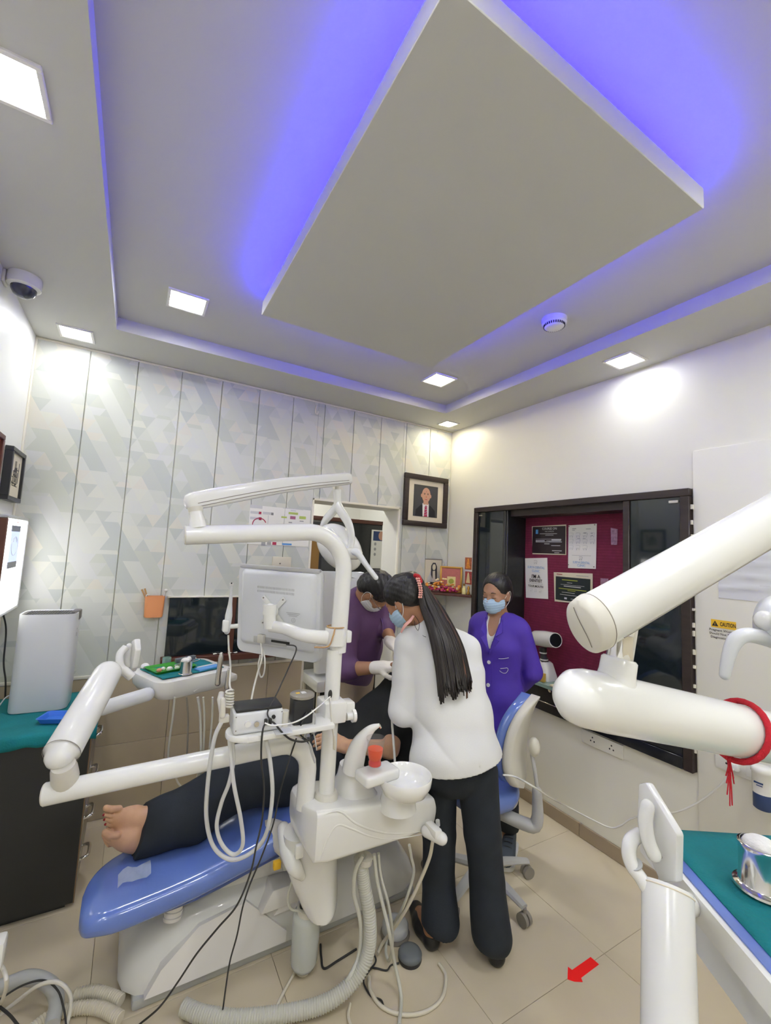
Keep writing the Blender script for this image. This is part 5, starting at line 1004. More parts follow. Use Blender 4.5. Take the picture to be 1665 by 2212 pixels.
# caution sticker and pale notice on the right wall
def on_wall(x, y): return PX(x, y, XR-0.016)
ct = thing('caution_sign', 'yellow CAUTION sticker with small black lines on the right wall', 'sign', on_wall(1562, 1385))
c = on_wall(1562, 1349); wy = abs(on_wall(1535, 1345)[1]-on_wall(1589, 1350)[1]); hz = 0.036
b = B(); b.box(c, (0.0012, wy, hz)); b.part('yellow_band', 'yellow', ct, 0)
text('CAUTION', c+A(-0.0012, -0.018, -0.001), EXB, EYB, 0.018, 'ink_black', ct, maxw=wy*0.62, bold=0.02)
b = B(); o = c+A(-0.0012, wy*0.33, 0); b.add([o+A(0, 0.013, -0.012), o+A(0, -0.013, -0.012), o+A(0, 0, 0.013)], [(0, 1, 2)]); b.part('warning_triangle', 'ink_black', ct, 0)
text('!', o+A(-0.0008, 0, -0.003), EXB, EYB, 0.012, 'yellow', ct, bold=0.02)
for k, s_ in enumerate(('Pregnant Women', 'Should Not Enter', 'Diagnostic Area')):
    text(s_, c+A(-0.0008, 0.004, -0.030-0.0165*k), EXB, EYB, 0.0105, 'ink_black', ct, maxw=0.105, bold=0.01)
pts = [on_wall(*p) for p in ((1552, 1222), (1665, 1160))]
nt_ = thing('paper_notice', 'large creased pale paper notice on the wall behind the thick white arms', 'notice', on_wall(1610, 1295))
zt_, zb_ = on_wall(1560, 1190)[2], on_wall(1560, 1292)[2]; y0_, y1_ = on_wall(1551, 1240)[1], on_wall(1700, 1240)[1]
b = B(); G = []
for i in range(25):
    row = []
    for j in range(25):
        u, v = j/24, i/24; bump = 0.0
        for v0, sl, am in ((0.25, 0.10, 0.004), (0.42, -0.05, 0.004), (0.62, 0.06, 0.0035), (0.8, -0.08, 0.004)): bump += am*math.exp(-((v-v0-sl*(u-0.5))/0.03)**2)
        row.append(A(XR-0.0165-bump, y0_+(y1_-y0_)*u, zt_+0.06-(zt_+0.06-zb_)*v))
    G.append(row)
b.sheet(G); b.part('sheet', 'paper_grey', nt_, 60)
bars(nt_, A(XR-0.019, (y0_+y1_)/2, (zt_+zb_)/2), [(-0.05+0.05*k, 0.02-0.03*(k % 3), 0.035, 0.003) for k in range(6)] + [(-0.02, -0.06, 0.12, 0.002), (-0.03, 0.06, 0.10, 0.002)], 'ink_light', off=-0.003)
# ================================================================ things on the far wall
YW = YB-0.0065
def wall_box(name, label, cat, px, d, m): pass
# dark glass window
x0, x1, z0, z1 = 0.218, 0.99, 0.873, 1.243
bw = thing('glass_cabinet', 'black glass fronted wall unit with brown wood trim on the panel wall', 'cabinet', ((x0+x1)/2, YB-0.02, z0))
b = B(); b.bx((x0, YB-0.030, z0+0.012), (0.585, YB-0.004, z1), 0.002, 1); b.part('glass_pane', 'tinted_glass', bw, 0)
b = B(); b.bx((0.620, YB-0.030, z0+0.012), (x1, YB-0.004, z1), 0.002, 1); b.part('glass_pane', 'tinted_glass', bw, 0)
b = B(); b.bx((0.586, YB-0.034, z0+0.012), (0.619, YB-0.003, z1), 0.002, 1); b.part('mullion', 'brown_wood', bw)
b = B(); b.bx((x0-0.012, YB-0.036, z1), (x1, YB-0.003, z1+0.008), 0.002, 1); b.part('top_trim', 'trim_paint', bw)
b = B(); b.bx((x0-0.02, YB-0.075, z0-0.028), (x1+0.02, YB-0.003, z0+0.010), 0.003, 1); b.part('sill', 'brown_wood', bw)
for k, (x, y, lb) in enumerate(((470, 1418, 'torn scrap of white paper on the brown sill behind the tray'), (502, 1412, 'crumpled white scrap on the brown sill near the monitor'))):
    q = PY(x, y, YB-0.05); q[2] = z0+0.0105; b = B(); b.sheet([[q+A(-0.03+0.015*i, -0.01+0.01*j, 0.002+0.006*((i*7+j*5) % 3)/2) for j in range(3)] for i in range(5)]); b.thing('paper_scrap', 'paper', lb, 'paper', ang=0)
# two printed sheets
ps = thing('chart_poster', 'pair of white printed charts with red circle and green labels on the panel wall', 'poster', (0.88, YW, 1.605))
for xa, xb in ((0.662, 0.905), (0.909, 1.100)):
    b = B(); b.bx((xa, YW-0.002, 1.600), (xb, YW, 1.868), 0); b.part('sheet', 'paper', ps, 0)
EXW = A(1, 0, 0)
def wb(rows, m, name='printed_blocks'):
    b = B()
    for x, y, w_, h_ in rows:
        q = PY(520+x/9.25, 1060+y/9.25, YW-0.0025); b.box(q, (w_, 0.0006, h_))
    b.part(name, m, ps, 0, kind='stuff')
wb([(310, 320, 0.085, 0.022), (280, 435, 0.06, 0.018), (275, 550, 0.06, 0.018), (535, 452, 0.065, 0.018), (530, 715, 0.07, 0.018), (545, 600, 0.004, 0.075), (1050, 365, 0.15, 0.005), (1050, 400, 0.04, 0.006)], 'ink_light')
wb([(632, 465, 0.016, 0.018), (1215, 610, 0.03, 0.008), (990, 635, 0.025, 0.008), (450, 1050, 0.028, 0.02), (565, 1050, 0.028, 0.02), (450, 1090, 0.03, 0.006)], 'ink_grey')
wb([(385, 445, 0.018, 0.018), (385, 560, 0.02, 0.02), (610, 725, 0.018, 0.018), (670, 1055, 0.028, 0.02)], 'ink_red')
wb([(1040, 540, 0.04, 0.022), (1030, 745, 0.04, 0.012)], 'ink_mauve')
wb([(1050, 455, 0.07, 0.016), (865, 530, 0.04, 0.012), (1235, 540, 0.05, 0.02), (1260, 690, 0.035, 0.02), (1230, 750, 0.045, 0.012)], 'ink_green')
wb([(920, 1070, 0.07, 0.012)], 'ink_blue')
b = B(); q = PY(520+370/9.25, 1060+670/9.25, YW-0.003); b.tube([q+A(0.046*math.cos(a), 0, 0.042*math.sin(a)) for a in np.linspace(math.radians(20), math.radians(215), 20)], 0.0032, 6); b.part('red_arc', 'ink_red', ps, 0)
c = PY(608, 1216, YW-0.004)
t = thing('wall_socket', 'cream wall plate with one dark knob above the monitor', 'socket', c-A(0, 0, 0.04)); b = B(); b.box(c, (0.135, 0.012, 0.085), None, 0.003); b.part('plate', 'socket_cream', t); b = B(); b.ell(c+A(-0.012, -0.007, -0.004), 0.006, None, 10, 6); b.part('knob', 'seam', t)
# orange holder with sticks
c = PY(333, 1309, YW-0.028)
t = thing('orange_holder', 'orange wall holder with brown sticks on the panel wall', 'holder', c-A(0, 0, 0.07))
b = B(); R = []
for z, w_ in ((-0.066, 0.090), (-0.060, 0.100), (0.060, 0.108)): R.append(np.array([c+A(p, q, z) for p, q in rrect(w_, 0.05, 0.015, 4)]))
b.rings(R, True, False)
R = [np.array([c+A(p, q, z) for p, q in rrect(w_, 0.044, 0.012, 4)])[::-1] for z, w_ in ((0.060, 0.102), (0.0, 0.095))]; b.rings(R, False, False); b.part('pocket', 'orange', t, 50)
for dx, dz, m, r in ((-0.075, 0.10, 'bamboo', 0.005), (-0.060, 0.105, 'bamboo', 0.005)):
    b = B(); b.tube([c+A(-0.025, 0, 0.0), c+A(dx, 0.0, dz)], r, 8); b.part('stick', m, t)
b = B(); b.tube([c+A(0.035, 0, 0.0), c+A(0.052, 0, 0.075), c+A(0.056, 0, 0.092)], [0.003, 0.004, 0.011], 8, 3, round_end=True); b.part('brush', 'plastic_warm', t)
b = B(); b.tube([c+A(-0.03, -0.01, 0.03), c+A(-0.048, -0.02, 0.066), c+A(-0.03, -0.02, 0.07)], 0.004, 6, 3); b.part('clip', 'plastic', t)
# ceiling hook
c = PY(683, 884, YB-0.015); b = B(); b.tube([c+A(0, 0, 0.03), c+A(-0.004, 0, 0.0), c+A(-0.002, 0, -0.03), c+A(0.010, -0.005, -0.036), c+A(0.014, -0.005, -0.015)], 0.0055, 8, 5); b.thing('wall_hook', 'trim_paint', 'small cream hook at the top of the panel wall', 'hook')
# portrait
fx0, fx1, fz0, fz1 = 1.897, 2.350, 1.822, 2.262
fr = thing('framed_portrait', 'framed portrait of a bald man in dark suit and striped red tie', 'picture', ((fx0+fx1)/2, YB-0.02, fz0))
def frame(parent, x0, x1, z0, z1, w_, d_, m):
    for lo, hi in (((x0, z0), (x1, z0+w_)), ((x0, z1-w_), (x1, z1)), ((x0, z0+w_), (x0+w_, z1-w_)), ((x1-w_, z0+w_), (x1, z1-w_))):
        b = B(); b.bx((lo[0], YW-d_, lo[1]), (hi[0], YW, hi[1]), 0.004, 2); b.part('frame_side', m, parent)
frame(fr, fx0, fx1, fz0, fz1, 0.043, 0.030, 'frame_wood')
b = B(); b.bx((fx0+0.04, YW-0.010, fz0+0.04), (fx1-0.04, YW-0.004, fz1-0.04)); b.part('mount', 'picture_mount', fr, 0)
cx_, cz_ = (fx0+fx1)/2, (fz0+fz1)/2
b = B(); b.bx((cx_-0.125, YW-0.012, cz_-0.135), (cx_+0.125, YW-0.010, cz_+0.135)); ph = b.part('photograph', 'picture_back', fr, 0)
mat('photo_skin', (0.52, 0.29, 0.20), 0.5); mat('photo_suit', (0.012, 0.012, 0.015), 0.5)
def flat(parent, pts, m, lay, name):
    b = B(); q = [A(cx_+x, YW-0.0125-0.0006*lay, cz_+z) for x, z in pts]; b.poly(q); return b.part(name, m, parent, 0)
oval = lambda x, z, a, c_, n=20: [(x+a*math.cos(t), z+c_*math.sin(t)) for t in np.linspace(0, 2*math.pi, n, endpoint=False)]
flat(ph, [(-0.105, -0.132), (0.105, -0.132), (0.098, -0.075), (0.05, -0.035), (-0.05, -0.035), (-0.1, -0.08)], 'photo_suit', 0, 'suit')
flat(ph, [(-0.028, -0.132), (0.034, -0.132), (0.032, -0.02), (-0.034, -0.02)], 'ink_white', 1, 'shirt')
flat(ph, [(-0.016, -0.132), (0.020, -0.132), (0.013, -0.045), (0.004, -0.034), (-0.008, -0.045)], 'ink_red', 2, 'tie')
for k in range(4): flat(ph, [(-0.014, -0.125+0.022*k), (0.017, -0.112+0.022*k), (0.016, -0.105+0.022*k), (-0.013, -0.118+0.022*k)], 'poster_pink', 3, 'tie_stripe')
flat(ph, [(-0.026, -0.03), (0.028, -0.03), (0.024, 0.02), (-0.024, 0.02)], 'photo_skin', 2, 'neck')
flat(ph, oval(0.0, 0.052, 0.045, 0.064), 'photo_skin', 4, 'face')
for x in (-0.047, 0.047): flat(ph, oval(x, 0.045, 0.008, 0.016, 10), 'photo_skin', 3, 'ear')
for pts, m in ((oval(-0.017, 0.058, 0.008, 0.003, 10), 'photo_suit'), (oval(0.017, 0.058, 0.008, 0.003, 10), 'photo_suit'), (oval(-0.017, 0.067, 0.011, 0.002, 10), 'photo_suit'), (oval(0.017, 0.067, 0.011, 0.002, 10), 'photo_suit'), (oval(0, 0.014, 0.013, 0.003, 10), 'ink_red'), (oval(0.0, 0.082, 0.003, 0.004, 8), 'ink_red'), (oval(0, 0.036, 0.007, 0.005, 10), 'card_orange')): flat(ph, pts, m, 6, 'feature')
# corner shelf with pictures and flowers
cs = thing('corner_shelf', 'small corner shelf carrying flowers and a gold framed picture', 'shelf', (2.25, 2.88, 1.262))
b = B(); b.prism([(2.05, YB-0.008), (XR-0.001, YB-0.008), (XR-0.001, 2.665), (2.352, 2.665)], (0, 0, 1.272), (1, 0, 0), (0, 1, 0), (0, 0, 1), 0.02, 0.002); b.part('board', 'brown_wood', cs)
SZ = 1.283
c = PY(936, 1239, YW-0.008)
bp = thing('photo_portrait', 'black and white photo of a seated long haired woman on the corner shelf', 'picture', A(c[0], c[1], SZ))
hw_, hh_ = 0.088, 0.135; cz2 = SZ+hh_
b = B(); b.bx((c[0]-hw_, YW-0.010, SZ), (c[0]+hw_, YW-0.001, SZ+2*hh_)); b.part('board', 'picture_mount', bp, 0)
b = B()
for lo, hi in (((-hw_, hh_*2-0.008), (hw_, hh_*2)), ((hw_-0.006, 0), (hw_, hh_*2))): b.bx((c[0]+lo[0], YW-0.012, SZ+lo[1]), (c[0]+hi[0], YW-0.001, SZ+hi[1]))
b.part('edge', 'seam', bp, 0, kind='stuff')
def flat2(pts, m, lay, nm): b = B(); b.poly([A(c[0]+x, YW-0.0125-0.0006*lay, cz2+z) for x, z in pts]); b.part(nm, m, bp, 0)
flat2([(-0.06, -0.10), (-0.065, -0.03), (-0.03, 0.035), (0.03, 0.035), (0.068, -0.02), (0.06, -0.09), (0.0, -0.115)], 'ink_light', 0, 'clothes')
flat2([(-0.03, 0.0), (-0.03, 0.075), (-0.012, 0.103), (0.014, 0.103), (0.032, 0.07), (0.034, -0.03), (0.018, -0.05), (-0.015, -0.03)], 'picture_back', 1, 'hair')
flat2(oval(0, 0.065, 0.018, 0.026), 'picture_mount', 2, 'face')
flat2([(-0.010, -0.09), (-0.014, 0.03), (0.012, 0.035), (0.020, -0.06)], 'picture_mount', 3, 'blouse')
flat2([(-0.05, -0.10), (-0.045, -0.06), (0.04, -0.065), (0.045, -0.085), (-0.02, -0.115)], 'picture_back', 4, 'hands')
# gold frame
g0, g1 = P(949, 1279, 3.62), P(997, 1281, 3.57)
gx_ = nrm(A(g1[0]-g0[0], g1[1]-g0[1], 0)); gy_ = A(0, 0, 1); gz_ = np.cross(gx_, gy_); gz_ = gz_ if gz_ @ FW < 0 else -gz_
gw = np.linalg.norm(g1-g0); gh = 0.215; gc = (g0+g1)/2; gc[2] = SZ+gh/2; Rg = np.stack([gx_, gy_, np.cross(gx_, gy_)], 1)
gf = thing('gold_frame', 'gold framed red picture with a pale square at its centre on the corner shelf', 'picture', A(gc[0], gc[1], SZ))
for u, v, w_, h_ in ((0, gh/2-0.008, gw, 0.016), (0, -gh/2+0.008, gw, 0.016), (gw/2-0.008, 0, 0.016, gh), (-gw/2+0.008, 0, 0.016, gh)):
    b = B(); b.box(gc+gx_*u+gy_*v, (w_, h_, 0.022), Rg, 0.004); b.part('frame_side', 'gold', gf)
b = B(); b.box(gc, (gw-0.02, gh-0.02, 0.012), Rg); b.part('picture', 'salmon', gf, 0)
b = B(); b.box(gc+gx_*0.004-gy_*0.015+gz_*0.0065, (gw*0.38, gh*0.36, 0.001), Rg); b.part('pale_square', 'pale_gold', gf, 0)
b = B(); b.lathe([(0.022, 0), (0.022, 0.0006), (0.012, 0.0007)], gc+gx_*0.004-gy_*0.015+gz_*0.0075, np.stack([gx_, np.cross(gz_, gx_), gz_], 1), 16); b.part('medallion', 'ink_olive', gf, 0)
# flower garland: heaps of petals nobody could count
sh_d = nrm(A(2.352-2.05, 2.665-3.02, 0)); sh_o = A(2.05, 3.02, SZ); perp = A(sh_d[1], -sh_d[0], 0); perp = perp if perp @ FW > 0 else -perp
for m, n_, lo, hi, hz_, nm, lb in (('flower_pink', 70, 0.08, 0.36, 0.045, 'flower_garland', 'low heap of deep pink flowers along the front of the corner shelf'), ('flower_orange', 48, 0.10, 0.38, 0.085, 'flower_garland', 'taller orange flowers behind the pink ones on the corner shelf'), ('flower_cream', 20, 0.10, 0.38, 0.11, 'flower_garland', 'few cream coloured flowers highest in front of the gold frame')):
    b = B()
    for k in range(n_):
        s_ = random.uniform(lo, hi); q = sh_o+sh_d*s_+perp*random.uniform(0.012, 0.05)+A(0, 0, 0.006+random.uniform(0.2, 1)*hz_*(1-abs(s_-0.24)*2.2))
        b.ell(q, (random.uniform(0.009, 0.016), random.uniform(0.009, 0.016), random.uniform(0.006, 0.012)), None, 7, 4)
    b.thing(nm, m, lb, 'flowers', ang=60, kind='stuff')
q = sh_o+sh_d*0.41+perp*0.03
t = thing('incense_bottle', 'pale small bottle at the right end of the corner shelf', 'bottle', q); b = B(); b.lathe([(0.016, 0), (0.018, 0.004), (0.018, 0.045), (0.009, 0.055), (0.009, 0.07)], q, None, 16); b.part('glass', 'pale_gold', t, 50); b = B(); b.lathe([(0.010, 0.068), (0.010, 0.085)], q, None, 12); b.part('stopper', 'gold_dark', t)
q = sh_o+sh_d*0.445+perp*0.035
b = B(); b.lathe([(0.010, 0), (0.014, 0.01), (0.006, 0.03), (0.012, 0.05), (0.004, 0.07)], q, None, 14); b.thing('brass_figurine', 'gold', 'tiny brass ornament beside the pale bottle on the corner shelf', 'ornament', ang=60)
q = sh_o+sh_d*0.07+perp*0.03
b = B(); b.lathe([(0.012, 0), (0.018, 0.008), (0.022, 0.03), (0.019, 0.03), (0.012, 0.01)], q, None, 16); b.thing('brass_cup', 'pale_gold', 'small yellow cup at the left end of the corner shelf', 'cup', ang=60)
for y0, y1, m, lb in ((1204, 1231, 'card_orange', 'upper of two small orange picture cards on the wall by the dark frame'), (1234, 1263, 'card_red', 'lower small red picture card on the wall by the dark frame')):
    a_, c_ = PX(1005, y0, XR-0.002), PX(1018, y1, XR-0.002); t = thing('picture_card', lb, 'card', A(XR-0.002, (a_[1]+c_[1])/2, c_[2]))
    b = B(); b.bx((XR-0.004, c_[1], c_[2]), (XR-0.0005, a_[1], a_[2])); b.part('card', m, t, 0)
    o = A(XR-0.0045, (a_[1]+c_[1])/2, (a_[2]+c_[2])/2); hh = (a_[2]-c_[2])
    b = B(); b.poly([o+A(0, 0.028*x, hh*z) for x, z in ((-0.9, -0.4), (0.9, -0.4), (0.6, 0.0), (0.35, 0.35), (0, 0.45), (-0.35, 0.35), (-0.6, 0.0))]); b.part('printed_shape', 'flower_cream' if m == 'card_red' else 'flower_orange', t, 0)
# ================================================================ left wall things
def xz_frame(name, label, X, y0, y1, z0, z1, w_, d_, m, inner):
    t = thing(name, label, 'picture', (X, (y0+y1)/2, z0))
    for lo, hi in (((y0, z0), (y1, z0+w_)), ((y0, z1-w_), (y1, z1)), ((y0, z0+w_), (y0+w_, z1-w_)), ((y1-w_, z0+w_), (y1, z1-w_))):
        b = B(); b.bx((XL+0.001, lo[0], lo[1]), (X, hi[0], hi[1]), 0.002, 1); b.part('frame_side', m, t)
    b = B(); b.bx((XL+0.002, y0+w_, z0+w_), (X-0.012, y1-w_, z1-w_)); b.part('picture', inner, t, 0); return t
t = xz_frame('framed_print', 'black framed cream print of inked figures on the left wall', -0.548, 2.70, 2.975, 1.752, 2.015, 0.022, 0.03, 'black_plastic', 'picture_mount')
b = B()
for k in range(16): b.bx((-0.5602, 2.765+random.uniform(0, 0.11), 1.83+k*0.006), (-0.5592, 2.80+random.uniform(0, 0.12), 1.834+k*0.006))
for k in range(6): b.bx((-0.5602, 2.80+0.02*k, 1.83+0.01*(k % 3)), (-0.5592, 2.808+0.02*k, 1.93+random.uniform(-0.03, 0.03)))
b.part('ink_figures', 'ink_black', t, 0, kind='stuff')
xz_frame('framed_print', 'dark red framed picture cut off by the left edge of the view', -0.548, 2.28, 2.535, 1.76, 2.03, 0.022, 0.03, 'brown_wood', 'card_red')
lx = -0.500
lb_ = thing('xray_viewer', 'lit white X-ray viewing box with a bluish film on the left wall', 'light box', (lx, 2.82, 1.205))
ly0, ly1, lz0, lz1 = 2.515, 2.955, 1.205, 1.675
for lo, hi, m in (((ly0, lz0), (ly1, lz0+0.014), 'plastic_cool'), ((ly0, lz1-0.016), (ly1, lz1), 'plastic_grey'), ((ly0, lz0+0.014), (ly0+0.016, lz1-0.016), 'brown_wood'), ((ly1-0.012, lz0+0.014), (ly1, lz1-0.016), 'plastic_cool')):
    b = B(); b.bx((XL+0.001, lo[0], lo[1]), (lx, hi[0], hi[1]), 0.003, 1); b.part('frame_side', m, lb_)
b = B(); b.bx((XL+0.002, ly0+0.016, lz0+0.014), (lx-0.004, ly1-0.012, lz1-0.016)); b.part('glowing_panel', 'lightbox_glow', lb_, 0)
fm = thing('xray_film', 'bluish dental X-ray film clipped on the lit viewing box', 'film', (lx, 2.705, 1.43))
b = B(); b.bx((lx-0.003, 2.62, 1.455), (lx-0.001, 2.79, 1.60)); b.part('film', 'xray_film', fm, 0)
b = B(); b.bx((lx-0.003, 2.62, 1.60), (lx-0.0005, 2.79, 1.628)); b.bx((lx-0.003, 2.62, 1.425), (lx-0.0005, 2.79, 1.455)); b.part('caption_strip', 'xray_dark', fm, 0, kind='stuff')
b = B(); b.tube([A(lx-0.0005, 2.705+0.06*math.cos(a), 1.53+0.045*math.sin(a)) for a in np.linspace(0, 2*math.pi, 24)[:-1]], 0.0012, 5, closed=True); b.tube([A(lx-0.0005, 2.705+0.035*math.cos(a), 1.54+0.03*math.sin(a)) for a in np.linspace(0.3, 2.8, 14)], 0.0016, 5); b.part('jaw_outline', 'paper', fm, 0, kind='stuff')
b = B()
for y in (2.72, 2.90): b.ell(A(lx-0.002, y, lz1-0.03), 0.003, None, 8, 4)
b.part('screws', 'card_red', lb_, kind='stuff')
cable('black_cable', 'black cable hanging down the wall from the X-ray viewing box', [A(-0.545, 2.86, 1.205), PY(13, 1360, 2.97), PY(8, 1430, 2.98), PY(12, 1470, 2.98), PY(11, 1510, 2.98), PY(9, 1545, 2.97)], 0.004, 'black_rubber')
# dome camera
dc = PZ(48, 606, ZC-0.02); dc[0] = max(dc[0], XL+0.07)
dm = thing('dome_camera', 'white dome security camera with dark glass in the left ceiling corner', 'security camera', dc-A(0, 0, 0.06))
b = B(); b.lathe([(0.060, 0.02), (0.062, 0.0), (0.060, -0.028), (0.048, -0.034)], dc, None, 32); b.part('housing', 'plastic', dm, 50)
b = B(); b.lathe([(0.046, -0.032), (0.044, -0.048), (0.034, -0.064), (0.018, -0.073), (0.005, -0.075)], dc, None, 28); b.part('dome', 'camera_dome', dm, 70)
b = B(); b.bx((XL, dc[1]-0.03, ZC-0.055), (XL+0.012, dc[1]+0.03, ZC-0.002), 0.003); b.tube([A(XL+0.01, dc[1], ZC-0.03), dc], 0.014, 10); b.part('bracket', 'plastic_warm', dm)
# smoke detector
q = PZ(1197, 690, ZT); q[2] = ZT
sd_ = thing('smoke_detector', 'round white smoke detector in the ceiling recess right of the slab', 'smoke detector', q-A(0, 0, 0.045))
b = B(); b.lathe([(0.035, -0.046), (0.046, -0.040), (0.050, -0.026), (0.058, -0.022), (0.060, 0.0)], q, None, 32); b.part('housing', 'plastic', sd_, 50)
b = B()
for k in range(30):
    a = 2*math.pi*k/30; b.box(q+A(0.0475*math.cos(a), 0.0475*math.sin(a), -0.034), (0.005, 0.0045, 0.011), np.array([[math.cos(a), -math.sin(a), 0], [math.sin(a), math.cos(a), 0], [0, 0, 1]]))
b.part('vent_slots', 'dark_hole', sd_, 0, kind='stuff')
# ================================================================ drawer cabinet, cloth, purifier
CZ = 0.735
cab = thing('drawer_cabinet', 'dark sided low drawer cabinet under a teal cloth by the left wall', 'cabinet', (-0.33, 2.64, 0))
b = B(); b.bx((XL+0.004, 2.372, 0.02), (-0.092, 2.393, CZ)); b.part('side_panel', 'cabinet_dark', cab, 0)
b = B(); b.bx((XL+0.004, 2.90, 0.02), (-0.092, 2.92, CZ)); b.part('side_panel', 'cabinet_dark', cab, 0)
b = B(); b.bx((-0.0915, 2.371, 0.02), (-0.088, 2.394, CZ)); b.part('edge_strip', 'cabinet_edge', cab, 0)
b = B(); b.bx((XL+0.004, 2.372, CZ), (-0.085, 2.92, CZ+0.012), 0.002); b.part('top', 'laminate', cab)
b = B(); b.bx((XL+0.006, 2.394, 0.02), (-0.11, 2.899, CZ-0.001)); b.part('carcass', 'laminate', cab, 0)
b = B(); b.bx((XL+0.02, 2.39, 0.0), (-0.12, 2.90, 0.02)); b.part('plinth', 'laminate', cab, 0)
for k in range(4):
    z0, z1 = 0.025+0.177*k, 0.196+0.177*k
    b = B(); b.bx((-0.109, 2.396, z0), (-0.088, 2.898, z1), 0.002, 1); d_ = b.part('drawer', 'cabinet_face', cab)
    h_ = (z0+z1)/2+0.035
    b = B(); b.tube([A(-0.088, 2.40+0.05, h_), A(-0.060, 2.455, h_+0.006), A(-0.055, 2.50, h_+0.008), A(-0.060, 2.545, h_+0.006), A(-0.088, 2.55, h_)], 0.0075, 10, 5); b.part('handle', 'chrome', d_, 60)
    b = B(); b.bx((-0.089, 2.42, h_-0.012), (-0.086, 2.47, h_+0.014), 0.001); b.bx((-0.089, 2.53, h_-0.012), (-0.086, 2.58, h_+0.014), 0.001); b.part('handle_plate', 'chrome', d_, kind='stuff')
# cloth
G = []; zc = CZ+0.0145
def clz(x): return 0.003*math.sin(x*31)+0.002*math.sin(x*57+1)
for j, (y, z) in enumerate([(2.372-0.010, zc-0.052), (2.372-0.012, zc-0.036), (2.372-0.012, zc-0.012), (2.372-0.006, zc-0.002), (2.386, zc)] + [(2.386+0.53*k/12, zc) for k in range(1, 13)]):
    row = []
    for i in range(30):
        x = XL+0.012+(0.50)*i/29; dz = 0.0; dy = 0.0
        if j < 3: dz = -0.006*math.sin(x*9)+clz(x); dy = -0.004*math.sin(x*40)**2
        bump = 0.011*math.exp(-((x+0.50)/0.05)**2)*math.exp(-((y-2.44-0.25*(x+0.5))/0.018)**2)
        row.append(A(x, y+dy, z+dz+bump+0.0008*math.sin(x*70+y*50)))
    G.append(row)
b = B(); b.sheet(G); o = b.thing('table_cloth', 'teal_cloth', 'teal cloth draped over the dark drawer cabinet', 'cloth', ang=60); md = o.modifiers.new('thick', 'SOLIDIFY'); md.thickness = 0.0025; md.offset = 0.0
pz = zc+0.004
pa, pb_ = PZ(10, 1545, pz), PZ(142, 1532, pz); pex = nrm(A(pb_[0]-pa[0], pb_[1]-pa[1], 0)); pey = A(-pex[1], pex[0], 0); pw = np.linalg.norm(pb_-pa); pdp = 0.17; pH = 0.455
po = pa+pex*pw/2+pey*pdp/2; po[2] = pz
def PP(u, v, z): return po+pex*u+pey*v+A(0, 0, z)
ap = thing('air_purifier', 'tall white air purifier with grey top grille on the teal cloth', 'air purifier', po)
b = B(); R = []
for z, s in ((0.0, 0.985), (0.006, 1.0), (pH-0.01, 1.0), (pH, 0.995)): R.append(np.array([PP(p*s, q*s, z) for p, q in rrect(pw, pdp, 0.04, 6)]))
b.rings(R, True, False); R = [np.array([PP(p*s, q*s, z) for p, q in rrect(pw, pdp, 0.04, 6)]) for z, s in ((pH, 0.995), (pH-0.002, 0.94), (pH-0.014, 0.92))]; b.rings(R, False, False); b.part('housing', 'plastic_cool', ap, 40)
b = B(); b.prism(rrect(pw*0.93, pdp*0.93, 0.035, 5), PP(0, 0, pH-0.006), pex, pey, (0, 0, 1), 0.004); gr = b.part('top_grille', 'grille', ap, 0)
b = B()
for k in range(18): b.box(PP(-pw*0.40+pw*0.8*k/17, 0, pH-0.004), (0.006, pdp*0.78, 0.005), np.stack([pex, pey, A(0, 0, 1)], 1))
b.part('grille_bars', 'black_plastic', gr, 0, kind='stuff')
b = B(); b.box(PP(pw/2-0.014, pdp*0.18, pH-0.018), (0.034, 0.07, 0.05), np.stack([pex, pey, A(0, 0, 1)], 1), 0.006); b.part('control_corner', 'grille', ap)
for z, h_ in ((pH*0.82, 0.008), (pH*0.76, 0.018)): b = B(); b.box(PP(pw/2, -0.02, z), (0.003, 0.012, h_), np.stack([pex, pey, A(0, 0, 1)], 1), 0.001); b.part('button', 'plastic_grey', ap)
cable('white_cable', 'thin white cable beside the air purifier on the teal cloth', [PP(-pw/2+0.005, 0.06, 0.05), PP(-pw/2-0.03, 0.04, 0.045), PP(-pw/2-0.055, -0.02, 0.006), A(XL+0.02, 2.56, zc+0.006)], 0.003, 'plastic')
t0_, t1_, t2_ = PZ(75, 1566, pz), PZ(128, 1568, pz), PZ(90, 1542, pz)
te = nrm(A(t1_[0]-t0_[0], t1_[1]-t0_[1], 0)); te = nrm(te+A(0.15, 0.1, 0)); tn = A(-te[1], te[0], 0); tw, tl = 0.20, 0.105; to = t0_+te*tw/2+tn*tl/2; to[2] = zc+0.004
to = to + A(0.0, -0.0, 0)
bt_ = thing('plastic_tray', 'bright blue plastic tray on the teal cloth before the air purifier', 'tray', to)
b = B(); R = [np.array([to+te*p+tn*q+A(0, 0, z) for p, q in rrect(w_, h_, 0.012, 3)]) for w_, h_, z in ((tw-0.02, tl-0.02, 0.0), (tw, tl, 0.022), (tw+0.006, tl+0.006, 0.023), (tw-0.006, tl-0.006, 0.022), (tw-0.024, tl-0.024, 0.004))]
b.rings(R); b.part('dish', 'blue_tray', bt_, 40)
q = to+te*0.055+A(0, 0, 0.016); b = B(); b.tube([q-te*0.02, q+te*0.02], 0.011, 12); o = b.thing('small_vial', 'black_gloss', 'small dark vial lying in the bright blue tray', 'vial')
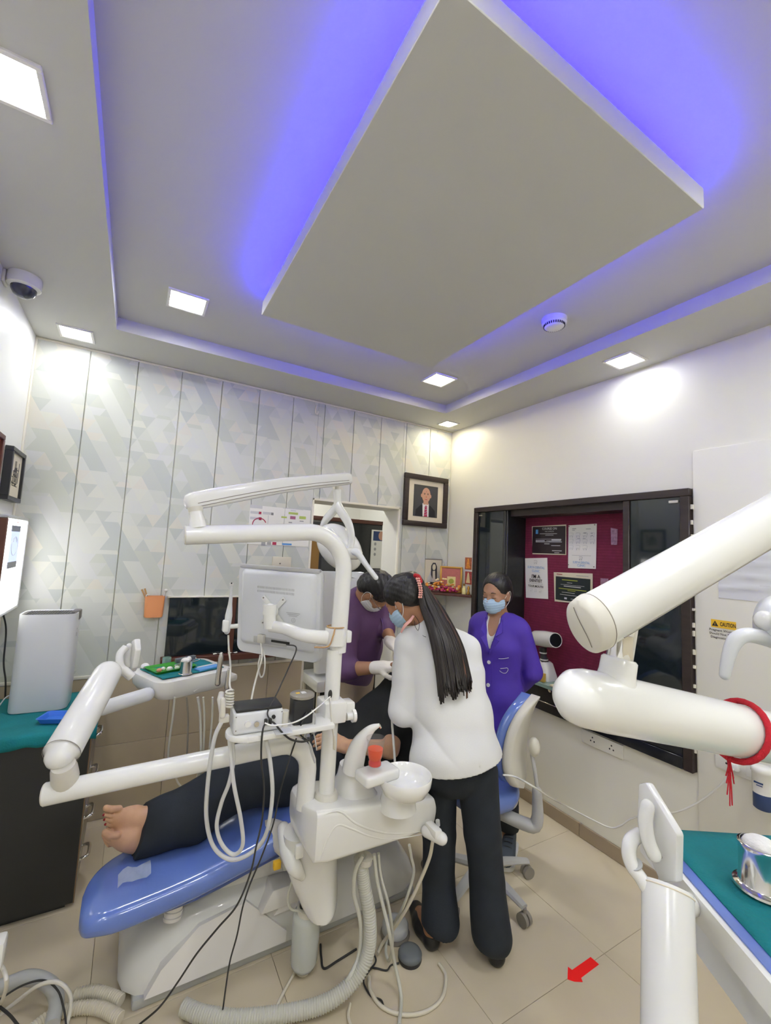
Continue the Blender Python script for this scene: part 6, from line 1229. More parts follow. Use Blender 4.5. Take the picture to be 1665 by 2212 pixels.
# ================================================================ next room seen through the doorway
WT = PY(790, 1124, 4.05)[2]
wd = thing('wardrobe', 'tall dark grey cupboard in the room beyond the doorway', 'cupboard', (1.78, 4.3, 0))
b = B(); b.bx((1.45, 4.05, 0), (2.30, 4.55, WT-0.01), 0.004); b.part('carcass', 'laminate', wd)
b = B(); b.bx((1.455, 4.035, 0.05), (1.60, 4.05, WT-0.03), 0.003); dp = b.part('door', 'grille', wd)
b = B(); b.bx((1.606, 4.035, 0.05), (2.295, 4.05, WT-0.03), 0.003); b.part('door', 'laminate', wd)
b = B(); b.bx((1.596, 4.028, 0.5), (1.604, 4.036, WT-0.03), 0.001); b.part('handle_strip', 'ink_grey', dp)
b = B(); b.bx((1.45, 4.02, WT-0.04), (2.30, 4.06, WT), 0.003); b.part('top_trim', 'brown_wood', wd)
pa_, pb2 = PY(803, 1144, 4.03), PY(823, 1228, 4.03)
t = thing('smile_poster', 'white strip poster with a smiling face photo and rows of small faces', 'poster', ((pa_[0]+pb2[0])/2+0.03, 4.03, pb2[2]))
X0_, X1_, ZT_, ZB_ = pa_[0], pa_[0]+0.19, pa_[2], pb2[2]
b = B(); b.bx((X0_, 4.022, ZB_), (X1_, 4.034, ZT_)); b.part('sheet', 'paper', t, 0)
b = B(); b.bx((X0_+0.018, 4.020, ZT_-0.115), (X1_-0.018, 4.0225, ZT_-0.015)); b.part('photo_ground', 'xray_film' if False else 'navy_ink', t, 0)
b = B(); q = A((X0_+X1_)/2+0.02, 4.0195, ZT_-0.06); b.poly([q+A(0.035*math.cos(a), 0, 0.048*math.sin(a)) for a in np.linspace(0, 6.283, 20)[:-1]]); b.part('face_print', 'photo_skin', t, 0)
b = B()
for r in range(3):
    for k in range(2): q = A(X0_+0.045+0.095*k, 4.0205, ZT_-0.15-0.055*r); b.poly([q+A(0.014*math.cos(a), 0, 0.017*math.sin(a)) for a in np.linspace(0, 6.283, 12)[:-1]])
b.part('small_faces', 'ink_grey', t, 0, kind='stuff')
q = PY(720, 1140, 4.6); b = B(); b.bx((q[0]-0.16, 4.70, 0.0), (q[0]+0.20, 5.15, WT-0.02), 0.004); dk = b.thing('dark_cupboard', 'brown_wood', 'brown cupboard at the back of the room beyond the doorway', 'cupboard')
q0_, q1_ = PY(672, 1126, 3.9), PY(690, 1236, 3.9)
t = thing('framed_print', 'dark framed brown picture standing just inside the doorway at left', 'picture', (q0_[0], 3.9, q1_[2]))
b = B(); b.bx((q0_[0]-0.22, 3.88, q1_[2]-0.1), (q1_[0]+0.005, 3.90, q0_[2]), 0.004); b.part('frame', 'black_plastic', t); b = B(); b.bx((q0_[0]-0.19, 3.876, q1_[2]-0.07), (q1_[0]-0.025, 3.882, q0_[2]-0.03)); b.part('picture', 'gold_dark', t, 0)
b = B(); b.bx((q0_[0]-0.22, 3.86, 0.0), (q1_[0]+0.02, 4.0, q1_[2]-0.101), 0.004); b.thing('side_cabinet', 'door_grey', 'grey low cabinet just inside the doorway at left', 'cabinet')
q = PY(752, 1250, 3.45); t = thing('white_shape', 'white rounded shape behind the man in purple, made up as a chair', 'chair', A(q[0]-0.02, 3.5, 0))  # chair made up for a white shape, probably a person's white-clad shoulder
b = B(); R = [np.array([(q[0]-0.04+p*s, 3.48+yy+0.05*(1-z_/1.4), z_) for p, yy in rrect(0.44, 0.10, 0.045, 5)]) for z_, s in ((0.55, 0.9), (0.8, 1.0), (1.25, 1.0), (1.40, 0.9), (q[2]+0.005, 0.6), (q[2]+0.02, 0.3))]; b.rings(R); b.part('back', 'plastic_cool', t, 60)
b = B(); b.bx((q[0]-0.27, 3.36, 0.42), (q[0]+0.19, 3.76, 0.52), 0.03); b.part('seat', 'plastic_cool', t)
for dx in (-0.24, 0.16):
    for yy in (3.39, 3.72): b = B(); b.tube([A(q[0]+dx, yy, 0.43), A(q[0]+dx, yy, 0.0)], 0.015, 10); b.part('leg', 'brushed', t)
# ================================================================ stool
so_ = PZ(1085, 1905, 0.0)
sx_, sy_ = 1.60, 1.68
stool = thing('stool', 'blue operator stool with grey backrest and five wheeled base', 'stool', (sx_, sy_, 0))
b = B(); b.tube([A(sx_, sy_, 0.07), A(sx_, sy_, 0.24)], 0.028, 18); b.tube([A(sx_, sy_, 0.24), A(sx_, sy_, 0.42)], 0.016, 14); b.part('gas_column', 'stool_grey', stool)
c1_, c2_ = PZ(1140, 1885, 0.02), PZ(1135, 1985, 0.02)
a1 = math.atan2(c1_[1]-sy_, c1_[0]-sx_)
for k, a in enumerate([a1-2*math.pi*k/5 for k in range(5)]):
    d = A(math.cos(a), math.sin(a), 0); e = A(sx_, sy_, 0)+d*0.265
    b = B(); b.tube([A(sx_, sy_, 0.095), A(sx_, sy_, 0.09)+d*0.15, e+A(0, 0, 0.075)], [0.024, 0.020, 0.015], 8, 3, flat=(1.25, 0.8)); lg = b.part('leg', 'stool_grey', stool, 40)
    w_ = A(-d[1], d[0], 0)
    b = B()
    b.tube([e+A(0, 0, 0.028)-w_*0.020, e+A(0, 0, 0.028)-w_*0.004], 0.028, 18); b.tube([e+A(0, 0, 0.028)+w_*0.004, e+A(0, 0, 0.028)+w_*0.020], 0.028, 18); b.tube([e+A(0, 0, 0.03)-w_*0.01, e+A(0, 0, 0.03)+w_*0.01], 0.016, 10); b.tube([e+A(0, 0, 0.03), e+A(0, 0, 0.072)], 0.009, 8); b.part('caster', 'caster', lg, 50)
ses = P(1094, 1700, 2.09); sez = 0.455
b = B(); R = []
for z, s in ((-0.045, 0.86), (-0.038, 0.95), (-0.005, 1.0), (0.020, 0.98), (0.036, 0.88), (0.040, 0.7)): R.append(np.array([A(sx_-0.01+p*s, sy_+0.01+q*s, sez+z) for p, q in rrect(0.36, 0.36, 0.15, 8)]))
b.rings(R); b.part('seat', 'blue_vinyl', stool, 60)
b = B(); b.box(A(sx_, sy_, sez-0.06), (0.20, 0.18, 0.03), None, 0.008); b.part('seat_plate', 'stool_grey', stool)
# backrest: shell leaning, curved, facing the seat
bt0, bt1 = P(1143, 1500, 2.16), P(1108, 1690, 2.06)
bk_c = (bt0+bt1)/2; bu = nrm(bt0-bt1); toS = nrm(A(sx_, sy_, 0)-A(bk_c[0], bk_c[1], 0)); toB = nrm(-RT*0.84+FW*0.54); toB[2] = 0; toB = nrm(toB); bsd = nrm(np.cross(A(0, 0, 1), toB)); bnn = np.cross(bsd, bu); bnn = bnn if bnn @ toB > 0 else -bnn
bh = np.linalg.norm(bt0-bt1)/2+0.005
def shell(off, th, ww, hh, mname, name):
    b = B(); R = []
    for v in np.linspace(-1, 1, 17):
        wv = ww*(max(0.0, 1-abs(v)**2.5))**0.5+0.004; row = []
        for p, q in rrect(2*wv, th, th*0.48, 4): row.append(bk_c+bu*v*hh+bsd*p+bnn*(off+q+0.45*p*p/ww*0.6-0.02*v*v))
        R.append(np.array(row))
    b.rings(R); return b.part(name, mname, stool, 60)
shell(-0.012, 0.045, 0.150, bh, 'stool_shell', 'backrest_shell'); shell(0.032, 0.055, 0.148, bh*0.98, 'blue_vinyl', 'backrest')
rb = bk_c-bnn*0.055-bu*0.02
b = B(); b.ell(rb+A(0, 0, 0.0)+(-bnn)*0.012, (0.028, 0.028, 0.045), None, 14, 10); b.part('adjuster', 'stool_shell', stool, 60)
b = B(); b.tube([rb-A(0, 0, 0.03), rb-bnn*0.02-A(0, 0, 0.12), A(rb[0], rb[1], 0.50)-bnn*0.03, A(rb[0], rb[1], 0.42)-bnn*0.03], 0.009, 10, 5); b.part('back_rod', 'stool_grey', stool, 60)
bl = A(rb[0], rb[1], 0.0)-bnn*0.03
b = B(); b.tube([bl+A(0, 0, 0.50), bl+A(0, 0, 0.36), bl+A(0, 0, 0.345)+toS*0.06, A(sx_, sy_, 0.375)], [0.024, 0.030, 0.030, 0.03], 14, 4, flat=(1, 0.9), round_end=True); b.part('back_bracket', 'stool_grey', stool, 60)
# red floor arrow
ar = [(1201+0.0, 0)]
apx = [(1275.5, 2067.5), (1293.5, 2083.5), (1255.0, 2112.5), (1258.5, 2121.5), (1240, 2120.5), (1225.5, 2115.5), (1226.5, 2088.5), (1235.5, 2095.5)]
b = B(); q = [PZ(x, y, 0.0006) for x, y in apx]; q2 = [p_+A(0, 0, 0.0008) for p_ in q]; n = len(q)
area = sum(q[i][0]*q[(i+1) % n][1]-q[(i+1) % n][0]*q[i][1] for i in range(n))
if area < 0: q, q2 = q[::-1], q2[::-1]
b.add(np.vstack([q, q2]), [tuple(range(n-1, -1, -1)), tuple(range(n, 2*n))] + [(i, (i+1) % n, n+(i+1) % n, n+i) for i in range(n)]); b.thing('floor_arrow', 'red', 'flat red arrow sticker on the beige floor tiles', 'floor sticker', ang=0)
# ================================================================ people: smooth blended bodies, one continuous surface each
class Body:
    def __init__(s, h=0.006): s.h = h; s.p = []; s.cuts = []
    def cap(s, a, b, ra, rb=None, k=0.02, ax=None, sx=1.0, op='+'):
        a, b = np.asarray(a, float), np.asarray(b, float); rb = ra if rb is None else rb
        m = max(ra, rb)*max(sx, 1.0); s.p.append((op, k, np.minimum(a, b)-m, np.maximum(a, b)+m, ('cap', a, b, ra, rb, None if ax is None else nrm(ax), sx))); return s
    def chain(s, pts, rs, k=0.02, ax=None, sx=1.0):
        for i in range(len(pts)-1): s.cap(pts[i], pts[i+1], rs[i], rs[i+1], k, ax, sx)
        return s
    def ell(s, c, r, R=None, k=0.02, op='+'):
        c = np.asarray(c, float); r = np.asarray(r, float); R = np.eye(3) if R is None else np.asarray(R); m = float(r.max()); s.p.append((op, k, c-m, c+m, ('ell', c, r, R))); return s
    def box(s, c, hs, R=None, rad=0.01, k=0.02, op='+'):
        c = np.asarray(c, float); hs = np.asarray(hs, float); R = np.eye(3) if R is None else np.asarray(R); m = float(np.linalg.norm(hs)); s.p.append((op, k, c-m, c+m, ('box', c, hs, R, rad))); return s
    def cut(s, o, n): s.cuts.append((np.asarray(o, float), nrm(n))); return s
    def build(s, disp=None, smooth=1, floor=None):
        h = s.h; add = [q for q in s.p if q[0] == '+']
        lo = np.min([q[2] for q in add], 0)-0.03; hi = np.max([q[3] for q in add], 0)+0.03
        nx, ny, nz = np.ceil((hi-lo)/h).astype(int)+1
        ax_ = [lo[i]+h*np.arange(n) for i, n in enumerate((nx, ny, nz))]
        D = np.full((nx, ny, nz), 1.0, np.float32)
        for op, k, a, b, g in s.p:
            mg = k+3*h
            i0 = [max(0, int((a[i]-mg-lo[i])/h)) for i in range(3)]; i1 = [min(D.shape[i], int((b[i]+mg-lo[i])/h)+2) for i in range(3)]
            if any(i1[i] <= i0[i] for i in range(3)): continue
            X = ax_[0][i0[0]:i1[0]].astype(np.float32)[:, None, None]; Y = ax_[1][i0[1]:i1[1]].astype(np.float32)[None, :, None]; Z = ax_[2][i0[2]:i1[2]].astype(np.float32)[None, None, :]
            if g[0] == 'cap':
                _, p, q, ra, rb, ax, sx = g
                S_ = np.eye(3) if ax is None else np.eye(3)+(1/sx-1)*np.outer(ax, ax)
                def tr(v): return [S_[i, 0]*v[0]+S_[i, 1]*v[1]+S_[i, 2]*v[2] for i in range(3)]
                P0 = tr((X-p[0], Y-p[1], Z-p[2])); dv = S_ @ (q-p); L2 = float(dv @ dv)+1e-12
                t = np.clip((P0[0]*dv[0]+P0[1]*dv[1]+P0[2]*dv[2])/L2, 0, 1)
                d = np.sqrt((P0[0]-t*dv[0])**2+(P0[1]-t*dv[1])**2+(P0[2]-t*dv[2])**2)-(ra+(rb-ra)*t)
            else:
                c, R = g[1], g[3]; x, y, z = X-c[0], Y-c[1], Z-c[2]
                Q = [x*R[0, i]+y*R[1, i]+z*R[2, i] for i in range(3)]
                if g[0] == 'ell':
                    r = g[2]; k0 = np.sqrt(sum((Q[i]/r[i])**2 for i in range(3))); k1 = np.sqrt(sum((Q[i]/r[i]**2)**2 for i in range(3)))+1e-9; d = k0*(k0-1)/k1
                else:
                    hs, rad = g[2], g[4]; E = [np.abs(Q[i])-(hs[i]-rad) for i in range(3)]
                    d = np.sqrt(sum(np.maximum(e, 0)**2 for e in E))+np.minimum(np.maximum(np.maximum(E[0], E[1]), E[2]), 0)-rad
            sl = tuple(slice(i0[i], i1[i]) for i in range(3)); O = D[sl]
            if op == '+': hh = np.maximum(k-np.abs(O-d), 0)/k; D[sl] = np.minimum(O, d)-hh*hh*k*0.25
            else: e = -d; hh = np.maximum(k-np.abs(O-e), 0)/k; D[sl] = np.maximum(O, e)+hh*hh*k*0.25
        X, Y, Z = ax_[0].astype(np.float32)[:, None, None], ax_[1].astype(np.float32)[None, :, None], ax_[2].astype(np.float32)[None, None, :]
        if disp is not None: D = D+disp(X, Y, Z).astype(np.float32)
        if floor is not None: D = np.maximum(D, np.interp(ax_[0], floor[0], floor[1]).astype(np.float32)[:, None, None]-Z)
        for o, n in s.cuts: D = np.maximum(D, (X-o[0])*n[0]+(Y-o[1])*n[1]+(Z-o[2])*n[2])
        # surface nets
        S = D < 0; C = [(i, j, k) for i in (0, 1) for j in (0, 1) for k in (0, 1)]
        v = lambda A_, c: A_[c[0]:nx-1+c[0], c[1]:ny-1+c[1], c[2]:nz-1+c[2]]
        cnt = sum(v(S, c).astype(np.int8) for c in C); mix = (cnt > 0) & (cnt < 8); idx = np.argwhere(mix)
        ids = -np.ones(mix.shape, np.int64); ids[mix] = np.arange(len(idx))
        vals = [D[idx[:, 0]+c[0], idx[:, 1]+c[1], idx[:, 2]+c[2]] for c in C]
        acc = np.zeros((len(idx), 3)); n_ = np.zeros(len(idx))
        for a in range(8):
            for b_ in range(a+1, 8):
                if sum(abs(C[a][i]-C[b_][i]) for i in range(3)) != 1: continue
                va, vb = vals[a], vals[b_]; cr = (va < 0) != (vb < 0); t = np.where(cr, va/np.where(cr, va-vb, 1), 0)
                acc += cr[:, None]*(np.array(C[a])+t[:, None]*(np.array(C[b_])-np.array(C[a]))); n_ += cr
        V = lo+h*(idx+acc/n_[:, None]); F = []
        for axs in range(3):
            o1, o2 = [(1, 2), (2, 0), (0, 1)][axs]
            s0 = [slice(None)]*3; s1 = [slice(None)]*3; s0[axs] = slice(0, -1); s1[axs] = slice(1, None)
            ch = S[tuple(s0)] != S[tuple(s1)]; E = np.argwhere(ch); E = E[(E[:, o1] > 0) & (E[:, o2] > 0) & (E[:, o1] < mix.shape[o1]) & (E[:, o2] < mix.shape[o2])]
            ins = S[tuple(E.T)]
            def cell(a, b_): q = E.copy(); q[:, o1] -= a; q[:, o2] -= b_; return ids[tuple(q.T)]
            q = np.stack([cell(1, 1), cell(0, 1), cell(0, 0), cell(1, 0)], 1); q[~ins] = q[~ins][:, ::-1]; F.append(q)
        F = np.vstack(F); F = F[(F >= 0).all(1)]
        for _ in range(smooth):
            sm = np.zeros_like(V); c = np.zeros(len(V))
            for a in range(4):
                i, j = F[:, a], F[:, (a+1) % 4]; np.add.at(sm, i, V[j]); np.add.at(sm, j, V[i]); np.add.at(c, i, 1); np.add.at(c, j, 1)
            V = 0.5*V+0.5*sm/np.maximum(c, 1)[:, None]
        s.V, s.F = V, F; return s
    def part(s, name, m, parent, label=None):
        root = parent
        while root.parent is not None: root = root.parent
        me = bpy.data.meshes.new(name); V = s.V-ORG[root.name]; nv, nf = len(V), len(s.F)
        me.vertices.add(nv); me.vertices.foreach_set('co', V.astype(np.float32).ravel()); me.loops.add(nf*4); me.loops.foreach_set('vertex_index', s.F.astype(np.int32).ravel())
        me.polygons.add(nf); me.polygons.foreach_set('loop_start', np.arange(0, nf*4, 4, dtype=np.int32)); me.update(calc_edges=True); me.validate()
        me.materials.append(M[m]); me.shade_smooth(); o = bpy.data.objects.new(name, me); COL.objects.link(o); o.parent = parent
        if label: o['label'] = label
        return o
def folds(amp, dirs, warp=0.5, fine=0.0):
    def f(X, Y, Z):
        w_ = np.sin(9*X+5*Z+1.3)+np.sin(7*Y-6*Z+0.4); r = 0
        for (kx, ky, kz, ph) in dirs: r = r+np.sin(kx*X+ky*Y+kz*Z+ph+warp*w_)
        r = r*(0.6+0.4*np.sin(5*X-4*Y+6*Z))
        if fine: r = r+fine*np.sin(70*X+30*Z+2*w_)*np.sin(60*Y-40*Z)
        return amp*r/len(dirs)
    return f
class Fr:
    # local frame: forward, left, up
    def __init__(s, c, f, up=(0, 0, 1)):
        s.c = np.asarray(c, float); s.f = nrm(f); u = np.asarray(up, float); s.u = nrm(u-s.f*(u @ s.f)); s.l = np.cross(s.u, s.f); s.R = np.stack([s.f, s.l, s.u], 1)
    def __call__(s, x, y, z): return s.c+s.f*x+s.l*y+s.u*z
def head(S, H, sc=1.0, ears=True, face=True):
    q = lambda x, y, z: H(x*sc, y*sc, z*sc); r = lambda *v: np.array(v)*sc
    S.ell(q(-0.012, 0, 0.030), r(0.093, 0.072, 0.080), H.R, 0.02); S.ell(q(0.018, 0, -0.030), r(0.066, 0.058, 0.082), H.R, 0.03); S.ell(q(0.034, 0, -0.080), r(0.040, 0.040, 0.030), H.R, 0.03)
    if face:
        S.cap(q(0.078, -0.028, 0.014), q(0.078, 0.028, 0.014), 0.011*sc, None, 0.014)
        for y in (-0.030, 0.030): S.ell(q(0.094, y, -0.004), r(0.014, 0.017, 0.011), H.R, 0.010, '-')
        for y in (-0.030, 0.030): S.ell(q(0.072, y, -0.005), r(0.0145, 0.016, 0.0115), H.R, 0.004)
        for y in (-0.032, 0.032): S.ell(q(0.062, y, -0.030), r(0.02, 0.02, 0.018), H.R, 0.02)
        S.cap(q(0.082, 0, 0.0), q(0.101, 0, -0.034), 0.008*sc, 0.012*sc, 0.012); S.cap(q(0.088, -0.012, -0.038), q(0.088, 0.012, -0.038), 0.008*sc, None, 0.008)
        S.ell(q(0.084, 0, -0.060), r(0.008, 0.022, 0.006), H.R, 0.006); S.ell(q(0.083, 0, -0.069), r(0.008, 0.019, 0.006), H.R, 0.006)
    if ears:
        for y in (-1, 1):
            S.ell(q(-0.010, 0.072*y, -0.012), r(0.019, 0.010, 0.031), H.R, 0.008); S.ell(q(-0.006, 0.083*y, -0.010), r(0.010, 0.007, 0.018), H.R, 0.005, '-'); S.ell(q(-0.004, 0.070*y, -0.040), r(0.009, 0.008, 0.009), H.R, 0.006)
def hand(S, wr, x, n, side, curl=(0.4, 0.5, 0.4), s=1.0, dr=0.0, k=0.007, spread=0.04):
    x = nrm(x); n = nrm(np.asarray(n, float)-x*(np.asarray(n, float) @ x)); y = np.cross(n, x)*side
    R = np.stack([x, y, n], 1)
    S.box(wr+x*0.044*s, np.array([0.046, 0.037, 0.013])*s+dr, R, 0.011*s, 0.012)
    for i, (ln, rr) in enumerate(((0.072, 0.0083), (0.080, 0.0086), (0.074, 0.0082), (0.058, 0.0074))):
        p = wr+x*0.084*s+y*(0.029-0.0195*i)*s; a = 0.0; d = nrm(x+y*spread*(1.5-i))
        for j, fr_ in enumerate((0.46, 0.31, 0.23)):
            a += curl[j]; q = p+(d*math.cos(a)+n*math.sin(a))*ln*fr_*s; S.cap(p, q, (rr-0.0006*j)*s+dr, (rr-0.0006*(j+1))*s+dr, k); p = q
    p = wr+x*0.022*s+y*0.028*s; d = nrm(x*0.62+y*0.62+n*0.35); q = p+d*0.042*s; S.cap(p, q, 0.0125*s+dr, 0.0105*s+dr, 0.010); d2 = nrm(x*0.85+y*0.2+n*0.4); r_ = q+d2*0.030*s; S.cap(q, r_, 0.0102*s+dr, 0.0092*s+dr, k); S.cap(r_, r_+nrm(x*0.9+n*0.3)*0.022*s, 0.0092*s+dr, 0.008*s+dr, k)
for nm, c in (('skin_dentist', (0.40, 0.205, 0.115)), ('skin_nurse', (0.40, 0.215, 0.13)), ('skin_assist', (0.40, 0.20, 0.11)), ('skin_patient', (0.56, 0.33, 0.20))): mat(nm, c, 0.5, sss=0.08, var=0.08, vscale=18, bump=0.04, bscale=140)
mat('hair_black', (0.012, 0.011, 0.011), 0.38, spec=0.6, var=0.3, vscale=30, bump=0.35, bscale=90, stretch=(1, 1, 0.25))
mat('hair_brown', (0.017, 0.012, 0.010), 0.40, spec=0.5, var=0.4, vscale=14, stretch=(4, 4, 0.6))
mat('hair_streak', (0.10, 0.045, 0.028), 0.4, var=0.4, vscale=20)
mat('shirt_purple', (0.120, 0.056, 0.138), 0.6, var=0.12, vscale=9, bump=0.08, bscale=240)
mat('trouser_beige', (0.44, 0.345, 0.235), 0.75, var=0.08, vscale=9, bump=0.1, bscale=260)
mat('coat_purple', (0.075, 0.035, 0.37), 0.7, var=0.1, vscale=8, bump=0.1, bscale=260)
mat('jacket_white', (0.74, 0.745, 0.735), 0.8, var=0.02, vscale=5, bump=0.06, bscale=260)
mat('trouser_navy', (0.013, 0.018, 0.026), 0.8, var=0.2, vscale=10, bump=0.1, bscale=280)
mat('cloth_black', (0.012, 0.014, 0.015), 0.85, var=0.25, vscale=12, bump=0.1, bscale=240)
mat('glove', (0.80, 0.765, 0.70), 0.45, bump=0.1, bscale=90)
mat('mask_white', (0.72, 0.73, 0.74), 0.8)
mat('mask_blue', (0.42, 0.58, 0.74), 0.8)
mat('shoe_black', (0.012, 0.012, 0.013), 0.35)
mat('shoe_grey', (0.06, 0.075, 0.095), 0.8, bump=0.2, bscale=200)
mat('sole_white', (0.7, 0.7, 0.68), 0.5)
mat('brow', (0.02, 0.013, 0.010), 0.7)
mat('print_cloth', (0.62, 0.62, 0.60), 0.8)
mat('nail_red', (0.22, 0.01, 0.02), 0.25)
mat('bead_pink', (0.80, 0.42, 0.36), 0.3)
# ---------------------------------------------------------------- nurse in purple coat
NB = A(1.862, 1.915, 0.0)+A(RT[0], RT[1], 0)*0.042; nF = Fr(NB, (-0.93, -0.37, 0))
nu = thing('person', 'young woman in a purple lab coat and blue face mask standing by the dark cabinet', 'person', NB)
nH = Fr(nF(0.035, -0.005, 1.385), nrm(nF.f*1.0+nF.l*-0.12-A(0, 0, 0.20)))
def n_torso(S, o=0.0, k=0.05):
    S.chain([nF(0.0, 0, 1.17), nF(0.01, 0, 1.08), nF(0.0, 0, 0.95), nF(0.0, 0, 0.80)], [0.078+o, 0.085+o, 0.074+o, 0.092+o], k, nF.l, 1.30)
    S.cap(nF(-0.005, -0.110, 1.185), nF(-0.005, 0.110, 1.185), 0.042+o, None, 0.05); S.cap(nF(-0.01, 0, 1.235), nF(-0.005, -0.11, 1.195), 0.030+o, 0.034+o, 0.04); S.cap(nF(-0.01, 0, 1.235), nF(-0.005, 0.11, 1.195), 0.030+o, 0.034+o, 0.04)
def n_arms(S, o=0.0):
    for sgn in (-1, 1):
        S.chain([nF(-0.005, 0.132*sgn, 1.178), nF(-0.055, 0.185*sgn, 0.955), nF(-0.140, 0.060*sgn, 0.82)], [0.041+o, 0.036+o, 0.027+o], 0.012)
S = Body(0.005); n_torso(S); n_arms(S); S.cap(nF(0.0, 0, 1.20), nH(-0.015, 0, -0.055), 0.048, 0.045, 0.04); head(S, nH, 0.97)
for sgn in (-1, 1):
    S.chain([nF(0.0, 0.075*sgn, 0.80), nF(0.03, 0.08*sgn, 0.46), nF(0.0, 0.085*sgn, 0.085)], [0.078, 0.050, 0.034], 0.04); S.cap(nF(-0.02 if sgn > 0 else -0.07, 0.085*sgn, 0.035), nF(0.12 if sgn > 0 else 0.05, 0.10*sgn, 0.028), 0.032, 0.026, 0.03)
    hand(S, nF(-0.140, 0.060*sgn, 0.82), nF.l*-sgn*0.8-A(0, 0, 0.5), -nF.f, sgn, (0.3, 0.4, 0.3), 0.92)
S.build().part('body', 'skin_nurse', nu)
S = Body(0.005); n_torso(S, 0.018, 0.06); S.chain([nF(0.0, 0, 0.82), nF(0.005, 0, 0.62), nF(0.005, 0, 0.40)], [0.108, 0.118, 0.124], 0.05, nF.l, 1.30); n_arms(S, 0.016)
S.cap(nF(0.0, 0, 1.19), nF(-0.005, 0, 1.262), 0.066, 0.062, 0.03, nF.l, 1.08)
S.ell(nF(0.10, 0.0, 1.235), (0.085, 0.042, 0.115), nF.R, 0.012, '-'); S.cap(nF(0.10, 0, 1.15), nF(0.120, 0, 1.075), 0.026, 0.004, 0.01, None, 1.0, '-'); S.cap(nF(0.01, 0, 1.23), nF(0.02, 0, 1.31), 0.052, 0.06, 0.008, None, 1.0, '-')
S.cut(nF(0, 0, 0.50), (0, 0, -1)); S.cut(nF(0, 0, 1.272), (0.15, 0.1, 1))
S.build(folds(0.0075, [(18, -12, 9, 0), (-10, 22, 12, 1.0), (8, 30, -7, 2)], 1.2)).part('coat', 'coat_purple', nu); nsn = snapper(S)
S = Body(0.005); n_torso(S, 0.008); S.cap(nF(0.0, 0, 1.19), nF(0.0, 0, 1.24), 0.055, 0.053, 0.02); S.ell(nF(0.105, -0.005, 1.225), (0.08, 0.036, 0.085), nF.R, 0.01, '-'); S.cut(nF(0, 0, 0.9), (0, 0, -1)); S.cut(nF(0, 0, 1.25), (0, 0, 1))
S.build().part('blouse', 'print_cloth', nu)
def nst(y, z, off=0.004): return nsn(nF(0.12, y, z), -nF.f, off)
b = B()
for sg in (-1, 1):
    pts = [(0.004, 1.045), (0.056, 1.130), (0.032, 1.146), (0.066, 1.172), (0.054, 1.240), (0.038, 1.212), (0.027, 1.14), (0.008, 1.075)]
    q = [nst(y*sg, z, 0.013 if i not in (0, 7) else 0.006) for i, (y, z) in enumerate(pts)]
    if sg > 0: q = q[::-1]
    n0 = nF.f*0.005; m_ = len(q); b.add([p_-n0*2 for p_ in q]+[p_+n0*0.4 for p_ in q], [tuple(range(m_-1, -1, -1)), tuple(range(m_, 2*m_))]+[(i, (i+1) % m_, m_+(i+1) % m_, m_+i) for i in range(m_)])
b.part('lapels', 'coat_purple', nu, 0)
for z in (1.000, 0.875, 0.760, 0.645):
    b = B(); o = nst(-0.004, z, 0.0); b.tube([o-nF.f*0.008, o+nF.f*0.002, o+nF.f*0.005], [0.0105, 0.0105, 0.009], 16); b.part('button', 'sole_white', nu, 50)
b = B(); b.tube([nst(0.012, z, 0.000) for z in np.linspace(1.02, 0.52, 14)], 0.0022, 5, 0); b.part('front_edge', 'coat_purple', nu)
b = B(); b.tube([nst(y, z) for y, z in ((0.052, 1.030), (0.065, 1.031), (0.078, 1.033), (0.092, 1.037), (0.102, 1.040))], 0.0014, 6); b.part('coat_lettering', 'sole_white', nu)
b = B(); b.tube([nst(y, z) for y, z in ((0.058, 0.975), (0.078, 0.979), (0.092, 0.981), (0.094, 0.970), (0.085, 0.954), (0.072, 0.951), (0.060, 0.957), (0.054, 0.963))], 0.0013, 6, 3); b.part('coat_emblem', 'sole_white', nu)
S = Body(0.005); q = lambda x, y, z: nH(x*0.97, y*0.97, z*0.97)
S.ell(q(-0.018, 0, 0.036), np.array([0.099, 0.078, 0.084]), nH.R, 0.01); S.ell(q(-0.045, 0, -0.01), (0.070, 0.075, 0.075), nH.R, 0.02); S.ell(q(-0.105, 0.0, -0.030), (0.034, 0.04, 0.036), nH.R, 0.02)
S.ell(q(0.085, 0, -0.028), (0.075, 0.066, 0.098), nH.R, 0.012, '-'); S.ell(q(0.03, 0, -0.06), (0.08, 0.09, 0.055), nH.R, 0.02, '-')
S.build(lambda X, Y, Z: 0.0011*np.sin(((X-nH.c[0])*nH.l[0]+(Y-nH.c[1])*nH.l[1])*520)).part('hair', 'hair_black', nu)
